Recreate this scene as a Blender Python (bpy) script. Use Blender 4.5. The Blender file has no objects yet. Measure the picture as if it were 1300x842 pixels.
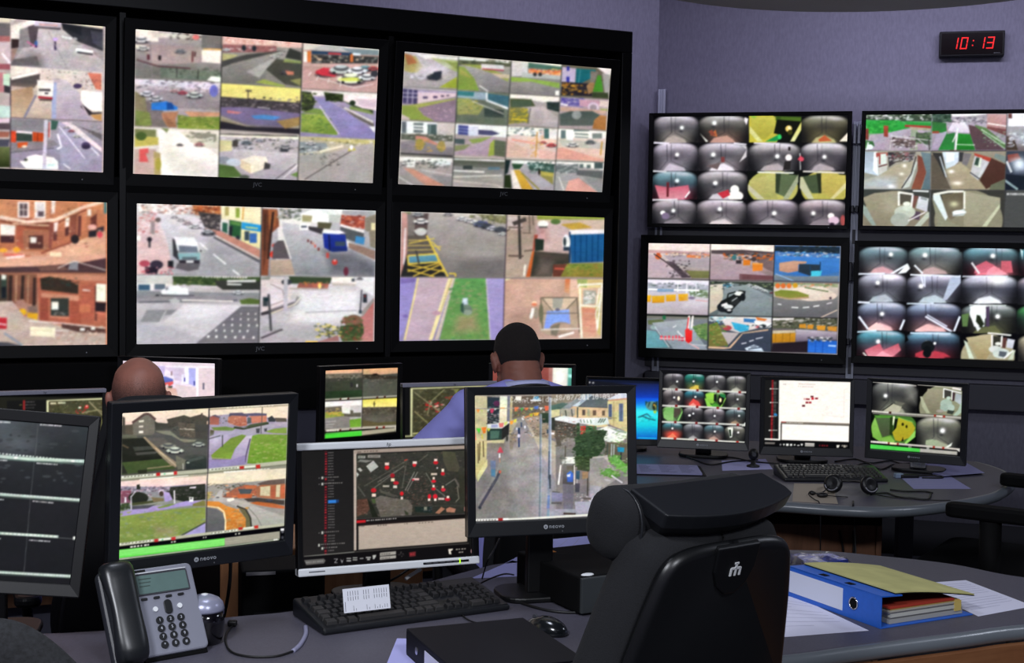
import bpy, bmesh, math, random, numpy as np
from mathutils import Vector, Matrix

# ---------------------------------------------------------------- camera (photo frame 1300 x 842)
FPX, PITCH, ROLL, CAMZ = 1700.0, 0.05897, 0.01766, 1.57
_cr, _sr, _cp, _sp = math.cos(ROLL), math.sin(ROLL), math.cos(PITCH), math.sin(PITCH)

def ray(px, py):
    u = (px - 650) / FPX; v = (421 - py) / FPX
    a = u * _cr - v * _sr; b = u * _sr + v * _cr
    return Vector((a, b * _sp + _cp, b * _cp - _sp))

def at_y(px, py, y):
    d = ray(px, py); return Vector((0, 0, CAMZ)) + d * (y / d.y)

def at_z(px, py, z):
    d = ray(px, py); return Vector((0, 0, CAMZ)) + d * ((z - CAMZ) / d.z)

def proj(P):
    x, y, z = P[0], P[1], P[2] - CAMZ
    b = y * _sp + z * _cp; c = y * _cp - z * _sp
    u = x / c; v = b / c
    return (650 + FPX * (u * _cr + v * _sr), 421 - FPX * (-u * _sr + v * _cr))

# ---------------------------------------------------------------- screen pictures as coloured meshes
def hexc(s):
    return np.array([int(s[i:i + 2], 16) / 255.0 for i in (0, 2, 4)])

FONT = {'0': '69BD996', '1': '2622227', '2': '691248F', '3': 'E11611E', '4': '99F1111', '5': 'F8E111E', '6': '698E996', '7': 'F112444',
        '8': '6996996', '9': '6997116', '/': '1122448', ':': '0600600', 'C': '6988896', 'o': '0069996', 'u': '0099996', 'n': '00E9999',
        't': '4E44443', 'y': '0099716', 'B': 'E99E99E', 'r': '00BC888', 'i': '4044444', 'd': '1179997', 'g': '0079716', 'e': '0069F87', ' ': '0000000'}

class Picture:
    """paints one screen picture; its shapes are given in the units of a crop of the photographed screen"""
    def __init__(self, corners, res, seed=1):
        q = [proj(c) for c in corners]            # TL TR BL BR
        self.w = max(8, int((abs(q[1][0] - q[0][0]) + abs(q[3][0] - q[2][0])) / 2 * res))
        self.h = max(8, int((abs(q[2][1] - q[0][1]) + abs(q[3][1] - q[1][1])) / 2 * res))
        A = []; B = []
        for (u, v), (x, y) in zip(((0, 0), (1, 0), (0, 1), (1, 1)), q):
            A.append([u, v, 1, 0, 0, 0, -u * x, -v * x]); B.append(x)
            A.append([0, 0, 0, u, v, 1, -u * y, -v * y]); B.append(y)
        H = np.append(np.linalg.solve(np.array(A), np.array(B)), 1).reshape(3, 3)
        U, V = np.meshgrid(np.linspace(0, 1, self.w), np.linspace(0, 1, self.h))
        d = H[2, 0] * U + H[2, 1] * V + H[2, 2]
        self.PX = ((H[0, 0] * U + H[0, 1] * V + H[0, 2]) / d).ravel()
        self.PY = ((H[1, 0] * U + H[1, 1] * V + H[1, 2]) / d).ravel()
        self.col = np.zeros((self.w * self.h, 3)) + 0.04
        self.rng = np.random.RandomState(seed)
        self.clipm = None
        self.k(0, 0, 1)

    def k(self, x0, y0, sc):
        self.sc = sc; self.X = (self.PX - x0) * sc; self.Y = (self.PY - y0) * sc

    def sub(self, x0, y0, x1, y1):
        m = (self.X > x0) & (self.X < x1) & (self.Y > y0) & (self.Y < y1)
        return np.nonzero(m)[0]

    def mask(self, pts, soft):
        pts = np.array(pts, float).reshape(-1, 2)
        s = soft * self.sc
        i = self.sub(pts[:, 0].min() - s, pts[:, 1].min() - s, pts[:, 0].max() + s, pts[:, 1].max() + s)
        if not len(i): return i, None
        X = self.X[i]; Y = self.Y[i]
        ins = np.zeros(len(i), bool); dd = np.full(len(i), 1e18)
        n = len(pts)
        for k in range(n):
            x0, y0 = pts[k]; x1, y1 = pts[(k + 1) % n]
            if y0 != y1:
                c = (Y < y0) != (Y < y1)
                ins ^= c & (X < x0 + (Y - y0) * (x1 - x0) / (y1 - y0))
            ex, ey = x1 - x0, y1 - y0; L = ex * ex + ey * ey + 1e-9
            t = np.clip(((X - x0) * ex + (Y - y0) * ey) / L, 0, 1)
            dd = np.minimum(dd, (X - x0 - t * ex) ** 2 + (Y - y0 - t * ey) ** 2)
        sd = np.sqrt(dd) * np.where(ins, 1, -1)
        return i, np.clip(0.5 + sd / max(s, 1e-6), 0, 1)

    def put(self, i, a, c):
        if not len(i): return
        if self.clipm is not None: a = a * self.clipm[i]
        a = a[:, None]
        self.col[i] = self.col[i] * (1 - a) + c * a

    def grad(self, spec, i, y0, y1):
        if ':' in spec:
            a, b = spec.split(':'); t = np.clip((self.Y[i] - y0) / max(1e-6, y1 - y0), 0, 1)[:, None]
            return hexc(a) * (1 - t) + hexc(b) * t
        return hexc(spec)

    def poly(self, spec, pts, soft=0.9, al=1.0):
        i, a = self.mask(pts, soft)
        if len(i):
            ys = pts[1::2]
            self.put(i, a * al, self.grad(spec, i, min(ys), max(ys)))

    def ell(self, spec, cx, cy, rx, ry, soft=0.9, al=1.0):
        s = soft * self.sc
        i = self.sub(cx - rx - s, cy - ry - s, cx + rx + s, cy + ry + s)
        if not len(i): return
        d = np.sqrt(((self.X[i] - cx) / rx) ** 2 + ((self.Y[i] - cy) / ry) ** 2)
        a = np.clip(0.5 + (1 - d) * min(rx, ry) / max(s, 1e-6), 0, 1)
        self.put(i, a * al, self.grad(spec, i, cy - ry, cy + ry))

    def glow(self, spec, cx, cy, rx, ry, al=1.0):
        i = self.sub(cx - 2.2 * rx, cy - 2.2 * ry, cx + 2.2 * rx, cy + 2.2 * ry)
        if not len(i): return
        d = ((self.X[i] - cx) / rx) ** 2 + ((self.Y[i] - cy) / ry) ** 2
        self.put(i, np.exp(-d * 1.2) * al, hexc(spec))

    def line(self, spec, w, pts, al=1.0):
        w = w * self.sc
        for k in range(0, len(pts) - 3, 2):
            x0, y0, x1, y1 = pts[k:k + 4]
            L = math.hypot(x1 - x0, y1 - y0) + 1e-9; nx, ny = -(y1 - y0) / L * w / 2, (x1 - x0) / L * w / 2
            self.poly(spec, [x0 + nx, y0 + ny, x1 + nx, y1 + ny, x1 - nx, y1 - ny, x0 - nx, y0 - ny], 0.8, al)

    def noise(self, amp, sx, sy, box=None):
        """mottled video texture: smooth value noise over the clip"""
        i = np.arange(len(self.col)) if box is None else self.sub(*box)
        if not len(i): return
        sx *= self.sc; sy *= self.sc
        gx = self.X[i] / sx; gy = self.Y[i] / sy
        ix = np.floor(gx).astype(int); iy = np.floor(gy).astype(int)
        fx = gx - ix; fy = gy - iy; fx = fx * fx * (3 - 2 * fx); fy = fy * fy * (3 - 2 * fy)
        T = self.rng.uniform(-1, 1, (64, 64, 3)) * np.array([1, .9, 1]); T = T * .35 + T.mean(2, keepdims=True) * 1.1
        g = lambda a, b: T[a % 64, b % 64]
        v = (g(ix, iy).T * (1 - fx) * (1 - fy) + g(ix + 1, iy).T * fx * (1 - fy) + g(ix, iy + 1).T * (1 - fx) * fy + g(ix + 1, iy + 1).T * fx * fy).T
        m = 1.0 if self.clipm is None else self.clipm[i][:, None]
        self.col[i] *= 1 + amp * v * m

    def specks(self, cols, x0, y0, x1, y1, n, size):
        cs = cols.split(',')
        for _ in range(int(n)):
            x = self.rng.uniform(x0, x1); y = self.rng.uniform(y0, y1); s = size * 1.3 * self.rng.uniform(.5, 1.3)
            self.ell(cs[self.rng.randint(len(cs))], x, y, s * self.rng.uniform(.7, 1.9), s * .6, 0.9, .8)

    def car(self, spec, x, y, w, front=0):
        h = w * .42
        self.ell('35323a', x, y + h * .32, w * .52, h * .3, 1.2, .7)
        self.ell(spec, x, y + h * .05, w * .5, h * .36)
        self.ell('4a4c52', x, y - h * .14, w * .33, h * .30, .9, .85)
        self.ell(spec, x, y - h * .30, w * .25, h * .17)
        self.ell('2c2c32', x - w * .3, y + h * .32, w * .07, h * .12); self.ell('2c2c32', x + w * .3, y + h * .32, w * .07, h * .12)

    def dome(self, x0, y0, x1, y1, top, mid, low, floor, sx=-1, sy=-1, seam=.45):
        """one cell of a grid of wide lens cell cameras"""
        w, h = x1 - x0, y1 - y0; cx = (x0 + x1) / 2
        self.poly('0b0b0e', [x0, y0, x1, y0, x1, y1, x0, y1], .5)
        old = self.clipm
        m = np.zeros(len(self.col)); i, a = self.mask([x0, y0, x1, y0, x1, y1, x0, y1], .5)
        if not len(i): return
        e = (np.abs((self.X[i] - cx) / (w * .56)) ** 3 + np.abs((self.Y[i] - (y0 + .60 * h)) / (h * .63)) ** 3)
        m[i] = a * np.clip((1.04 - e) * 2.6, 0, 1) * (1 if old is None else old[i])
        self.clipm = m
        self.poly(top + ':' + mid, [x0, y0, x1, y0, x1, y0 + h * .5, x0, y0 + h * .5], 2)
        self.poly(mid + ':' + low, [x0, y0 + h * .45, x1, y0 + h * .45, x1, y1, x0, y1], 2)
        self.glow(top, x0 + .3 * w, y0 + .16 * h, w * .3, h * .13, .7)
        self.glow('e4dcec', x0 + .72 * w, y0 + .12 * h, w * .2, h * .08, .55); self.glow('24222a', x0 + .5 * w, y0 + .42 * h, w * .26, h * .2, .45)
        self.glow('f4f0fa', x0 + .45 * w, y0 + .03 * h, w * .42, h * .10, .5)
        self.glow('0c0c10', x0, y1, w * .27, h * .55, .95); self.glow('0c0c10', x1, y1, w * .25, h * .52, .95); self.glow('0c0c10', x0, y0 + h * .5, w * .10, h * .4, .5); self.glow('0c0c10', x1, y0 + h * .5, w * .09, h * .4, .5)
        self.glow(floor, x0 + (seam + .03) * w, y1 + .05 * h, w * .30, h * .42, .55)
        s = x0 + seam * w
        self.line('26242c', .8, [s, y0 + .05 * h, s + .01 * w, y0 + .62 * h], .7)
        self.line('26242c', .5, [s + .1 * w, y0 + .05 * h, s + .09 * w, y0 + .66 * h], .55)
        self.line('1c1a20', .6, [s + .02 * w, y0 + .62 * h, x0 + .12 * w, y1], .5)
        self.line('1c1a20', .6, [s + .1 * w, y0 + .64 * h, x0 + .86 * w, y1], .5)
        self.poly(floor, [x0 + .2 * w, y1 + 5, x0 + .3 * w, y1 - .18 * h, s + .06 * w, y1 - .27 * h, x0 + .68 * w, y1 - .12 * h, x0 + .74 * w, y1 + 5], 1.8, .9)
        if sx >= 0:
            self.glow('ffffff', x0 + sx * w, y0 + sy * h, w * .05, w * .05, 1)
            self.ell('ffffff', x0 + sx * w, y0 + sy * h, w * .034, w * .032)
            self.glow('1c1c22', x0 + (sx - .02) * w, y0 + (sy + .13) * h, w * .05, h * .05, .6)
        self.clipm = old

    def text(self, s, x, y, sz, slope, spec, al=1.0):
        for ch in s:
            rows = FONT.get(ch, FONT[' '])
            for r, hx in enumerate(rows):
                b = int(hx, 16)
                for c in range(4):
                    if b & (8 >> c):
                        X = x + c * sz; Y = y + r * sz + (X - x) * slope
                        self.poly(spec, [X, Y, X + sz, Y, X + sz, Y + sz, X, Y + sz], .5, al)
            x += sz * 5; y += sz * 5 * slope

    def dashes(self, spec, x0, y0, x1, y1, n, w=.8):
        """unreadably small caption text"""
        for k in range(n):
            a = (k + .08) / n; b = (k + self.rng.uniform(.5, .9)) / n
            self.line(spec, w, [x0 + (x1 - x0) * a, y0 + (y1 - y0) * a, x0 + (x1 - x0) * b, y0 + (y1 - y0) * b])

    def run(self, src):
        for ln in src.replace(';', '\n').split('\n'):
            t = ln.split()
            if not t: continue
            c = t[0]
            if c == 'K': self.k(*map(float, t[1:4]))
            elif c == 'F':
                if len(t) == 1: self.clipm = None
                else:
                    v = [float(q) for q in t[1:]]
                    if len(v) == 4: v = [v[0], v[1], v[2], v[1], v[2], v[3], v[0], v[3]]
                    i, a = self.mask(v, .5); self.clipm = np.zeros(len(self.col)); self.clipm[i] = a if len(i) else 0
            else:
                al = 1.0
                if '@' in c: c, al = c.split('@'); al = float(al)
                if c in 'RPQEGLW': sp = t[1]; v = [float(q) for q in t[2:]]
                if c == 'R': self.poly(sp, [v[0], v[1], v[2], v[1], v[2], v[3], v[0], v[3]], .9, al)
                elif c == 'P': self.poly(sp, v, .9, al)
                elif c == 'Q': self.poly(sp, v, 11, al * .75)
                elif c == 'E': self.ell(sp, *v[:4], .9, al)
                elif c == 'G': self.glow(sp, *v[:4], al)
                elif c == 'L': self.line(sp, v[0], v[1:], al)
                elif c == 'N':
                    self.noise(float(t[1]) * .5, float(t[2]), float(t[3])); self.noise(float(t[1]) * .65, float(t[2]) * 6, float(t[3]) * 4)
                elif c == 'S': self.specks(t[1], *[float(q) for q in t[2:]])
                elif c == 'C': self.car(t[1], *[float(q) for q in t[2:]])
                elif c == 'D': self.dome(*[float(q) for q in t[1:5]], *t[5:9], *[float(q) for q in t[9:]])
                elif c == 'T': self.dashes(t[1], *[float(q) for q in t[2:6]], int(t[6]), *[float(q) for q in t[7:]])
                elif c == 'Y':
                    v = [float(q) for q in t[2:]]
                    for k in range(int(v[7])): self.dashes(t[1], v[0], v[1] + k * v[6], v[2], v[3] + k * v[6], int(v[4]), v[5])
                elif c == 'X': self.text(t[6].replace('_', ' '), *[float(q) for q in t[1:5]], t[5], al)

    def soften(self, k):
        """the slight softness of a filmed video picture"""
        a = self.col.reshape(self.h, self.w, 3)
        for _ in range(k):
            p = np.pad(a, ((1, 1), (0, 0), (0, 0)), 'edge'); a = (p[:-2] + 2 * p[1:-1] + p[2:]) / 4
            p = np.pad(a, ((0, 0), (1, 1), (0, 0)), 'edge'); a = (p[:, :-2] + 2 * p[:, 1:-1] + p[:, 2:]) / 4
        self.col = a.reshape(-1, 3); self.k(0, 0, 1); self.clipm = None; self.noise(.022, 1.5, 1.2); self.noise(.028, 5, 2)
        g = self.col.mean(1, keepdims=True); self.col = np.clip((g + (self.col - g) * .88 - .5) * 1.12 + .52, 0, 1)

    def mesh(self, name, w, h):
        """the picture as one glowing mesh, centred at the origin in the XZ plane and facing -Y"""
        nx, ny = self.w, self.h
        x = np.linspace(-w / 2, w / 2, nx); z = np.linspace(h / 2, -h / 2, ny)
        co = np.zeros((ny, nx, 3), np.float32); co[..., 0] = x[None, :]; co[..., 2] = z[:, None]
        idx = np.arange(nx * ny).reshape(ny, nx)
        f = np.stack([idx[1:, :-1], idx[1:, 1:], idx[:-1, 1:], idx[:-1, :-1]], -1).reshape(-1, 4)
        me = bpy.data.meshes.new(name)
        me.vertices.add(nx * ny); me.vertices.foreach_set('co', co.ravel())
        me.loops.add(f.size); me.loops.foreach_set('vertex_index', f.ravel().astype(np.int32))
        me.polygons.add(len(f)); me.polygons.foreach_set('loop_start', np.arange(0, f.size, 4, dtype=np.int32))
        me.polygons.foreach_set('loop_total', np.full(len(f), 4, np.int32))
        me.update(calc_edges=True)
        c = np.clip(self.col, 0, 1); lin = np.where(c <= .04045, c / 12.92, ((c + .055) / 1.055) ** 2.4)
        at = me.color_attributes.new('picture', 'FLOAT_COLOR', 'POINT')
        at.data.foreach_set('color', np.concatenate([lin, np.ones((len(lin), 1))], 1).astype(np.float32).ravel())
        return me
PICS = {}
# two columns of three street cameras, only the inner column in view
PICS['M1'] = '''
K 0 10 7.65; R b9a9a6 -1400 -100 1100 1700
F -1400 -60 -700 30 -700 500 -1400 400; R 9c9498 -1400 -100 -700 600; P d8ccc8 -1400 0 -700 40 -700 180 -1400 140; N .3 3 3
F -1400 420 -700 520 -700 1000 -1400 950; P 8a8580:b8a9a8 -1400 420 -700 420 -700 1000 -1400 1000; N .3 3 3
F
R e8d8c0 -700 -100 98 140; P 6e686a -700 130 98 150 98 290 -700 260; P b06a68 -700 255 98 275 98 330 -700 320; P c8b4b6 -700 320 98 330 98 560 -700 520
L f2e8ea 3 20 440 98 540; P a05860 -700 530 98 545 98 600 -700 590; P c07a80 -700 600 60 630 40 820 -700 800; P c8e8c8 30 640 98 640 98 760 30 750; P 3a343a 40 750 98 765 98 830 40 820
F 105 45 1010 140 1000 625 105 562
P d0c0bc:8e8288 105 40 1010 40 1010 630 105 630
P c9bcc0:b3a7ad 350 200 620 210 900 440 1010 520 1010 640 300 600 105 560 200 420
P 5e585c 105 560 130 500 360 470 380 560; Q 6c6568 105 540 300 430 420 500 420 600 105 560
P f6ead2 105 40 210 60 190 110 105 120; P b9aaa6 210 60 600 110 580 150 330 120 105 160; P eee2da 105 170 330 110 350 150 300 300 110 300; P 8b8486 190 210 290 180 330 170 300 380 190 390
P 554a50 270 180 380 150 350 350 300 380; P 3a2b2b 110 300 185 305 180 385 110 395; P a08074 110 395 175 390 130 500 110 520
P cfc0d2 340 125 600 150 590 200 330 175; P 5c5258 330 175 590 195 590 215 330 195; L d89080 1.5 380 160 560 172
P 2c2c32:3c3b42 595 145 1000 205 1000 420 760 330 610 210; P 24262c 600 150 790 180 790 270 620 200; P 4a4a55 880 220 1000 240 1000 400 900 340
P f2e6c6 600 115 1000 165 1000 205 600 140; L ffffff 2 600 280 700 300; L efe8ea 1.5 720 290 750 305; P a49aa0 680 350 900 400 1000 500 1000 440 760 340
L ffffff 3.4 735 405 905 428; L 4c4850 2.4 750 430 900 452; L d8d0d4 1 700 365 800 372
E 4060a0 350 345 16 28; E 40205a 350 375 14 10; L c06a90 2 260 325 340 375; E c0a0e8 537 305 28 14; L 3a3050 2.6 535 325 537 410
L 9a9096 1 470 230 660 600; N .10 2 2
F 105 562 1000 628 1000 1110 105 1068
P e6d6cc:c4b2aa 105 560 1010 560 1010 1110 105 1110
P e8dccf 105 565 380 590 360 620 105 650; L fffaf0 2.5 110 690 370 625; P 58504f 110 700 390 640 380 720 330 780 110 760; Q b39682 110 760 330 770 330 1090 105 1070
S 5a4a48,3c3030,8a7068,e0c8b8,2e5040 360 600 980 740 90 3; P d87860 850 630 985 640 985 800 930 790; S 3c3234,b05848,2a2628 780 690 980 790 40 3
K 0 110 7.32
P cbbcc4:b0a2b4 480 -80 620 -60 740 60 760 160 860 310 480 300; P d8c8b8:c0a898 320 100 480 100 490 300 240 290; L 8c8698 3 335 80 225 290; L a0a8d0 6 505 -40 500 300
P b08c6c:c8ac90 100 40 300 0 310 90 215 285 100 280; P f4ece2 345 -60 500 -60 490 90 350 80; P 50484c 360 20 470 20 470 45 360 40; R 3a363c 415 55 450 70; L b02030 2.6 355 98 488 110; P 5a4a48 360 112 485 118 480 135 370 130
E 4c3c60 720 -5 40 24; P fffaf2 755 35 950 55 950 230 800 215 750 130; P 3a3438 750 150 860 240 945 238 945 250 850 260 830 270 750 190; P c89458 840 262 945 255 945 320 880 300
L c0b0b8 2 700 70 830 290
F 95 290 960 326 945 796 90 750
P a89ea8:8e88a0 95 290 950 290 950 800 95 800
P 8a868a 98 300 480 310 470 420 98 410; P 8a8288 98 520 500 500 540 540 400 590 98 600; L 6a666e 1.6 98 612 500 572
P e04828 98 410 150 415 150 520 100 515; P 38463e 150 430 300 440 300 510 150 505; L f0e4e0 2.5 150 418 298 432; P d04c20 303 420 405 432 405 512 303 508; L 80301c 1 350 425 350 510; P d85828 160 520 260 515 250 560 165 570; E fff0d0 226 556 24 10
P 3f6054 470 310 545 320 520 400 470 400; P d8ccd0 460 320 475 320 470 480 455 490; L d05050 1.6 458 330 455 470
P b4aac0:9a92ac 540 330 640 330 945 640 945 800 560 780 560 560; L f4ecf4 2.4 535 440 570 560 530 580; L f0e8f4 1.3 550 370 790 670; L e8e0f0 1.6 590 720 655 765; L e8e0f0 1.4 850 570 920 640
P ead8dc:f0dce0 570 330 660 330 945 570 945 610; P 70666c 620 330 945 440 945 500 700 350; S 4a4448,8a8088,d8ccd4 760 330 940 440 26 3
C e8d8d8 618 378 60; C c86070 664 412 60; C e8e0d8 716 460 68; E 4a4060 798 548 42 34; E 383048 800 560 40 20
P fffdfa 180 690 235 690 250 650 330 632 500 660 540 700 540 770 240 760 195 710; E d0f0e8 480 730 40 14; E 4a5048 240 680 18 12
L cfc6d8 4.6 428 310 410 760; N .08 2 2
F; K 0 110 7.32; L 4a4048 1.4 98 -80 96 760; L 5a5058 .8 96 287 950 325
P c0d8d0 -700 150 95 180 95 290 -700 270; P e8c8d8 -700 280 92 300 80 335 -700 330; P 5a4a50 -700 340 90 340 90 400 -700 380; P a06050 -700 400 90 420 80 470 -700 470; P 4a4a58 -700 480 90 490 80 560 -700 540; P 6c7848:2c3418 -700 560 90 560 90 750 -700 750; N .1 2 2
'''
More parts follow.
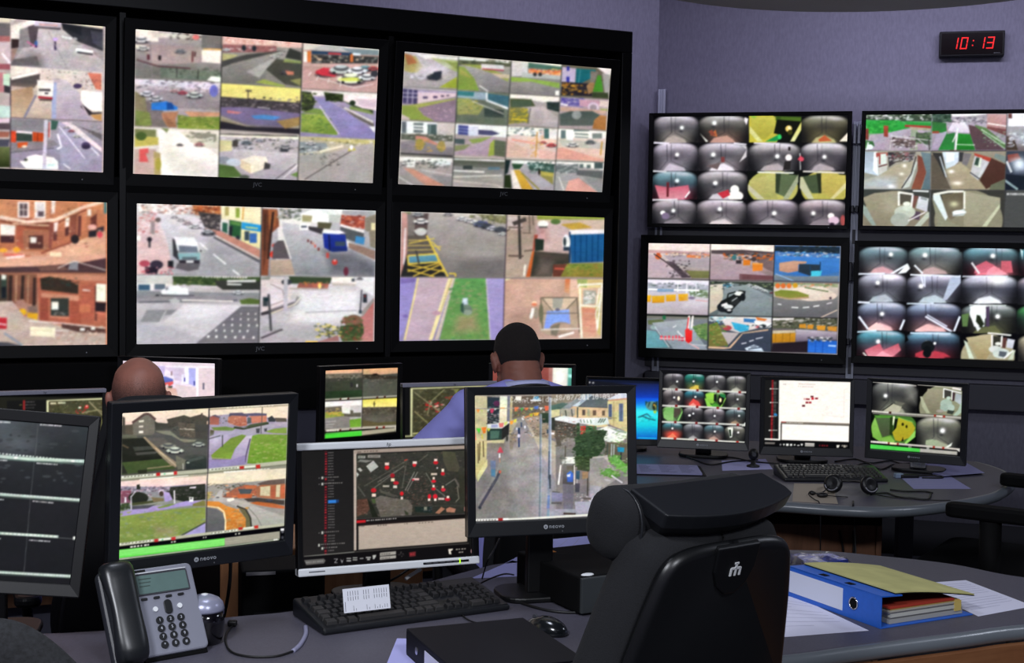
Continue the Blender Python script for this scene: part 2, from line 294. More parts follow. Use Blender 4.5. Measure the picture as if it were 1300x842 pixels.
PICS['M2'] = '''
K 160 20 3.662; R b0a4a0 0 0 1245 842
F 40 50 446 80 442 308 40 292
P b5a4a8:7c7a74 40 50 446 50 446 310 40 310; P a8948f:b09a9a 60 130 400 150 400 215 120 230; Q 74726e 44 200 120 230 440 260 440 305 44 290
R efe2d4 44 60 150 120; P d8ccc0 120 75 350 90 350 110 120 100; S 3c3032,5a4444,2e2a2c 205 75 350 112 34 4; E e87878 325 100 16 12; L f4ecdc 3 45 140 98 145; C f4f0ea 80 150 60; C f0eae4 70 110 80; L 8c8286 1.4 110 120 122 290
P 77706f 352 85 446 92 446 158 352 150; P f4e8da 352 160 446 162 440 222 352 215; L f0b050 1.6 360 155 444 158; C 8c8a90 252 165 50; R 2a2428 150 185 163 207; R 5a2c34 98 180 110 205; L 6a3c40 2.4 310 165 308 215; L 5a3438 2 322 168 320 190
L 5a3a40 1.6 50 205 150 235 300 245; P 6e7a6c 160 240 440 262 440 300 160 290; S 3c4a3c,5a6858,8a948a 160 240 440 290 60 3; L 3a3c38 1.2 236 240 236 290; L 3a3c38 1.2 336 250 334 295
P f6faf0 375 300 395 282 440 285 440 312; N .12 2 2
F 40 292 440 310 436 535 38 515
P c8b8bc:9a8e92 40 290 440 290 440 540 40 540; P dcd0dc 40 292 440 310 436 345 40 320; S 4a4452,b8acb8,e8e0e8,6c6470,a090a0 44 300 436 360 110 4
P 9c9298:8e8286 100 340 436 360 436 440 250 430 130 380; P 8a8060 40 350 90 380 120 500 120 520 40 510; P 7c7070 90 390 170 440 210 520 110 515
C e8e4ea 98 362 66; C dcdce4 138 385 66; P 2c7cd8 118 405 190 398 240 425 238 438 180 440 118 438; P 1c4c98 190 402 215 405 225 435 190 438; C d84858 262 358 44; C e8a0a8 225 350 40; C c8d0cc 318 368 76; E 6c70c0 408 350 20 28
P b07a5c 165 450 245 445 230 480 235 520 190 515 170 480; P 9c6a50 170 455 185 460 235 515 200 520; P c89070 270 445 436 450 436 468 300 472; P 6a8038:8c9c40 240 460 300 470 436 470 436 530 240 525; S 4a6a28,8ca040,a8a860 245 465 430 525 50 4; P 7a8848 44 440 110 450 120 510 44 512; N .13 2 2
F 38 515 436 535 430 756 34 738
P e8ddd0:d8d4c8 38 515 436 515 436 760 34 760; P f8f0e8:fffaf2 150 530 260 540 430 650 430 750 160 745; Q d8ccc8 200 640 430 690 430 756 240 750; P d8d0bc 250 540 436 560 436 620 330 610
P 7c8050 40 525 140 530 140 600 40 605; P c8b858 40 560 150 565 150 600 40 610; E 4c6030 70 560 26 20; P 808858 160 520 200 525 190 545; P 8c8878 290 540 420 550 420 580 330 570; S 6a6c5c,a8a890,d8d4c8 280 540 430 590 40 4
P c8a8a0 40 620 140 620 140 740 38 740; P e05858 62 620 104 615 104 640 92 640 104 680 62 680 62 640; P b8a068 128 630 160 640 162 740 132 740; E a89c40 150 690 14 30; C 6c6460 250 600 30; C d88888 340 598 44; Q e8e4d4 180 600 320 690 300 740 180 740; N .08 3 2
F 446 90 822 122 814 334 440 315
P 9e9690:87837c 446 85 822 85 822 340 440 340; P e0b0a8:e8c0b4 446 90 822 122 822 150 446 138; S f4dcd0,d89888,c87868,f0d0c8 450 100 780 140 90 4; P 9c6464 450 132 700 140 700 170 450 170; S d8c0c0,7a4c50 460 140 690 165 40 4; E 2c3038 548 150 10 14; E 2c3038 596 152 10 14
P b8b078 448 175 525 182 480 205 448 210; P 4a4a48 448 210 560 180 740 160 500 220 446 240; P a8a29e:6e6c68 500 230 700 180 770 150 790 160 660 240 640 320 446 310 446 240; P a8a4a0 560 260 700 190 650 250 620 290
P 4c4c44 700 200 815 215 815 330 740 320 650 250; P 8a9458 740 200 815 212 815 222 730 215; P 9aa850 600 310 640 295 740 325 740 335; P 8a8858 760 300 815 290 815 330; C e8e4dc 690 188 40; C e0dcd4 716 176 30; C d8d4cc 745 162 28; C 4a4444 745 262 60; P c87860 740 255 780 260 780 275 750 275; N .1 2 2
P 3a3c38 760 150 815 170 815 210 740 195; C ecf0f0 466 158 36
F 440 315 814 338 808 550 436 528
P e8dc70:f0e088 440 310 814 310 814 410 440 380; P 4a4448 440 375 812 405 812 460 440 425; S 2c2830,6a6068,8a7c80,3a343c 442 380 810 450 130 4; P 7c6c94:6a6484 440 425 560 425 812 455 800 500 740 530 560 510 440 465; Q 807044 440 470 560 515 740 530 808 520 808 550 440 530; P 302c34 440 490 560 515 808 525 808 552 436 530
P 4a84c8 580 465 640 460 720 470 690 485 600 480; P c87878 470 440 540 450 520 456 470 452; L 3c3838 1.2 568 345 566 420; L 4a4444 2 556 348 584 350; L e8e0f0 1 610 425 670 432; P 9c8050 700 490 810 470 810 510 740 525; N .1 2 2
F 434 545 804 556 800 770 430 758
P c8bcc0:9e989e 430 540 804 540 804 770 430 770; P f4f0d8 436 540 804 550 804 575 436 560; L 4a4444 1.6 436 550 800 560; S 3a3a40,e8e4e8,a8a0a8,70686c,586048 440 570 800 620 90 4; P d8cc98 432 578 492 582 492 628 432 632; R 4a4440 495 580 520 610; C 707884 560 590 50; C 383c44 735 625 40; C b0a8ac 740 608 60; C c0c4cc 620 580 36
P d0c6ca:a49ca4 500 620 800 640 800 770 600 770 500 700; P f8ecd4 532 668 600 650 650 655 660 680 640 712 580 735 532 705; P e0ccaa 532 668 580 690 580 735 532 705; P 4a4648 645 680 672 690 668 712 640 715; E 8c9098 455 672 30 18; E c4ccd8 500 682 34 18; P 55703a 430 690 500 700 545 750 430 756; E 50584c 550 750 24 10; L f0e8e8 1.2 730 755 798 695; P 6a8a48 765 740 798 725 798 752; L 5a545a 1 690 765 790 690; N .1 2 2
F 824 125 1180 152 1172 360 818 345
P c49a90:c09a96 820 120 1180 120 1180 365 818 365; P d8d4c8 824 128 1180 155 1175 180 1050 170 950 150 824 160; P b8b8b4 860 160 920 135 1000 135 1060 170; P 7c8c94 1000 150 1175 160 1175 185 1060 180; P 28405c 862 162 1050 172 1050 185 862 178; P 3c3c3c 862 180 1175 190 1170 222 862 222; S 6c6c68,2c2c2c,a8a8a0,e0c0a0 865 185 1170 222 70 4; R e07838 842 165 860 215; R d87038 1042 178 1056 215; L e04040 2 940 175 1000 178; L e8f4ff 2.5 1055 178 1090 180; R f4f0e8 826 165 842 215
P d0a8a0 824 222 1175 225 1175 240 824 235; C c02c34 930 262 100; P d83848 885 255 920 240 960 250 985 270 970 285 900 275; C c0ccc8 1000 250 110; C 78a4b0 1110 245 70; C d04848 1150 245 50; C e8ecf0 1075 255 90; C e8ecd0 1045 292 128; E d8e060 1050 296 60 9; C f0f0f0 1120 285 80; E 3c3c44 1155 270 18 16
L f4e8e4 1 895 280 885 300; L f4e8e4 1 945 290 938 312; L f4e8e4 1 1000 305 995 330; L f4e8e4 1 860 262 848 280; L e8dcd8 1 900 290 1060 335 1150 318; N .08 2 2
F 816 345 1172 362 1160 575 808 560
P a89cb4:8c84a8 812 340 1175 340 1175 580 808 580; P e8e0dc 816 345 1172 362 1172 385 816 370; P 3a4030 816 350 860 355 880 400 860 450 816 440; S 2a3424,4a5830,6a7c3c 816 360 890 440 40 5; P 9aac4c:74903c 816 455 920 460 985 545 980 555 812 540; S 5a7838,a8b050,70904c 816 455 960 545 60 4; P 7a9048 880 430 930 440 910 460 816 450
P 9088b4:8a80b8 870 375 920 385 1000 430 1155 540 1155 572 1000 560 985 520; L d8c8e4 1.4 900 420 990 550; P 2c3420 920 355 1010 365 1020 400 930 395; S 28341f,4c5a34 930 360 1010 400 30 5; P 48543a 990 385 1040 395 1150 440 1150 455 1060 425; P 7c9050 1040 420 1130 440 1150 460 1040 435; P f4e0e4 1010 370 1165 378 1165 440 1100 430 1010 395; P d8c0c8 1060 385 1165 390 1165 430 1100 425; E 2c3828 1053 405 14 12
P 6c6460 1000 420 1150 495 1155 520 1060 470; P d8d0d0 1020 425 1150 490 1148 500 1010 430; P f4f0f0 1130 515 1158 515 1155 545; N .1 2 2
F 806 560 1160 575 1148 785 800 768
P b8b094:aca4a0 806 555 1165 555 1165 790 798 790; P 3c3a30 830 545 900 550 900 560 830 560; P c4b878 806 565 1160 578 1160 600 1000 590; S 8a8858,c8c088,d8d0a8,5a5c3c,e8e4d4 808 570 1150 610 60 4; P 8c9498 806 585 930 592 940 620 806 640; C e8e8e4 858 592 44; S d8dcd8,5a6064,9aa09c,404448 806 610 940 645 50 4
P b4aca8:a09a98 930 640 1150 590 1150 785 860 770 806 750; L e8e0c4 3 900 632 1010 605; P a09c98 806 650 940 640 920 700 806 740; L 5c5654 1.2 830 762 1060 620; S 6a6664,8a8684,4c4848 905 640 990 700 40 3; P c0b850 1030 630 1045 600 1070 625; E f0f0f4 1048 612 8 12; N .08 2 3
F; L 181818 .9 446 78 442 312 436 530 430 758; L 181818 .9 822 120 814 340 806 562 798 770; L 6a6a60 .6 42 291 440 311 815 338 1172 360
'''
PICS['M3'] = '''
K 490 50 4.009; R b8b0a4 0 0 1283 842
F 88 60 372 88 362 256 84 242; P b4acb0:a09898 80 60 380 60 380 260 80 260; P a89c60 92 75 150 85 190 140 150 175 92 160; P a86c44 92 70 130 80 160 120 110 130; P e8e4dc 150 72 372 92 372 105 200 100; P a8b470 230 95 372 110 370 170 300 140; Q d8d0d8 170 110 330 130 300 190 160 170; S e0dce8,a09ca8,c8c4c0 100 170 220 205 40 4; C 3a3c44 245 190 76; P 303440 225 200 245 165 285 160 282 190 260 210; P 9ca838 270 245 362 190 362 250; P 8c9850 300 110 370 120 368 160; N .12 2 2
F 370 90 636 112 628 272 362 258; P a8a49c:8c8884 360 85 640 85 640 275 360 275; P e8e8e0 370 90 636 112 636 122 372 104; P 5a5c48 372 104 636 122 634 140 372 128; S 3c4834,6a7050,484c3c 372 106 634 132 60 4; P 98a050 372 125 480 130 630 190 620 215 480 150; P d8d4d8 485 125 600 132 600 158 485 152; L b03848 1.4 490 150 600 158; P 8c9c4c:7c9840 364 135 400 140 450 200 475 262 362 256; P a0a050 372 150 400 160 440 200 380 180; P c8b498 480 165 630 180 628 200 560 195; P 9c9898:7c7878 420 145 520 165 628 220 628 272 480 262 450 190; L e8e4e4 1.5 475 235 520 265; N .1 2 2
F 640 112 896 126 888 292 630 275; P 8a8684 630 105 900 105 900 295 630 295; P e4e0d0 640 105 896 126 896 142 720 135 640 125; P d0cecc 640 115 722 122 720 185 640 188; P 4a7060 725 118 896 140 894 160 725 145; P e8986c 725 152 890 162 890 185 725 175; S f0c060,d85030,f4e4c0,8a3028,e88838 728 152 890 182 60 4; P b8b8b4 690 168 888 185 888 205 690 192; E 3c3c3c 758 178 10 10; E 3c3c3c 785 178 10 10; P 90b048:88a850 636 192 700 195 884 222 884 250 740 215 636 218; P 94908c:7e7a7a 636 215 740 218 884 252 884 292 630 275; R f4f0e4 862 262 882 285; N .1 2 2
F 898 128 1150 145 1134 305 890 290; P 6a6454 890 120 1150 120 1150 310 890 310; P e8e0d8 1070 140 1150 145 1140 200 1110 170; P b8acc8 896 140 968 148 962 222 892 215; R 34389c 920 138 934 160; R 34389c 918 190 934 218; P 207078:186070 968 148 1070 155 1040 200 990 225 965 222; L 4a9098 1 990 152 980 222; P 2c2830 892 215 1040 225 1050 290 890 285; S d8982c,c88428,3a3438,8a6a38 895 220 1020 280 50 5; P a07850 1020 235 1060 200 1060 265 1030 280; P 48902c 1078 182 1095 185 1106 268 1052 266; P a09c98 1100 170 1140 180 1135 300 1115 280; P 7c746c 1040 160 1080 165 1060 220 1040 220; P 3c4830 1050 270 1130 272 1134 300 1050 295; N .1 2 2
F 82 242 362 258 352 424 78 410; P a89aa4:887c88 78 240 365 240 365 430 78 430; P 4a4468 84 250 162 258 160 330 84 325; L c8c0d8 1 112 255 108 325; L c8c0d8 1 138 256 134 328; L c8c0d8 1 84 292 160 296; L b8b0c8 1 84 272 160 276; P d8bccc:e0c8c8 162 262 358 268 356 290 230 315 160 328; L a898b8 2 162 264 358 270; R 584868 188 290 212 302; R 584868 240 288 262 300; R 6a5a70 280 284 296 294; R 6a5a70 308 282 322 290
P a4a858 80 340 230 318 354 300 352 312 200 350 160 350; P 8c9c48 80 335 150 340 200 390 245 415 78 408; P 8a7484:947e90 160 350 356 305 352 424 250 416 190 385; S c8a0b4,a88898 190 350 350 405 40 3; P c8b4b0 78 380 120 400 120 412 78 410; N .08 2 2
F 362 262 628 272 620 438 354 424; P 707868:687064 350 255 630 255 630 440 350 440; P 8ca4b0 362 262 510 270 508 310 362 295; P 387880 365 262 450 268 445 290 362 285; P 3c6a78:48707c 515 275 628 290 624 350 515 315; L e8ecec 2.6 512 310 622 352; R d8e0e0 508 270 518 310; P 94985c 362 300 420 300 500 340 470 385 362 380; S b0a848,708048,a8a060 370 310 470 380 50 4; P 3c4844 500 350 600 360 600 400 500 395; Q 5c6858 362 390 560 400 620 400 620 438 354 424; L d8d4c8 1 440 315 600 380; N .12 2 2
F 632 280 884 292 876 450 622 438; P b0a4a0:a09494 622 275 886 275 886 455 622 455; P f0e8dc 632 278 884 292 884 315 800 320 700 300 632 300; P 50583c 630 300 740 305 760 340 632 350; P 4c5c48 640 310 740 312 740 340 640 345; P 303c3c 818 318 884 320 880 370 820 355; S 3c4848,28342c 820 320 880 365 30 4; P 7c7c44 626 345 720 350 730 420 622 430; S d8b828,b0a040,7c7848 626 350 720 430 60 4; L d8c030 2 640 405 715 412; P c0b4b0:a89ca0 730 345 800 340 876 400 876 448 730 438; L 6a6460 1.4 735 350 722 430; N .1 2 2
F 890 296 1132 305 1120 466 880 452; P b09aa0 880 290 1135 290 1135 470 880 470; P 6860a0 892 296 1010 302 1000 345 888 335; S 504898,8880b8,c8b8d0 892 298 1010 340 50 4; P c898a8 985 305 1090 315 1085 345 985 340; L f4f0f4 2 888 328 925 335; E d8c0d0 1055 345 28 26; E a09098 1055 348 18 16; P e0c8c0 1090 310 1132 315 1130 345 1085 340; P 98a058 1090 352 1130 355 1128 365 1090 362; P c4a090 888 345 1120 362 1120 380 888 365; P 4c5854:5c6460 884 380 940 365 1050 365 1090 385 1050 440 884 440; E 8c9490 970 385 24 22; P b87c48:a86c38 1060 410 1090 385 1122 390 1120 464 1050 455; N .1 2 2
F 76 415 350 428 345 600 72 585; P d4ccc4:98908c 70 410 355 410 355 600 70 600; R e8ecec 76 412 260 480; R 60686c 80 418 104 478; R 6a7478 140 425 190 475; L e8e8e8 1.6 140 440 190 443; L e8e8e8 1.6 140 456 190 459; R 4a5c5c 212 432 258 486; L 9cb0b0 1 225 435 222 485; P 5c6054 76 480 340 490 340 520 76 510; S 484c44,e0dcd8,707868,a8a49c 76 478 340 510 60 4; P c88478 150 490 200 495 280 540 240 545 150 510; P 90888c:7c7478 72 520 160 510 280 545 340 550 340 595 72 585; E a89048 172 535 22 30; E 98884c 282 545 20 28; S c09850,8a8444 150 510 300 570 30 4; P 2c2c2c 72 578 340 592 340 606 72 590; N .1 2 2
F 354 430 620 440 610 606 346 590; P b0a49c:a8949c 346 425 622 425 622 610 346 610; P e8e8e8 354 430 620 440 614 500 354 480; P 484c8c 368 436 420 440 418 488 366 484; L 8088b8 1.4 368 452 418 456; L 8088b8 1.4 368 468 418 472; R d0d0e0 422 442 470 492; P 4c4c70 470 460 540 464 580 480 540 490 470 485; P 8c9c50 420 510 540 495 500 520 440 530; P 4c5c5c 350 505 400 508 400 535 350 530; P b098a8:a890a0 440 545 540 495 560 500 520 590 350 580; P 80885c 350 540 430 535 400 560 350 570; P 5c6450 545 510 610 520 605 600 540 590; P 98a848 530 530 552 510 550 590 520 595; N .1 2 2
F 614 445 874 455 866 612 606 600; P dcccc4:d4b4a8 606 440 876 440 876 615 606 615; P f4ece0 614 440 780 450 780 490 614 485; S 98a0a0,d8dcd8,586c68,e8e8e4 618 445 868 495 90 5; R 486c68 805 455 830 505; P e8e4dc 830 458 870 460 868 510 830 505; P e8c4b0 720 500 868 512 868 525 720 518; C e84848 842 538 50; C e0605c 800 525 36; P d8b4a4 612 505 720 560 720 600 608 595; P e8a090 640 505 760 525 760 535 640 515; L c89858 1.8 770 470 762 600; S c89850,b88c48,e0b070 735 490 800 600 60 3; P e0b0a4 780 560 868 575 866 610 780 605; N .09 2 2
F 876 455 1120 470 1108 622 868 610; P d8d4c8:e0b4a0 868 450 1122 450 1122 625 868 625; P f0f0e4 876 450 1120 465 1116 505 874 500; R 586c6c 955 460 1035 468; R 607474 890 462 915 505; R f4f4f0 918 462 952 515; L 70807c 2 960 480 1030 485; L 8c9894 2 960 496 1030 500; R 7c8880 1050 478 1100 505; P c0bcb0 874 510 1110 525 1110 560 900 545; C e8e4dc 950 535 60; C 707874 1040 522 50; P e0a090 870 555 900 550 1060 600 1110 610 1108 622 866 612; P e4c0b0 1020 580 1110 560 1110 600; L c89848 2 1100 520 1092 590; N .09 2 2
F 70 598 342 605 338 754 62 745; P a89e98:9c9494 62 595 345 595 345 760 62 760; P e8e4dc 70 598 340 605 338 625 70 620; R f0f0ec 105 615 150 650; R d8dcd8 230 618 330 640; S 383c3c,e8e8e4,707470,484c4c 72 612 335 655 90 4; P c88c78 90 655 140 660 300 745 200 745; Q 8c8684 66 670 120 690 200 745 64 742; L d0ccc8 1.2 66 700 140 745; L c8c4c0 1.2 180 665 335 690; P 8c8888 230 690 336 700 334 750 300 745; N .1 3 2
F 344 605 606 614 600 766 336 755; P 8c8c88:a49c98 336 600 610 600 610 770 336 770; P e0e0d8 344 605 606 614 604 622 344 612; P 585c50 344 614 604 625 602 660 344 645; Q 787878 344 640 600 650 600 690 344 680; R 3c4444 392 642 440 662; R 5c7888 520 650 580 664; L e8e4e0 2 344 668 500 675; L d8d4cc 1.5 340 700 590 692; L c8c0b8 1.3 340 720 560 740 600 760; N .1 3 2
F 608 612 862 620 854 772 600 762; P b0a8ac:a49ca4 600 608 865 608 865 775 600 775; P ecece4 640 612 862 620 860 635 640 632; P 203030 604 612 634 615 620 680 604 690; P 2c3820 602 690 634 690 640 760 600 755; P 305038 640 632 700 635 680 660 650 660; P 405c54 720 625 858 635 856 685 730 665; S 6c8c84,c8d4d0,2c443c 722 626 856 680 60 4; P d8b040:c89830 648 665 680 665 750 765 690 762; P ece0d4 634 665 650 665 690 762 648 760; P b8a850 785 670 854 680 850 725 790 700; E 302c28 780 675 6 16; P 8c8448 780 690 850 700 850 740; L 8c8440 2 690 680 780 765; N .1 2 2
F 864 622 1110 628 1100 782 856 772; P a8a4a0:a09c9c 856 615 1112 615 1112 785 856 785; P e8e8e0 864 618 1108 628 1106 665 970 645 864 635; P 6c7474 864 632 980 640 975 680 864 675; S 5c6464,a0a8a4,d8dcd8 866 635 980 680 50 4; R 485858 1060 628 1104 658; R 607070 985 635 1005 655; R 5c6c6c 1022 638 1042 656; P 606464 970 665 1104 670 1104 710 970 690; P d89c90 930 720 980 705 1080 780 910 776; L d8d4d0 1.6 880 700 905 770; P 8c8c8c 1000 700 1104 710 1100 780 1080 778; N .09 2 2
F; L 2c3030 .9 370 88 362 258 354 426 345 602 336 756; L 2c3030 .9 638 108 628 275 620 440 608 612 600 765; L 2c3030 .8 896 125 886 292 876 455 864 620 856 775
L 4a4a44 .6 84 242 362 258 628 275 888 292 1136 304; L f4f4f4 .5 84 246 362 262; L 4a4a44 .6 76 410 354 426 620 440 880 452 1124 466; L 383838 .7 70 590 344 604 608 612 862 620 1112 626
'''
PICS['M4'] = '''
K 0 240 3.825; R c07858 -700 0 620 842
F -700 30 530 50 520 412 -700 400
P c47a58:b06848 -700 30 530 30 530 400 -700 400; P d08860 -60 40 240 50 240 140 0 135; P c88058 240 50 520 60 500 100 260 150; R d8825c 380 70 420 200; P 8c4838 90 140 240 150 240 200 90 190
R f4e8dc 86 62 142 140; R 5c4c50 95 70 133 132; L f0e0d8 1 114 66 114 136; L f0e0d8 1 90 100 140 102; R f4e8dc 168 60 222 144; R d8ccd0 178 68 214 136; R 605058 184 108 212 134; P e8d8c8 250 55 270 55 265 120 248 120; L e8c8b0 3 -10 138 60 150; L f0d0b8 4 0 135 130 160 270 150 400 90 500 62; L 703c30 1.6 0 155 140 178 280 165 420 100; L e0b498 2 60 168 240 178
P f4ece0 0 170 75 178 72 225 0 225; P 4c2c30 0 225 70 228 68 262 0 260; P d89060 -10 180 0 170 0 270; P b05c44 80 180 120 180 115 290 80 290; P a86850 110 200 235 205 230 300 115 290; R 5c3430 140 225 210 290; P f0e4dc 148 232 178 236 176 262 148 262; P 905044 240 160 262 165 250 290 235 290; P f0e0d8 262 165 282 160 278 205 262 210; P 6c3c38 258 210 278 205 276 250 258 252; P ece0d4 318 145 338 138 334 180 316 185; P 5a3430 316 190 336 182 334 225 316 230; R f0e0d4 425 98 442 130; P 6c3c38 380 130 396 128 392 230 376 232; P 884c3c 340 130 375 120 370 240 340 240; P 6a3830 440 140 470 120 468 200 440 205
P d8a080:e0ac90 -700 310 140 330 240 300 440 230 515 200 515 340 200 380 -700 400; P c8886c -700 280 110 300 230 305 225 325 -700 320; L 8c4838 2 200 312 340 262 350 240; E 2c2428 364 244 20 22; P 2c2830 430 205 470 200 468 232 430 235; E e8a8a0 448 186 22 14; P 3c3038 470 190 505 180 505 205 470 208; E e04c58 485 222 14 16; R f4e4b8 242 308 298 328; E e8a028 80 295 18 12; E f0a830 15 298 20 10; L e05850 2 20 318 120 322; L f4d8d0 3 30 335 120 325
P 50383c -700 385 0 380 180 375 380 360 515 335 515 405 -700 405; P 8a8890 340 360 380 350 378 395 330 390; P 705048 180 378 300 368 340 395 200 400; L f0e0d8 1 280 385 360 350 515 395; P 407880 505 60 518 62 518 120 505 118; S 5c342c,e0a884,8c4c3c,f0c8a8 0 60 500 320 90 3; N .12 3 2
F -700 405 520 412 515 762 -700 775
P a86c54:c8a090 -700 400 520 400 520 780 -700 780; P 4a3c34 -700 415 36 415 36 550 -700 560; P 8c5c48:7c4c3c 36 412 180 415 180 560 36 555; L 3c2c28 5 52 420 48 550; L 3c2c28 4 112 420 106 560; L 402c28 4 168 430 165 570; L b88868 2 80 420 76 550; L a87c60 2 138 420 134 560; P 3c4a40 5 430 32 430 32 530 5 530; P e8ece4 8 415 30 418 28 440 8 440; R 20242c 8 475 30 530
P b4644c 180 415 515 430 515 700 190 640; P c88468 180 412 515 420 515 450 300 440 180 430; P 3a3028 195 435 240 425 340 445 380 470 380 510 200 490; S 2a2824,4a3c30,30423a 195 430 380 480 40 4; P d08c70 200 505 385 520 380 545 200 525; R 9c4c3c 195 530 235 640; R a85440 340 545 395 660; P b05c48 395 460 460 465 455 650 400 655; R c87050 385 560 440 600; R 704038 460 470 472 640; R 383c38 246 530 334 618; R f0ece0 250 548 284 586; S 80706c,c8b8b0,2c302c,4a5c58 250 590 332 615 30 3; L d08468 2 244 620 334 626; P f4f0dc 468 460 515 462 515 548 466 546; P 2c2428 464 550 515 552 512 598 464 594; L d87864 1.6 464 600 512 606; L e8dcd4 1.6 400 490 438 494
P a87c6c 75 545 110 535 140 565 90 575; P 8a6c60 130 570 180 565 185 610 140 600; E f4b818 108 598 20 16; P f0b020 130 600 185 605 180 640 135 632; E d84838 105 618 18 8; P c4aca0:b8a498 -700 560 60 545 120 620 230 650 360 690 512 690 512 762 -700 775; P c82c38 -700 610 34 625 32 680 -700 660; L f4ecec 1.5 -20 652 30 660; P f0e4c0 148 668 270 675 266 720 146 712; L d8c8a0 1 165 685 250 690; L f4f0ec 1.3 140 640 300 652 512 676; L e0d0c8 1 270 690 500 668; P 583c38 300 655 512 680 512 700 380 695 300 675; R f4f0ec 388 676 412 688; R f4f0ec 442 672 462 684; P 4a4a54 -700 720 40 745 120 765 -700 775; L 8c94a0 3 20 700 110 760; S c89484,e8d0c0,a87868 280 690 500 755 50 4; N .12 3 2
F; L 5a3c38 1 -700 402 515 408
'''
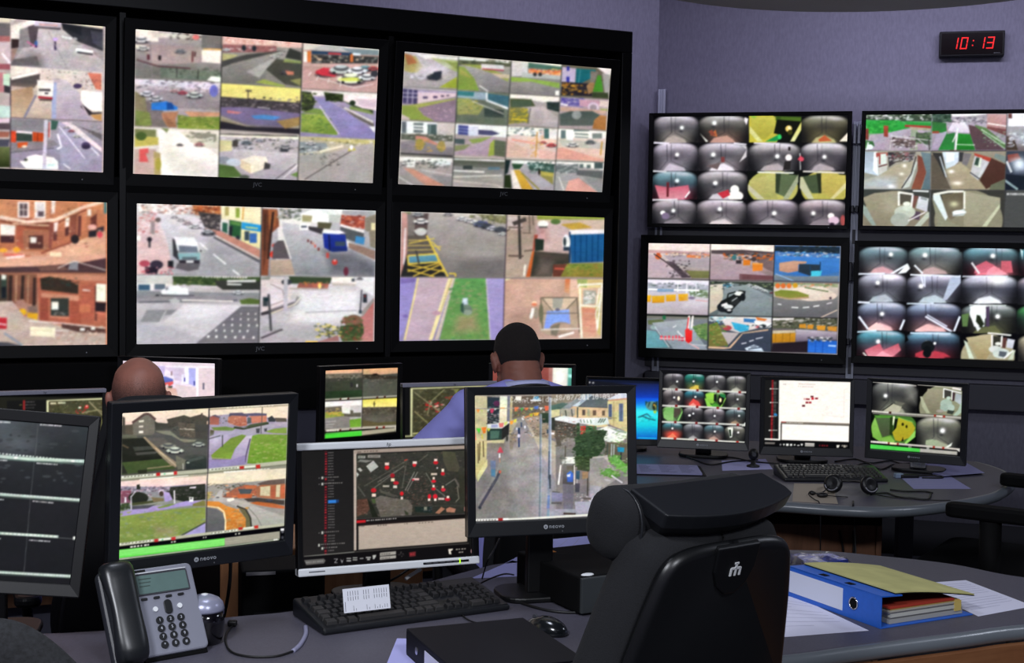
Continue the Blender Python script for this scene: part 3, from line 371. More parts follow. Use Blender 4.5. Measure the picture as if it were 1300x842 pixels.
PICS['M5'] = '''
K 160 240 3.824; R b0a8a8 0 0 1300 842
F 50 60 658 86 652 422 50 418
P d0c8c8:98969a 50 60 660 60 660 425 50 425; P f4ece8 60 68 300 78 320 110 200 130 60 110; S c87868,a8a0a0,e8dcd4,8c5048,787070,d8b0a0 62 72 340 120 120 5
P d8c0c0:e0b8b8 60 130 150 140 200 230 220 330 200 410 52 415; S c06868,e8d0d0,a84c50,f4e8e8,e09090 60 110 150 220 60 4; Q eee8ec 150 120 240 130 330 230 230 260 200 260; P dcd6dc:a6a4aa 150 120 330 130 640 330 648 418 230 415 200 250
Q 9a989e 400 230 640 350 648 418 250 418 240 360 380 340; P b0623c 320 78 460 82 460 130 340 115; S e07040,a85030,f0c8a0,6c3828,d8884c 320 80 460 130 70 5; P 4c4648 350 110 462 125 460 215 380 185; S 2c2a2c,6c6464,a89c94 350 120 460 205 50 4
P f0e4b8 462 84 660 90 655 180 462 145; R b0a060 480 86 500 130; R 8ca040 532 92 552 140; L d8a050 2 570 88 566 150; P e8e0dc 460 148 500 152 498 205 458 200; P 30604c 468 162 494 166 492 215 466 205; P 2c5c38 502 150 560 160 556 240 500 225; P 5c9048 508 155 556 165 554 180 508 170; P 282c34 500 180 518 180 512 245 500 240; P 28a0e0:1c88c8 562 160 656 175 654 208 560 195; L e8e070 1.5 580 185 640 192; P e8dca0 560 195 654 210 652 290 560 262; R 3868b0 600 215 635 262; R 3c4c58 575 205 598 250; E 2c343c 542 240 10 14
P c08474 380 190 460 205 650 295 650 335 440 225; L e8c8b0 1.4 440 235 648 342; P 5c5c64 430 230 650 345 648 360 420 236; C e0d8dc 236 135 36; C f4f0f0 268 148 40; C d8c0c4 300 165 46; C f0ecee 338 180 56; C 50545c 400 212 68; C c8ccd4 396 206 50; E 6c6060 155 150 14 12; P 9c8c8c 120 155 140 155 138 220 118 215
P 3c3c42 226 240 245 250 258 350 228 325; P f0f0f4 230 232 330 235 345 262 355 300 250 300 238 250; P 6c7484 255 275 345 278 350 308 258 308; P 88b0b8 250 312 360 310 358 345 258 342; R 34303a 258 345 358 362; R e8ece8 292 348 328 358; R 5c6c74 272 330 345 344; L 282830 2 360 300 366 302; P 605c62 250 362 360 362 350 390 300 400 240 385
L f8f4f8 1.3 360 262 395 295; L f8f4f8 1.6 422 315 485 365; L f8f4f8 1.6 518 393 552 420; L 504c54 3 114 240 114 285; E 2c2830 114 245 12 12; E b04858 90 362 26 16; E 3c3444 148 368 32 22; P 2c2434 92 378 160 380 150 415 95 415; R 24262c 203 348 230 382; S d04858,e8a0a8,6c3440 60 380 230 415 30 4; E f0ece8 62 238 10 14; N .09 2 2
F 656 88 1220 104 1208 425 650 422
P c8c4c8:8c8c94 650 80 1225 80 1225 425 650 425; P e4e0dc 735 150 880 130 1000 200 1210 340 1210 425 700 420 740 300; P c8c6cc:84868c 760 165 880 175 1000 240 1210 350 1210 425 820 420 790 330 760 220; Q 5c5c66 960 300 1100 310 1210 370 1208 425 1000 400; P 8c5038 662 95 735 98 745 180 700 220 690 420 655 420; P 683c2c 662 100 690 100 700 240 665 400; P a8623c 690 100 732 105 725 180 695 200; L 3a2824 3 715 110 690 340; L 4a3028 2 676 120 672 300
S 4c5848,e0e0dc,7c8478,b0a898,384034 738 95 850 150 60 5; P f8f8f4 850 120 900 100 985 105 985 165 850 160; P a8a078 855 125 905 130 900 160 855 158; P c0c4c0 985 105 1050 100 1040 165 985 150; P e8e8e8 920 100 1100 98 1200 112 1180 132 1050 125 990 125; P a8a8ac 1050 102 1215 108 1180 135 1048 122; P a44c3c 1046 125 1160 135 1158 195 1040 175; S d87858,803c34,c8a098 1046 128 1158 190 40 5; L f4ece8 3 1040 175 1155 208; P 585c60 1040 182 1155 215 1150 270 1090 250 1040 230; P 3c88c0 1115 228 1160 235 1155 270 1112 262; P 8a8070 1160 140 1216 120 1212 290 1185 280 1180 210 1160 200; R e8dca8 1190 165 1210 200
P 907468 1080 260 1210 300 1208 345 1080 285; P 403c40 880 180 960 190 950 220 890 200; P 5a5840 930 160 1000 165 990 195 930 190; C 606468 865 190 40; P f4f4f0 842 170 884 170 886 200 842 200; R 4c5460 850 178 878 188; P f8f8fa 952 205 1040 202 1066 215 980 222; P 2438a0:1c2c88 955 215 1065 222 1075 300 1000 305 962 285; R 3c4c60 1015 255 1065 278; L 1a2050 2 985 222 990 300; P 203070 995 285 1075 285 1072 302 1000 305
L c8846c 2 905 270 912 260; R d05848 914 270 922 284; R 6c3030 880 245 888 258; R 6c3030 895 252 902 266; R 7c3838 930 285 940 300; R c84840 972 310 985 335; E d04038 1013 355 14 14; E 6c3040 1068 400 12 22; R e8dce0 1008 344 1018 350; E d83c30 716 318 18 18; E e04838 720 275 12 10; P 5c5458 740 250 765 250 795 340 710 340 715 270; P b8a08c:a89484 700 345 800 342 820 418 700 420; L e8e0dc 1.6 745 170 800 340; N .09 2 2
F 48 420 652 424 644 754 46 758
P ccc4c8:a8a4ae 46 415 655 415 655 760 46 760; P 3c5030 225 420 650 425 650 470 420 470 230 460; S 2c4024,5a6c40,3c5834,7c8450 230 425 648 465 100 5; P c8c8c4 52 420 220 425 215 462 52 462; P e8e8e4 50 458 228 462 225 470 50 470; R 3c5c78 60 464 116 492; R 5c6c7c 138 462 190 488; R e8e4e0 118 462 136 492; P 84888c:908e94 50 495 200 495 650 505 650 540 50 550; C f0f0f0 235 495 130; P e8ecec 170 505 220 478 300 480 305 515 180 520; P 505058 170 512 330 515 330 524 170 522; E 2c2c34 152 520 10 8
P b8b4b4 330 480 650 490 650 505 330 500; P 3a3c38 430 445 600 440 650 450 650 490 470 490 440 470; L d8d8d4 3 490 448 630 446; L e8e8e4 2 490 462 560 464; C e8ecec 545 502 50; P 88848a:a09ca4 50 520 650 520 640 550 50 555; L 50505a 1.4 60 550 260 545 540 540; P 5c7038 550 540 600 530 650 538 650 560 560 560; L e8e0dc 2 270 540 520 545; P b8b8bc 205 540 240 528 265 545 235 562
P 8c8a90 100 588 276 586 272 610 190 612 165 648 70 645; L c8c4c8 1.4 195 590 165 645; P d8d2d6:b8b4bc 280 560 560 565 340 750 50 755 50 660 180 645; Q b0acb6 50 650 200 660 300 700 320 755 50 755; P 6c6a70:7c7880 560 570 650 572 646 752 335 754; Q e0dce0 300 570 500 575 380 640 250 630
L f0ecec 2.2 556 606 560 607; L f0ecec 2.2 590 606 596 607; L f0ecec 2.2 626 606 632 607; L e8e4e4 2.4 513 632 520 633; L e8e4e4 2.4 553 632 560 633; L e8e4e4 2.4 590 633 597 634; L e8e4e4 2.4 625 633 632 634; L f0ecec 2.6 470 659 478 660; L f0ecec 2.6 511 660 519 661; L f0ecec 2.6 552 661 560 662; L f0ecec 2.6 592 662 600 663; L f0ecec 2.6 632 662 640 663; L f0ecec 2.8 432 686 442 687; L f0ecec 2.8 474 688 482 689; L f0ecec 2.8 512 689 520 690; L f0ecec 2.8 548 690 556 691; L f0ecec 2.8 586 690 594 691; L f4f0f0 3 394 716 405 717; L f4f0f0 3 434 717 444 718; L f4f0f0 3 478 718 488 719; L f4f0f0 3 525 720 535 721; L f4f0f0 3 566 720 576 721; L f4f0f0 3 614 721 624 722; T e8e4dc 370 427 590 431 16 1.6; L e8e8ec 1.6 48 420 650 424; N .07 3 2
F 652 425 1208 428 1200 745 644 752
P d4ccd0:a8a4aa 644 420 1210 420 1210 760 644 760; P d8c8c8 655 430 790 440 810 480 800 540 660 600; P 8a8a84 655 430 700 425 700 440 655 442; P e0d4d8 680 455 780 470 790 540 690 570; L a09090 1.3 700 460 760 490 770 540 690 570; P 3c4c34 790 425 1000 430 990 460 800 460; P 9c5c50 840 455 985 460 980 485 830 480; S d8783c,c06850,5c6444 850 450 980 475 30 4; E 40444c 780 452 26 14; P a09890 790 480 980 485 980 492 800 488
P f4ece0 998 430 1100 428 1118 455 1115 470 1000 468; P c8bcb0 1000 455 1115 460 1112 472 1000 470; R 50545c 1095 435 1110 450; C e8e4e4 1160 440 34; P e8e4e8 1120 425 1205 428 1200 520 1120 470; C 8c8488 1135 435 30; E ffd870 940 470 8 14; P 7c7478:6c6868 660 600 820 545 830 520 850 530 840 560 700 610; L e8dcc0 1.6 700 606 820 560 850 525; P 403c40 655 600 700 590 700 606 655 615
Q e8e4e8 850 500 1130 480 1130 640 1000 660 800 640; L 98929c 1 870 600 1120 590; P c4bcc2:a4a0a6 655 620 760 600 760 680 655 700; L bcb8c0 5 776 430 774 640; R 3c4448 664 525 688 570; L 4c4c50 3 692 510 704 690; R 203438 672 528 690 545; P 8c8488 650 720 750 676 765 684 660 730; L 403c44 1.4 655 725 760 682; L 404048 1.6 1144 490 1136 605; R 303840 1150 510 1170 552; R 803030 1155 515 1164 526; P c06c68:b87c78 1205 530 1140 630 1130 740 1200 742; P 98908c 1140 600 1200 530 1205 545 1150 620; R 3c4854 1130 588 1144 605
E 7c5c48 1105 645 44 34; P 3c4c30:4c5c34 1040 665 1150 655 1155 700 1130 740 1050 742 1034 705; S 804030,4c5c34,38482c,905040,647444 1045 620 1150 735 90 5; S 5c6440,e8d870,303828,d8c060,4c5838 920 655 1040 720 60 5; L 4c4848 1.6 985 700 985 740; P 9c6c68 920 745 1030 710 1035 740; L e8b850 2 870 742 930 742; N .09 3 2
F; L 282828 1 660 84 652 424 644 754; L 707070 .7 50 418 652 424 1210 425
'''
PICS['M6'] = '''
K 490 250 4.0625; R b0a8a0 0 0 1300 842
F 78 70 624 88 612 416 74 412
P b0a8a4:787270 70 65 630 65 630 420 70 420; Q 9c9490 300 200 610 250 610 330 300 300; Q 6c6866 380 330 612 320 612 415 340 415; P c8c0b8 270 80 620 92 620 110 500 105 350 100; P 5c4c4c 112 85 220 85 210 200 110 290; P c4968c:b87c74 82 80 115 80 108 290 92 412 74 412; L e8e0e4 2 100 160 92 350; P 7c7470 110 85 150 85 148 200 112 230; C a8a8a8 165 90 60; C e8e4e0 180 125 76; C f0f0ec 178 175 64; E c8c8c4 180 180 30 20
P 2c2c2c 110 290 250 290 310 410 74 412; P 605850 110 200 215 200 255 290 110 300; L e0c060 1 115 225 225 222; L e0c060 1 112 252 240 250; L e0c060 1 112 275 250 272; L e8c84c 1.3 118 240 250 215; P 5c94a8:5088a4 115 300 262 298 270 332 118 340; L e8c84c 2 112 304 262 294 272 336 116 346 112 304; L 3c3c40 2 155 275 170 345; L e8c840 2.2 210 200 270 320 320 412; L e8c850 1.6 235 230 280 275; L e8c850 1.2 240 255 285 258; L e0bc40 1.6 112 350 300 385; L e0bc40 1.6 112 385 280 340; L e0bc40 1.6 140 410 290 345; L e0bc40 1.6 110 375 250 412; L e0bc40 1.6 225 410 300 372; L e8c840 1.8 325 395 358 396 358 412
P 7c7854 460 88 620 98 620 140 560 130; S 6c7048,989468,50543c,b0a890 430 88 620 140 70 5; L 70685c 1 500 92 500 120; L 70685c 1 560 96 560 126; C b0a8ac 320 88 50; C f0ecf0 392 112 52; C e8e4e8 432 122 56; C f0f0f4 462 132 50; P 4c4880 455 148 480 122 520 128 540 150 500 160; C 505878 490 140 76; C 3c4048 525 152 70; C d0ccd8 550 162 60; C 484c58 590 168 70; C f0f4ec 603 190 44; P 788058 90 78 130 78 125 90; N .08 2 2
F 624 90 1138 100 1120 420 612 416
P b8a498:a89080 610 85 1140 85 1140 425 610 425; P a08c7c:b09c8c 625 100 770 105 770 200 745 330 720 412 614 414; P c8b8b0 625 100 700 100 700 170 625 170; P 4a4440 650 130 720 105 725 125 660 150; P c8b0b0:c4a4a0 770 150 900 120 960 200 950 290 820 290; Q b07c78 790 100 830 100 830 220 770 230; P 9aa848:8c983c 780 95 1138 98 1138 118 780 118; P c8b09c 780 118 1138 118 1135 175 960 170 900 130 780 135; P c09c3c 900 142 1000 132 1065 158 960 170; E 54703c 875 128 26 14; E f0ece4 810 140 28 18; R 4c4a48 790 152 832 160; R d0a0a0 768 190 820 218
P a85040 765 195 785 195 765 280 755 282; P d06830:c85c2c 755 280 768 282 745 412 722 414; P 28342c 768 215 815 220 812 275 768 280; P 3c3c34 765 280 945 295 945 345 870 350 855 412 745 412; Q 5c4c48 790 290 940 300 930 320 800 330; Q 807068 800 330 860 340 850 410 770 410; P 6c3c30 862 350 950 345 920 412 860 412; L d05848 2 870 370 920 372; P 7c8838:8a7c34 935 345 1120 340 1120 415 900 412; S 5c7830,a08c3c,8c9840,9c7838 930 350 1118 412 60 5
P e8e4e4 945 172 1135 168 1132 192 955 198; P 1c5c94:1c5488 950 195 1130 190 1122 335 955 342; L 0c3c6c 1.2 975 196 975 338; L 0c3c6c 1.2 1005 196 1003 338; L 0c3c6c 1.2 1035 195 1033 337; L 0c3c6c 1.2 1065 194 1063 336; L 0c3c6c 1.2 1095 192 1092 335; L 203c60 2 948 180 948 340; E e8e8e8 930 235 20 42; E 38444c 922 232 8 24; R 2c3c4c 915 258 945 278
L 403c38 3.4 686 95 692 320; L 5c5048 1.6 630 157 705 160; L 5c5048 1.6 640 165 610 185; L 5c4c44 2 632 304 710 306; L 6c6054 1.8 740 95 742 190; L 6c6054 1.6 706 186 748 188; L 6c5c50 1.8 712 280 755 275; L 6c6054 1.6 756 95 760 145; L f0e8d8 2.6 718 350 712 410; N .09 2 2
F 72 416 612 420 606 738 60 745
P 9c90bc:8c80b0 60 410 615 410 615 750 60 750; P 9488c8 70 416 165 416 148 480 100 680 62 740; P 7868a8 70 420 155 420 150 440 75 450; P c0a8b4:b8a0b0 160 416 330 418 270 600 225 740 95 742 150 480; L f0dc88 2 165 418 145 520 95 740; P ecd8a0:f0e0a4 322 418 350 418 300 560 240 738 220 740; L b8a070 1.2 340 420 280 600; P c8b8ac 350 418 362 418 270 738 250 738; E b890a0 260 600 24 12; P 5c9c54:6c9450 358 420 515 420 525 560 540 738 275 738 320 560; S 548c50,70a45c,7c9c58,4c8448,90986c 330 425 535 735 200 6; Q a08c68 370 620 460 600 480 690 350 700
P a498cc:9488c0 515 420 612 422 606 738 540 738 522 560; L c0b4c8 1.5 518 425 538 735; P a8b4c0 395 522 422 520 424 560 390 562; P d0e0ec 398 524 418 524 416 552 396 552; E 6c8070 415 582 30 26; E 8c9c8c 422 596 22 14; P 3c5c4c 385 555 400 545 402 600 385 590; E 7868b0 100 615 14 8; N .07 2 2
F 612 420 1120 424 1106 730 604 738
P c8a08c:c09c8c 600 415 1125 415 1125 745 600 745; Q d0a894 640 440 900 440 800 560 640 600; Q b08c7c 620 600 780 560 780 720 620 720; P e0b8a0 950 420 1000 424 990 520 950 520; P d87040:e0a880 925 418 950 418 945 500 920 490; P e8d890:d8b090 990 420 1118 424 1108 730 1000 730; P 9aa860 985 425 1040 422 1035 470 990 460; P d0b878 1040 425 1116 426 1114 460 1040 450; P d8b498 1010 470 1108 470 1104 560 1010 565; P a8a898 1020 480 1085 485 1080 550 1015 555; S c8d0c8,8c9484,e8e0d8 1030 490 1080 550 30 5; P d88c70:d8a488 1010 570 1080 575 1085 720 1015 725
L d8a48c 1 1012 600 1084 605; L c87c68 .8 1012 630 1084 635; L c87c68 .8 1012 660 1084 665; L c87c68 .8 1012 690 1084 695; P c8b870 1080 560 1110 480 1108 720 1090 700; L 8c8c50 1.6 1110 540 1092 660; L f0ecd8 2.4 990 455 1115 448 1106 540 1090 680; L f0ecd8 2 1000 470 1002 560 1086 565 1100 470; L ece8d4 2.4 1000 560 1010 728; L f4f0e0 1.4 1090 690 1082 600 1106 530; L e8e4d4 1.4 990 470 1000 445
P b8a088 800 520 990 518 998 600 985 680 850 720 790 690; P d8bca4 806 520 985 520 930 580 850 590; P a8a498 860 520 915 520 905 575 860 575; P 8ca0e8:7c98ec 830 590 945 580 952 670 815 680; P 80a0f0 850 590 940 588 935 650 840 660; E 6c6880 885 582 12 8; E a08878 905 680 60 34; E b89c88 930 676 40 22; P 7c7464 850 670 900 650 880 720 850 712; L 5c5448 1.2 800 520 990 520; L 5c5448 1.2 798 520 808 690; L 5c5448 1.2 985 520 998 700; L 5c5448 1 808 525 860 590; L 5c5448 1 985 525 930 580; L 6c6458 1 740 602 990 600; L e8e0d4 2 745 630 765 575; L f0ece8 4 748 625 760 575; E ffd8b0 765 550 12 12; E d87858 765 555 14 8; E 9c9080 775 600 12 30; E 707058 800 600 12 50; L f4ece4 3 890 722 970 700; L e8dcd0 1.6 800 685 1000 680; L e8dcb0 2.2 612 430 640 420; P f4e4c0 606 690 625 688 604 715; N .08 2 2
F; L 382c3c 1 624 84 612 420 604 740; L 6a6068 .7 72 414 612 419 1122 422
'''
PICS['R1'] = '''
K 800 130 4.333; R 101014 100 60 1230 700
D 132 72 378 222 b4aab4 6c6a70 7c766c b4a8a0 .62 .45 .38; D 378 72 654 222 a4a29c 54524c 44332c c89888 .31 .28 .5
P c06838 440 180 470 150 480 190; P 8c4838 430 160 450 150 470 180 450 185; P e8e8dc 385 172 430 215 418 218
P 0c100c 654 72 942 72 942 222 654 222; F 654 72 942 222; E c8bc3c 720 160 100 120; P c8c04c:a8a438 664 80 800 78 800 150 740 205 700 190 665 140; P d8d888 658 130 730 215 700 215 656 165; P 4c6c20 800 76 942 80 940 110 800 100; P 3a5818 805 78 830 78 815 160 800 150; P 101408 808 95 940 105 900 200 790 170; P 94c040 640 60 700 80 680 90; P d8d060:e0e0a0 942 105 880 215 905 215 942 150; E e8c868 872 145 18 18; E fff0c0 875 140 8 8; E 3c3c10 880 165 14 14; P 1c9c4c 745 215 820 175 835 195 800 215; E 30d868 822 190 10 14; F
D 942 72 1206 222 8c8c74 504c38 3c3624 c8bc84 -1 0 .42; P c85c34 1035 205 1070 180 1110 212 1040 216; P f8e8d8 1150 215 1198 165 1198 215
D 128 222 374 378 c8bcd0 7c7682 6c6a74 c8bccc .53 .42 .3; D 374 222 652 378 c4bac8 6c686e 786c70 f4ecf4 .3 .42 .45; P 803c3c 500 300 520 300 520 330 500 330; P 6c5c5c 420 350 500 330 480 370; P d0c8d0 610 235 640 240 640 300 600 330 640 260
D 652 222 938 378 d0c8cc 5c585c 4c4a50 b8acb0 .55 .48 .5; E fff4f0 872 304 18 18; P 2c2828 850 325 885 320 880 370 840 375; L f0f0f0 1.6 935 280 938 372; R 20181c 870 245 882 265
D 938 222 1200 378 e0d8e0 5c5860 4c4850 b4a8b0 .5 .5 .35; P d03c50 920 315 940 290 950 325; E e84c60 942 312 14 12
D 122 378 370 535 78a0b0 4c6c78 b83c50 f080a0 .55 .34 .42; P c85c70:dc8c9c 135 455 220 470 320 455 330 500 290 530 160 530; P 6c2830 200 440 215 440 212 520 200 520; E d8f4ff 258 430 9 8; L f0f0f0 1.8 328 490 302 525
D 370 378 646 535 c0b8bc 5c5c60 40383c d8d0d8 .36 .42 .5; E fffcf4 575 480 24 24; E fff8f0 580 515 42 28; P c83040 480 500 540 480 550 510 510 530; E ffffff 466 444 9 8
P 0c100c 646 378 930 378 930 535 646 535; F 646 378 930 535; E b8b45c 785 470 138 98; P c8c070:a8a45c 655 430 800 385 810 530 740 532 680 500; P c4c0a0 648 450 740 532 700 532 648 480; P 5c6c4c 805 388 920 400 910 440 850 520 800 500; P 34402c 800 385 830 388 818 500 800 495; P a0a888 925 395 925 440 870 532 840 532; F
P 0c100c 930 378 1196 378 1196 535 930 535; F 930 378 1196 535; E b8b050 1070 475 130 100; P c8b858:b8a850 1048 390 1185 400 1190 470 1120 530 1040 500; P 48583c 938 410 1045 392 1040 500 1000 500 945 430; P 283020 1025 390 1050 390 1052 500 1038 500; P c4c49c 935 410 950 410 1010 532 980 532 932 470; P d8d090 1186 440 1190 470 1120 532 1100 530; F
D 120 535 366 680 b8a8b4 68646a 5c5a60 8c848c .48 .42 .5; E f4f4f4 180 608 14 12; E 7c6c88 195 625 22 18; D 366 535 642 680 c8b8c4 7c747a 6c686c d8ccd0 .46 .36 .5; D 642 535 926 680 c0b0bc 78707a 68626a a098a0 .53 .52 .4; D 926 535 1190 680 d0bcc4 6c646c 605a64 8c8088 .31 .52 .5; E fff8f4 1105 625 18 16; E d8b8d0 1120 650 30 22; E 2c2030 1110 672 14 10; E a84c4c 1170 650 14 30
L e8e0f0 2.2 130 222 215 226; L e8e0f0 2 570 224 640 232; L e8e0f0 1.6 680 224 820 226; L d8d8e0 2 125 378 200 382; L e8e8e0 2 700 384 900 388; L e8e0d8 2 950 380 1180 388; L e8e0ec 2 122 537 260 534; L e8e8e8 1.4 500 545 620 548; P f8f0f4 630 82 650 90 640 125 628 100; N .06 3 3
'''
PICS['R2'] = '''
K 1070 130 4.952; R 303034 100 50 2200 830
F 136 65 566 72 558 306 124 302; P 3cb84c:a898a8 130 60 570 60 570 310 120 310; P 405040 138 66 565 68 562 120 350 118 140 108; S e8ece8,f4f4f8,2c3c2c,7c8c78,b8c0b8 145 72 560 110 110 6; P 30b044:2ca03c 140 115 350 112 420 150 400 170 290 195 160 195; S 48c050,289038 145 120 350 190 50 7; P 2c9c40 380 120 560 130 558 180 420 150; P b4a8b8:a898a8 170 205 290 190 400 165 555 180 555 300 140 300; P 98a890 430 150 470 145 470 300 420 300; P 50604c 460 190 550 195 550 270 455 250; S 3c5838,607c50 455 190 550 260 40 5; P b84c38:983c30 256 145 286 148 284 218 258 215; R 803c34 138 165 162 235; L b04038 3 390 148 558 156; L b0a890 3 420 160 558 172
P 6c5c5c 310 220 460 240 450 285 320 270; S d8d0d8,4c4044,8c8088 300 215 460 290 70 5; L d8d4d8 1 300 210 558 240; L c8c4c8 .8 310 200 295 300; L c8c4c8 1 470 230 558 300; P 3c6c3c 140 240 190 245 200 275 140 290; E e8f0f0 170 280 20 16; L e8f0e8 2 150 300 160 250; L 504848 1.6 540 235 545 300; N .12 2 2
F 562 70 1034 70 1022 304 558 304; P b0a8b4:988ca0 555 60 1040 60 1040 310 555 310; P 40584c 564 72 680 75 680 120 564 130; S 30483c,587060,243828 565 74 680 125 60 6; P f0f0f0 680 72 900 70 900 85 690 90; P f4ecf4:d8ccdc 700 110 760 110 800 180 800 190 730 190 660 180; P a8a0a8 760 90 910 75 905 130 800 130; S 605c68,c8c4cc,888490 690 95 905 130 60 5; P c89c9c:a07878 908 72 1030 75 1025 205 905 155; P 7c4c4c 908 150 1026 170 1024 208 905 165; L f0e8e8 1.6 910 132 1028 150; P 5c7c4c 830 140 900 160 1022 260 1022 290 840 180; P 60484c:58444c 790 140 830 150 1020 300 835 300 800 200; L b8d0b8 1.6 870 170 1020 262; L 98b898 1.4 880 190 1018 290; S a8c8a8,688c68 880 175 1020 280 40 3
P 38703c:2c8c38 560 120 650 130 655 200 560 180; P b0a8c0:a89cb4 590 200 655 180 640 240 590 290 560 290; R a05038 562 180 605 195; P 30783c:2c8c3c 650 200 705 190 700 300 600 300; P 289030:207828 725 195 800 200 832 300 712 300; L d8e4d8 1 715 265 830 268; L f0f0f0 2 722 160 705 330; L e8e4e4 1.4 690 250 722 180; L b08c9c 1.4 655 150 660 190; P 6c2c2c 670 300 740 302 735 320; N .1 2 2
F 1034 60 1600 60 1600 308 1026 308; P c8c8d4:706468 1030 60 1600 60 1600 310 1020 310; P e8ecf0 1060 70 1300 70 1300 110 1060 120; R 6c4440 1040 70 1064 130; P f0f0f8 1040 100 1300 120 1300 150 1040 150; Q c8d0dc 1060 190 1200 210 1300 260 1300 290 1090 250; P 54443c:443830 1030 210 1080 230 1100 300 1026 300; S e0e4ec,8c8c94 1050 190 1150 280 30 7; N .1 3 3
F 124 305 554 308 548 550 118 548; P a8a494:8c8c80 110 300 560 300 560 555 110 555; P a0b0c0:c0d0e0 128 308 215 312 225 462 130 440; P f4f8fc 195 312 215 312 222 460 190 430; P a84c44 208 318 282 316 280 345 210 345; P c8c8c4 218 340 280 335 278 430 226 460; P d8e8e0 235 325 272 322 272 385 238 388; R a03c3c 228 330 236 390; L 5c3030 1.4 224 405 278 390; P 403c40 282 312 350 312 330 380 290 408; P 5c5450 320 312 460 312 440 360 320 380; S 2c2c30,c8c8cc,905058,8c8c90 290 315 450 370 80 5; P aca48c:b4ac94 230 460 330 395 440 370 430 440 365 545 130 540 130 490; Q b4c4d4 130 500 230 470 330 480 330 545 130 545; G fff8f0 388 398 14 12; G fff8e8 370 450 16 10; G ffffff 305 528 26 12
P c4ccc4 460 370 470 375 420 530 370 545 385 500 430 440; P 7c4438:88503c 470 330 500 345 525 440 490 548 430 545 470 430; P 6c8088:587078 490 312 554 320 550 548 495 548 525 440 500 350; L 403c3c 1.4 460 340 430 450 370 540; N .06 3 3
F 556 308 1030 308 1020 552 550 550; P 98907c:8c8474 550 300 1035 300 1035 555 550 555; P 60584c 556 330 600 330 630 430 680 545 555 548; P 383838 560 315 625 318 640 400 645 480 600 380; L c8d0d8 1.6 610 340 650 470; P d8e8f8:c8d4dc 625 312 735 312 730 370 700 400 650 420; P f4faff 650 315 700 318 700 365 650 380; P b0a488:a09478 650 420 740 380 820 440 900 545 690 545; P 3c3c40 730 312 760 314 750 375 728 370; P 787478 760 318 810 322 780 400 750 385; P b84838 825 318 935 350 920 385 830 340; P c0c0c4 830 335 935 380 850 490 800 450; P d8e4d0 858 345 875 350 865 410 828 400; P 385044 840 345 860 350 850 400 825 392; L d0d0d8 2 900 380 850 480; L 404048 1.4 800 440 860 482; P 583830:4c3028 935 350 1024 390 1018 490 900 545 860 490; P 7c8c88 960 320 1026 340 1024 385 950 345; P 686c58 930 520 1020 480 1018 550 920 550; G fff8f0 682 435 20 12; G fff8e8 720 508 34 14; N .06 3 3
F 1030 308 1600 308 1600 556 1020 554; P 404858:303848 1020 300 1600 300 1600 560 1020 560; P 904c44 1034 330 1100 320 1120 355 1040 380; L c8d0d8 3 1030 370 1060 440; Q b8c8e0 1060 370 1300 380 1300 430 1090 430; P 1c2430 1024 450 1300 480 1300 550 1020 550; G e8f4ff 1110 385 40 40; L 8ca4a8 3 1018 490 1100 548; N .1 3 3
F 118 548 548 552 542 790 100 786; R 404440 100 540 560 800; E 88806c 330 760 220 205; P a09880:908870 125 600 200 570 350 560 350 700 330 780 200 780; Q a8a48c 250 580 350 580 340 700 260 700; P 98a89c 122 640 150 660 210 775 185 775 120 690; P 585448 355 570 440 575 430 640 355 640; L f4f4e8 2.6 352 560 352 650; L f4f4e8 2.4 352 566 442 578; P 785048 445 585 475 590 450 670 435 660; P d8dce4:c8c8d4 478 590 540 605 530 690 460 665; L e8e8e8 2.6 440 580 430 660; L 808c8c 2 490 602 530 612; P 584858 440 680 490 690 480 740 430 730; P b8c4b0 530 690 545 690 545 720 490 780 450 780; E e8f0e0 402 638 24 14; E c0c8b8 390 690 66 42; E a8b0a4 360 740 60 44; E d0dccc 405 665 30 20; L ececec 1.4 410 745 520 690; L e8f0f0 2 540 560 440 556; N .06 3 3
F 552 552 1020 556 1010 792 546 790; R 3c3c38 545 540 1030 800; E 8c8870 790 740 215 190; P a8a48c:98947c 765 560 990 600 990 650 900 770 760 780; P c4c8a8 985 640 990 660 905 780 875 780; P 68604c:7c7260 620 580 760 565 765 680 680 740 640 700; L ecece0 2.4 764 560 764 670; L ecece0 3 570 580 660 562 760 558; P d8e4e4 566 582 610 580 660 720 645 745 568 610; P c8d4d0 690 690 760 670 778 690 760 712 690 716; E f0f8f8 730 692 40 14; L a8b0ac 1.4 690 712 770 700; P 909078 560 600 640 740 740 780 600 785; G c8c8a0 700 640 30 20; N .05 3 3
F 1026 552 1600 556 1600 795 1012 792; R 4c4e4e 1010 550 1700 800; T f0f0f0 1030 577 1180 578 14 2.6; T f0f0f0 1190 578 1400 579 14 2.6
F; L 70747c .7 558 70 546 790; L 484848 .7 1032 65 1012 795
'''
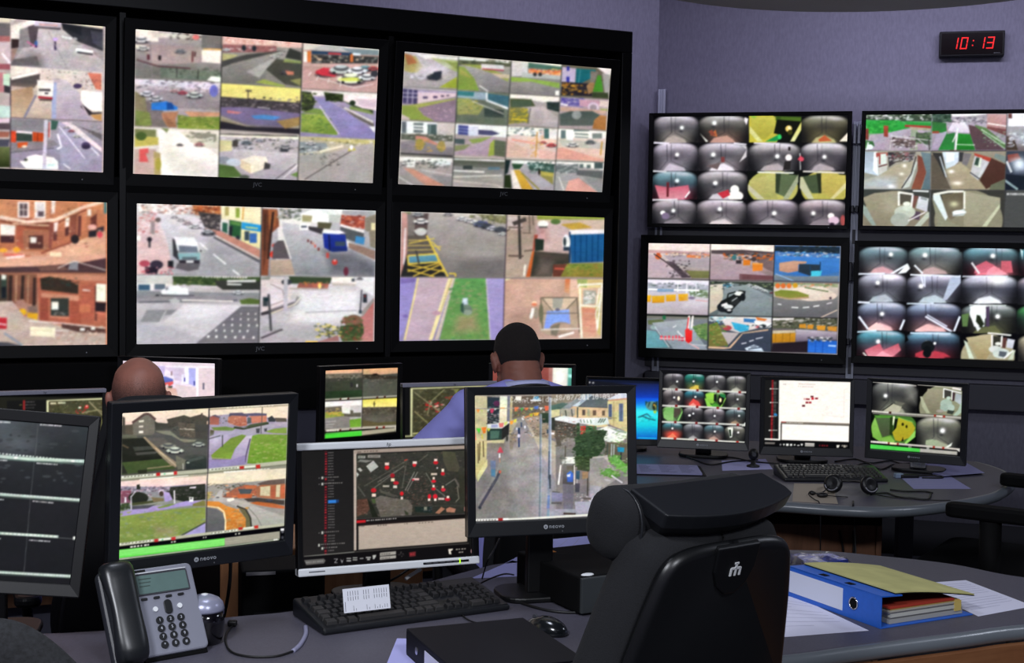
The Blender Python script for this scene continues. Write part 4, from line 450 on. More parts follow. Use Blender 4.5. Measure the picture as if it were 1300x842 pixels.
PICS['R3'] = '''
K 800 290 4.333; R 888080 60 40 1200 720
F 94 78 442 85 436 276 90 272; P f4e4dc:8c7c80 90 75 445 75 445 280 90 280; P f0dcd4 98 80 440 88 438 125 98 115; P c09898 98 118 438 132 438 150 98 135; P c0a8b0:b8a4ac 98 140 150 150 220 200 300 272 95 270; P a89ca4:a498a0 180 145 438 155 438 225 340 215 240 200; E d86838 155 155 18 16; R c05028 145 135 165 150; P e07c48 310 145 390 150 388 165 312 160; S f0d0a8,e88048,a88878,7c6c6c 200 135 436 160 50 4; L 3c3034 1.4 130 140 190 180 300 270; P 50444c 200 180 240 185 330 270 285 272; S 3c3438,6c6064 200 175 330 270 60 4; P 7c7c4c:6c6c40 305 232 434 235 434 274 340 274; N .08 3 2
F 444 85 794 95 788 288 438 282; P f0dcd0:80686c 440 80 795 80 795 290 440 290; P f4e8dc 446 86 792 95 790 130 444 118; P 54484c 446 120 620 118 790 130 788 150 446 140; P b8a0a8:a08890 444 140 520 145 620 200 760 260 788 270 788 288 440 282; P 786464 640 130 788 145 788 240 740 220; S e06c28,3c3438,487078,c85820,6c5c60 515 138 790 175 130 5; E 3c7478 572 160 14 12; P e07c20 622 172 662 175 660 202 622 204; P e88424 672 190 730 192 728 232 674 236; L f0a850 1.6 676 194 728 196; R 3c3438 582 175 612 195; E 4c4040 680 170 14 12; P 70484c 600 250 790 262 788 285 600 282; Q a8949c 450 160 560 190 600 270 450 270; N .08 3 2
F 796 95 1156 100 1150 296 788 288; P 2c68b8:4878b0 790 90 1160 90 1160 300 790 300; P 203040 798 98 1154 102 1152 140 798 125; S 2c4048,385058,182428 800 98 1150 132 50 5; P 507cb8 800 130 1152 145 1152 165 800 150; S 48a8e0,e0e8f0,a0b0c8,305890,c8b8b0 810 130 1150 160 90 4; C 50a8e0 920 142 40; P 3c80d0:3070c0 798 150 1152 165 1150 240 1000 270 820 240; P c8987c:b88870 820 190 900 178 970 182 970 192 925 200 925 235 870 245 820 235; P 283848 930 195 1045 200 1042 240 990 262 925 240; P 40c0e0 990 235 1055 232 1048 262 992 270; L 204060 1.6 990 205 992 260; L 204060 1.4 1046 185 1044 235; P 808c94:607080 792 255 900 265 1148 262 1146 296 790 290; L 8cb0d8 1.4 800 250 900 290; N .07 3 2
F 90 280 434 288 428 474 88 468; P d0ccd8:b8a8b0 85 275 436 275 436 478 85 478; P e8e4f0 96 284 432 290 430 310 96 305; P a8acb8 96 305 430 315 428 350 96 345; S 90989c,c8c8d8,6c7878,a8a8b8 100 300 428 340 70 5; P 788c6c 320 335 428 340 428 385 330 370; S d8e8ec,5c7050 330 345 428 380 30 4; L ffffff 2 100 335 380 342; P 80a0c0 150 332 240 335 240 350 150 350; L f0f0f4 1.2 262 290 262 350; L f0f0f4 1.2 312 295 310 360; L e8e8f0 1 362 300 362 360; P e8b020:e09c18 88 368 116 368 112 405 88 405; P ecb424:dc9414 118 372 190 370 188 408 122 410; P f0b828:e09818 196 366 252 364 250 400 198 403; P ecb424:dc9818 264 362 318 360 320 398 268 400; P c87c18 120 405 188 408 186 412 122 412; E 584868 338 384 18 8; P c0b8c0:b0a4ac 88 412 430 400 430 474 88 468; Q d8d4dc 320 385 430 390 430 420 300 430; L d89898 1 360 395 425 402; N .06 3 2
F 438 290 786 298 780 484 430 478; P 707c80:606c70 430 285 790 285 790 490 430 490; P d8ccb8:c8b8a4 440 310 510 305 512 400 490 440 436 470; P 384038 440 292 786 298 784 345 700 320 560 300 440 310; S 283028,506048,8c9c70 445 290 785 330 50 4; C 48a8c8 535 312 46; C 60c0d8 550 325 44; S e0e8ec,384040 510 300 580 335 20 4; C e0e8e8 655 312 34; C e8ecec 690 322 40; C d0d8d8 712 330 36; C c8d0d0 738 342 36; C 903c44 780 355 24; P 8c989c:788488 520 330 640 310 700 340 780 380 778 484 480 476 500 420; L e8ecec .8 700 320 760 350; R 888c90 764 385 782 410
P 1c2020 480 430 500 400 560 370 600 340 635 345 630 380 570 440 540 468 500 455; E 20242a 510 435 32 26; E e0e4e0 540 432 26 12; E e8ece8 598 358 26 12; P e8e8e4 500 420 530 408 540 420 505 432; E 2c3030 575 400 26 22; L 1c2020 1.6 530 400 540 360 580 350; E 1c2024 545 455 18 14; E e0e0dc 545 450 12 6; L d8dcdc 1 560 400 590 380; E 1c2024 620 378 14 22; N .08 3 2
F 788 298 1146 306 1140 492 782 484; P e0d0c0:70706c 780 295 1150 295 1150 495 780 495; P 8c9870 788 298 1144 306 1142 325 930 310 790 320; S 6c7c50,e08050,c8c0a8,a0a880 930 298 1140 325 50 5; E e07030 812 316 14 14; E e07030 842 316 14 14; E e87c34 874 316 14 14; E d8a020 908 315 14 14; P e8d8c8:dcc8b8 930 325 1060 320 1130 360 1140 380 1100 395 980 400 850 370 800 340; L 708058 1.6 960 325 1090 348; P 7c8c30:8c8c3c 792 350 830 338 920 345 985 368 975 382 880 386 800 375; L b89870 2 800 375 880 388 985 380; E 50404c 1102 384 7 7; P 808080:606064 786 375 850 390 1000 402 1120 390 1144 370 1140 490 784 482; L e8e8e8 1.3 812 416 832 420; L e8e8e8 1.5 888 434 925 437; L e8e8e8 1.5 950 436 985 434; L e8e8e8 1.5 1008 430 1040 425; L e0e0e0 1.2 1080 416 1110 408; L e0c8b0 1.2 1050 490 1138 450; N .06 3 2
F 88 472 430 480 426 668 84 660; P 808488:606c78 84 468 434 468 434 672 84 672; P 787870 90 472 428 480 426 500 90 495; L 283028 3 90 474 428 484; P 606c48 96 505 180 500 190 520 100 530; L 287048 4 186 480 188 502; E 90a8a8 140 545 30 14; P a0a8b0:8c98a4 120 520 320 500 360 540 380 600 424 665 240 665; P 788c54:507840 340 540 425 520 426 620 380 600; S 487040,a0b870,6c9858 350 525 425 610 40 4; P 6ca0a8:5c98a4 88 560 140 565 210 655 88 658; L c8d8dc 1 135 540 215 655; L d8dce0 1.4 235 545 255 535; L d0d4d8 2 260 565 310 620; L d8a8a8 1.6 310 625 380 662; L c0c4c8 1.2 340 640 420 645
P f03030:e02020 302 560 312 548 322 550 328 560 342 562 340 620 320 632 304 620; L f4f0f0 2.4 325 480 318 550; L f0e8e8 2.2 345 480 338 550; L e04048 1.6 322 490 312 560; R e84858 165 590 178 612; R e84858 188 592 200 614; R e84858 208 590 220 614; R e84858 230 592 240 616; R e84858 248 588 258 612; R e84858 265 590 275 618; R c83848 280 598 296 620; L e8c8c8 1.2 160 605 300 610; N .07 3 2
F 432 480 780 488 774 680 426 670; P 585c68:3c4450 424 475 784 475 784 685 424 685; P c8d0d0 434 480 778 490 776 520 434 510; S e8f0f0,50c0e0,3c4850,a8b8b8 436 482 560 520 60 4; P e0d8d4:d0c4c4 500 500 620 488 775 500 778 530 600 575 540 560; P 38b8e0:30a8d8 556 515 655 535 650 562 605 570 575 555; P 3878b8 625 495 690 500 685 520 625 515; P e87c28:d87030 690 488 755 500 740 510 700 505; P f4f4f4 680 510 778 520 776 545 700 540; E b84850 535 548 24 14; E d04858 700 540 12 8; S 283038,e8ecec 640 530 778 548 40 4; P 6c7c34:78703c 434 530 480 515 520 600 540 645 500 650 432 652; S 508038,8c7c44,98a050 436 520 530 648 60 5; P c0b4b0:a8a0a0 500 570 600 575 560 620 540 640; L d8b090 2.4 430 655 545 660 620 580 760 560; P 40485c:384050 620 580 778 560 776 680 470 668 555 660; L e0e4f0 1.2 612 635 640 630; L e0e4f0 1.2 655 622 680 615; L e0e4f0 1.2 690 608 730 600; P c8d8e8 630 660 680 640 720 655 735 678 640 672; L 3c4858 1.4 650 665 720 655; P 7c8898 660 650 690 642 700 652 670 662; N .08 3 2
F 782 488 1142 496 1138 690 774 680; P 7c7478:383440 770 480 1150 480 1150 700 770 700; P 585c48 784 488 1140 495 1138 560 784 550; S 3c4034,807868,a8a49c,282c24,c8c4c0 786 490 1138 555 120 5; L e8e4e0 2.4 784 500 900 498; P d89028 930 528 965 525 970 550 930 548; P d88c28 975 530 1010 530 1005 555 975 552; P e09428 1025 535 1075 535 1072 562 1030 560; P d89030 1085 540 1138 540 1136 568 1088 562; P c0b4c0:50485c 910 555 1000 560 1138 570 1136 612 980 620 910 640; P 282028 784 635 980 620 975 682 778 680; P c8b898 784 562 908 560 908 575 784 580; P d09020:b87c18 782 580 910 575 908 625 782 630; L a06c14 1 800 580 798 628; L a06c14 1 840 578 838 628; L a06c14 1 880 576 878 626; P 2060c8:2870d8 978 610 1138 620 1134 690 976 682; S e8e8e8,202830,70787c,404850 985 598 1110 622 60 4; L 1850b0 1 1020 625 1018 685; L 1850b0 1 1060 628 1058 686; L a8d0ff 2 1090 645 1132 648; N .07 3 2
F; L 1c1c1c .9 442 85 436 285 430 480 426 670; L 1c1c1c .9 795 92 788 290 782 486 776 680; L 2c2828 .8 90 276 438 284 790 290 1152 298; L 1c1c20 1 88 473 432 481 782 487 1142 494
'''
PICS['R4'] = '''
K 1070 295 4.678; R 0c0c10 80 80 2400 800
D 96 85 388 246 7ca0ac 5c6c74 606068 e0a8b0 .65 .29 .42; D 388 85 712 250 88b0b8 70787c 58584c c8a8a8 .31 .31 .4; D 712 85 1044 258 70a8b8 485c64 8c2838 ff8090 .54 .32 .6; D 1044 85 1360 262 50b0c8 485c64 8c2838 ff8090 .54 .32 .6
P cc5c70:d86c80 790 200 850 170 900 195 880 240 780 245; P d06070 940 170 1000 170 1010 240 940 245; P ff90a4 860 225 900 198 980 250 850 258; P c8e8f0 1052 95 1070 110 1066 160; L e8f0f4 2.4 285 248 385 190; P e8f0f4 325 248 385 185 400 215 375 240; L e8f0f8 2.2 425 195 475 245; L e8e8e8 2.4 765 180 810 245
D 92 246 380 414 c8c8e0 60606c 4c4c58 b8c4d0 .4 .32 .5; D 380 250 704 418 c4c4e0 646478 50505c c8d8e4 .26 .42 .46; D 704 255 1036 424 d8dcf0 4c5060 4c4c58 f4f8ff -1 0 .45; D 1036 260 1360 430 d0c0d0 4c5060 4c4c58 f4f8ff -1 0 .45
P b0bcd4 640 270 700 255 700 300 620 400 590 410; L e8f0ff 1.6 465 260 480 320; L e8f0ff 1.4 485 255 488 325; G fff8ff 285 265 60 20; G ffffff 920 285 70 34
D 88 414 378 584 a8bcd8 4c4c64 7c4c50 ffc8c8 .5 .42 .4; D 378 420 702 590 a0b4d8 404058 704448 f8c0c0 -1 0 .35; D 702 428 1032 600 98a8a8 383c38 404038 6c7048 .66 .42 .55; D 1032 432 1360 606 50b060 385c48 404038 6c7048 -1 0 .55
P ffd0cc 150 570 200 535 280 582 150 584; P ffc4c4 430 580 500 545 580 588 430 590; L e8f0ff 2.6 95 500 150 575; L e8f0ff 2.6 365 520 340 580; L e8ecff 2.4 490 500 650 592; L d8e0f8 1.6 500 490 620 560; L e8f0ff 2.6 695 500 660 590; E e8f0f0 805 480 52 52; P f4fcfc 755 440 850 435 840 560 780 560 760 500; P 283020 795 490 815 495 840 545 820 570 790 530; P 50405c 850 445 870 440 870 560 850 560; P 5c7c48 705 490 750 480 740 560 710 560; P e8f0f0 780 545 820 570 800 590
D 82 584 372 742 58b0c8 486878 902c3c f88898 .44 .42 .52; D 372 590 696 750 70a8c8 303c50 501820 c04050 -1 0 .5; P 0a0a0e 702 600 1030 610 1026 762 694 755; D 1040 606 1360 770 c8c0a0 b0a890 8c8470 d8d0b0 -1 0 .5
P c85868:e88898 130 700 220 660 240 700 330 660 345 700 300 738 150 738; P ffa0b0 195 735 235 705 300 738; E f0f4f8 500 662 20 18; E 181c20 505 680 40 36; P e0ecec 495 700 510 695 506 740 490 740; E 101418 500 710 26 36; P c03848 430 720 480 700 470 740 430 740; P c03848 540 705 600 715 640 740 540 742; E ffffff 546 660 8 8; E f0f0ff 211 646 9 9; L f0f0e8 1.6 120 715 140 735
F 700 598 1030 608 1024 762 694 752; E a8a080 860 740 160 135; P c0b48c:a08c60 730 625 880 605 885 700 850 755 800 750; P d0dcc8 718 640 735 650 780 752 750 750; P 383830 890 615 940 618 935 680 885 680; L f0f0e8 2.4 886 608 886 690; P 603c38 950 625 975 625 965 690 945 685; L f0f0f0 2 945 615 940 680; P c8ccd8 978 630 1022 640 1010 690 970 685; E f0f0e8 922 662 18 10; E d8dcd8 905 695 38 22; E c8d4d0 940 720 50 30; P 58606c 930 705 975 712 965 745 925 735; L f0f0f0 2 955 750 1015 700; P c8d0b8 1015 700 1026 700 1010 755 980 758; F
L e8f0ff 2 92 248 250 244; L e8f0ff 2 400 252 700 262; L e8f0ff 1.6 710 262 980 262; L e8f0ff 2.4 90 415 160 418; L d8e8f8 1.6 380 424 540 422; L e0e8e8 1.4 750 432 970 435; L c8e8f8 2 86 592 200 584; L c8e0f8 2 400 598 640 602; L f0f0e8 2 860 598 1000 612; P 080808 690 100 712 90 710 118 695 115; P 080808 372 600 390 640 368 655; N .06 3 3
'''
PICS['N2'] = '''
K 145 505 7.658; R 8c8c7c -200 -200 2200 2200
F 60 100 922 88 906 712 70 770
P 5a5c54:4c4c46 60 100 1000 60 1000 780 60 780; P ecd8bc:f0d4c4 70 120 920 90 920 200 700 190 510 250 400 240 180 270 70 270; P a09c80 70 125 920 95 920 108 70 145
P 787468:706c60 176 245 300 160 335 160 400 215 390 360 180 372; L 604c48 3 176 245 300 158 340 160 402 214; L d8d4c0 2.2 240 232 288 226; L d0ccb8 2.2 240 282 282 280; L e8e4d0 3 240 335 282 333; P 504c44 78 180 105 195 108 370 78 370; P 60584c 108 265 180 260 185 365 108 350; P 484840 392 225 430 250 540 250 560 300 400 315; P 504c44 510 210 680 170 740 190 850 160 915 190 915 270 640 270 540 290; P 645c50:5c564a 620 240 780 255 800 300 780 400 640 370; S 484840,b8a890,3c3c38 640 290 790 390 40 3; L b8b0a0 1.4 640 305 780 310; P 4c4a46 785 260 915 265 905 410 790 395; R 5c504c 845 150 860 200; S 30302c,3c4034,584c44 520 200 790 330 60 4
P 6c6c5c:5c5e50 80 360 220 365 225 400 80 400; P 848470 400 325 540 320 640 400 800 410 780 430 680 435 540 380; P 585856:50504e 400 340 560 370 700 450 880 440 905 500 905 690 700 700 600 640 420 480 320 400; P 64605c 320 395 480 390 520 430 420 480; P 2c2e28 75 400 290 390 340 440 400 500 460 560 466 600 300 620 75 560; P 484c44 180 480 380 470 400 500 200 520; P 50504c 200 535 440 520 400 545 220 560; L 605440 2 80 460 140 490; P 282a24 75 540 200 570 466 570 466 600 75 635
P 4c5c34:405030 75 630 466 595 560 660 600 690 320 720 75 750; P 30322c 80 640 75 740 130 740 110 700; P 303428 230 705 320 700 315 735 230 740; L 8c8060 1.6 320 690 540 665 560 660; P a08c70:94846c 280 385 300 380 480 540 620 640 600 680 540 650 440 555 340 450; L c4b090 1.4 400 490 600 660; P 707060 600 560 700 610 680 690 620 700 600 650
C 8c8c80 525 468 150; C c8ccc0 590 512 165; C a8aca0 820 455 120; E 484c48 800 580 120 26; P 3c4440:303634 690 620 760 580 880 575 905 600 900 690 700 700; E b0b8a8 718 632 14 8; P 4c5450 720 600 860 568 880 590 720 630; L a8a898 1.6 668 640 672 700; P c8a890 900 230 915 225 915 260 900 258; N .09 3 2
F; K 255 505 7.658; F 76 100 850 60 835 640 60 690
P a89cae:9c90b0 50 50 860 50 860 700 50 700; P ecdcc0:f0dcc0 76 90 850 60 840 210 640 190 500 170 280 160 80 180; P a0987c 76 105 850 68 850 80 76 122; S 9c6060,605c54,7c7470,484c4c 82 170 260 250 50 4; P a05a50:b46c58 85 190 130 170 180 190 175 265 82 262; P 685c68 110 175 140 165 190 190 180 200; P 5c5468 280 150 400 145 470 175 440 190 360 190 270 190; P c07860:b46850 265 190 300 175 440 180 450 270 380 280 330 270 262 240; S d89884,8c4c44,e0a890 270 190 640 260 60 4; P 5c5870 420 155 540 148 640 155 640 178 500 185; P c87c64 470 180 640 175 640 235 500 250; P 5c6468 455 190 490 195 490 250 450 255; P 505c44 330 280 500 290 650 250 660 240 640 235 480 260 440 280 390 288; L 3c4430 2.4 320 290 420 304 560 280 660 250; P 3c4044 650 200 690 175 730 215 720 235 660 235; P 605850 720 195 830 200 835 235 730 235; L 5c5450 1 598 90 592 240; L 8c8478 1.2 80 120 84 260
P 708c44 100 290 240 280 340 300 300 325 130 318; P b0a8b4:a49cb0 180 325 380 320 640 262 830 235 835 270 720 280 640 340 500 350 420 385; P 605c48 90 310 130 320 125 360 85 380; Q c4bcd0 90 380 300 340 260 400 90 500; P 748c3c:7c9c38 100 560 290 395 400 358 450 370 330 500 290 600 110 595; L a8a880 1.4 110 590 290 600; L 606048 1.6 110 600 300 605; P 7c9c3c:6c9430 500 370 560 355 840 360 830 635 600 650 450 640 480 440; S 80a840,90a858,648c30,a0a860 500 370 830 640 120 8; P 88a048 620 330 720 300 835 290 835 350 700 345; P c4b8c8:9890b0 440 370 500 365 480 440 430 640 300 640 340 490; L 605470 1.8 480 400 440 560 430 630; P 8c80a8:9488b4 70 600 300 600 430 560 430 650 70 690; P 4c4c54 535 300 575 298 570 345 540 345; P 4c4c54 615 300 645 298 640 330 618 330; L 505050 1.4 210 365 210 480; L 605c60 1.2 80 400 190 370; L 504c50 1 586 250 586 350; P b0a0b4 700 250 835 240 835 270 720 270; N .08 3 2
F; K 145 600 7.017; F 50 30 826 20 812 560 40 660
P 8c84a8:88984c 40 20 830 20 830 660 40 660; P ecd4bc:f0d0cc 55 80 826 20 822 110 640 110 400 130 200 125 55 125; P b0a890 55 60 826 8 826 28 55 80; L f0f0e0 1.8 225 62 530 40; S 9c8090,706474,c8a8b8,584c58,e0c8d0 55 125 500 175 120 5; P 905060:805468 55 165 150 160 150 270 55 275; S c8a0a8,f0e0e8,7c4454 55 150 330 220 40 4; E 34382c 215 225 90 50; P 2c3028 150 230 220 170 300 220 290 265 160 275; P 30342c 200 110 225 105 235 150 200 150; P 383c34:2c3028 500 130 640 120 700 110 812 100 812 240 620 260 480 230; S 40443c,5c5458,24281f 480 130 810 240 70 6; P e8dce8 675 130 730 125 725 140 670 142; P 3c4830 48 285 130 270 150 320 48 345; S 344028,5c6c44,98a0b0 50 270 150 340 24 5; P 4c5034 140 275 380 245 390 262 250 285 160 295; P 7c6c50 330 220 440 230 440 255 350 265
P b8a0d8:a090c8 440 170 490 180 520 240 480 260 450 260; P a894cc:9c8cc0 48 350 330 300 500 290 640 255 812 250 812 280 560 310 400 340 200 370 48 395; P 505058 140 300 330 290 380 280 300 320 160 330; P 7c9048 380 310 500 280 550 280 480 305 400 320; E c0a8c8 420 180 26 32; E 4c4038 420 190 20 24; P 807c44 700 280 790 250 812 255 812 300 700 300; P 8c9c48:788c44 45 395 300 360 560 325 812 310 812 450 620 555 45 640; S 90a058,7c9450,80906c,98a060 45 340 812 600 180 9; Q a08c70 360 490 540 500 520 550 380 545; P a498d0 620 560 812 450 812 545 640 565; L 505850 1.8 600 560 812 445; R f0ecec 668 220 705 262; R 706c74 675 225 695 240; L d8d0d8 1.8 535 160 538 278; L c8c0cc 1.6 150 210 152 335; L c8c0cc 1.4 152 215 190 170; R e8e0ec 92 220 108 268; L d0c8d0 1.2 395 170 440 155; N .09 3 2
F; K 255 590 7.017; F 50 70 760 30 745 545 40 610
P 9c9894:98948c 40 20 770 20 770 620 40 620; P e4d8bc:e8d8b8 52 85 762 30 762 125 600 140 300 165 150 175 52 190; P b0a88c 52 50 762 14 762 32 52 82; L f0f0e0 1.8 205 70 620 32; S 706858,a8a090,50503c 55 170 400 210 60 5; P 706058:60504c 500 170 600 140 750 125 750 180 650 180 560 200; P a06048:a8644c 190 290 300 210 400 180 500 190 500 280 320 300; S d07850,e8a878,684840,c86840,8c5844,384848 190 185 500 300 90 6; P c46c44 380 185 500 185 490 215 400 215; P 4c5458 330 215 460 220 440 262 350 260; P c06038 320 265 460 262 450 300 330 300; P a86848:b07050 490 200 540 180 640 180 750 170 750 305 640 310 500 290; P d0c098 530 200 618 190 615 280 528 278; S b0a078,e0d8b0 530 200 615 275 20 4; P d0c098 672 182 708 178 702 290 668 288; P c86844 710 200 750 180 750 300 712 300; R b05c40 625 195 660 300; P 4c4440 380 305 500 295 745 320 745 360 640 350 420 330; C 50505c 610 318 60; P b8602c:c87048 410 345 500 330 640 345 745 370 745 395 640 385
P b8b4ac:a8a49c 100 310 170 230 195 225 190 290 400 330 560 380 745 460 745 545 450 560 440 470 380 400 260 350 120 330; P 98948c 440 350 640 390 745 440 745 460 560 400; L 808078 1.2 420 380 500 470 540 545; Q a8a8a0 500 420 740 480 740 540 560 545; P f0ecd8 232 305 290 295 300 315 260 330 235 328; C 505050 150 292 20; P e08c38:c8742c 45 325 160 330 230 370 330 400 400 480 420 560 220 590 210 440 150 390 45 375; S d89848,c88c50,e09c50,a08048,d4802c 220 380 420 575 110 8; P 6c6848 330 380 400 410 450 480 450 555 400 560 400 480; L 3c3c34 2 320 370 400 400 440 470 450 555; L f4dca8 2 150 380 205 420 220 500 218 590; L f0d098 1.6 50 370 150 382; P 6c6c6c:5c5c60 42 380 140 395 195 430 212 500 210 595 42 605; P a8a058 55 250 90 240 80 300 50 320; S b0a870,7c6c50,d8a070 50 240 140 300 24 5; N .08 3 2
F
K 145 505 7.658; L b4b49c 5.5 60 785 920 712 1690 628; L 7c7c68 1.5 60 805 920 730 1690 650; L ecf0e0 2.2 75 775 400 748; L e8ecd8 2.2 450 745 580 735; P c82828 408 732 445 728 448 760 410 764; P c83030 578 718 610 714 612 748 580 752; E 50c080 490 742 7 6; T 707060 90 772 390 748 9 1.2
L ecf0e0 2.2 930 700 1210 678; P c02c28 1218 668 1262 664 1262 692 1220 696; P c83028 1376 655 1418 650 1422 688 1380 690; L e8ecd8 2 1268 676 1370 668; T 707060 940 700 1210 680 8 1.2; T f4f4e4 250 140 760 118 14 .7; T f4f4e4 1090 100 1560 76 14 .7; L f0f0e4 .9 250 796 720 758; T f4f4e4 1060 722 1520 690 14 .7
L 3c3840 1.1 924 96 912 690 905 800 890 1500; L 302c30 .8 920 110 908 700
K 145 600 7.017; P 0c0c10 34 660 812 560 1530 475 1530 640 1400 620 700 720 34 790; L b4b49c 3.6 40 645 812 548 1515 465; L ecf0e0 2 45 640 340 606; T 707060 60 636 340 606 9 1.2; L ecf0e0 2 400 600 500 590; P c03030 355 595 390 590 394 618 358 622; P c83030 508 578 545 572 548 602 512 606; E 50b080 430 600 7 6; P c03028 1105 490 1142 486 1144 510 1108 514; P c83028 1246 475 1282 470 1284 498 1250 500; L ecf0e0 2 860 545 1095 512; T 707060 860 543 1095 512 8 1.2; L f0f0e4 1.6 1150 498 1240 488
T e0e0d0 140 665 325 642 6 2.2; T c8c8b8 505 622 552 615 2 2; T c8c8b8 790 580 830 575 2 2; T c8c8b8 1075 550 1130 542 2 2
P 68e050:60e04c 34 690 500 640 985 584 985 652 600 700 34 765; L b8f0a8 .6 34 702 985 598; L b0eca0 .6 34 715 985 612; L b0eca0 .6 34 728 985 626; L b0eca0 .6 34 742 985 640; P b8b4a0 985 584 1475 525 1475 590 985 652; L 706c60 .8 985 598 1475 538; L 706c60 .8 985 612 1475 552; L 706c60 .8 985 628 1475 566; L 706c60 .8 985 642 1475 580; P 98a08c 34 765 600 700 985 655 1470 592 1470 606 985 672 34 785; T f4f4ec 1420 602 1462 596 3 2; P 0c0c10 1480 520 1530 515 1530 620 1480 610; L e8e8e8 3 1482 510 1520 508; E 606068 1500 530 14 10; E 404048 1500 580 14 14; L b0b0a0 1 70 770 130 762
'''
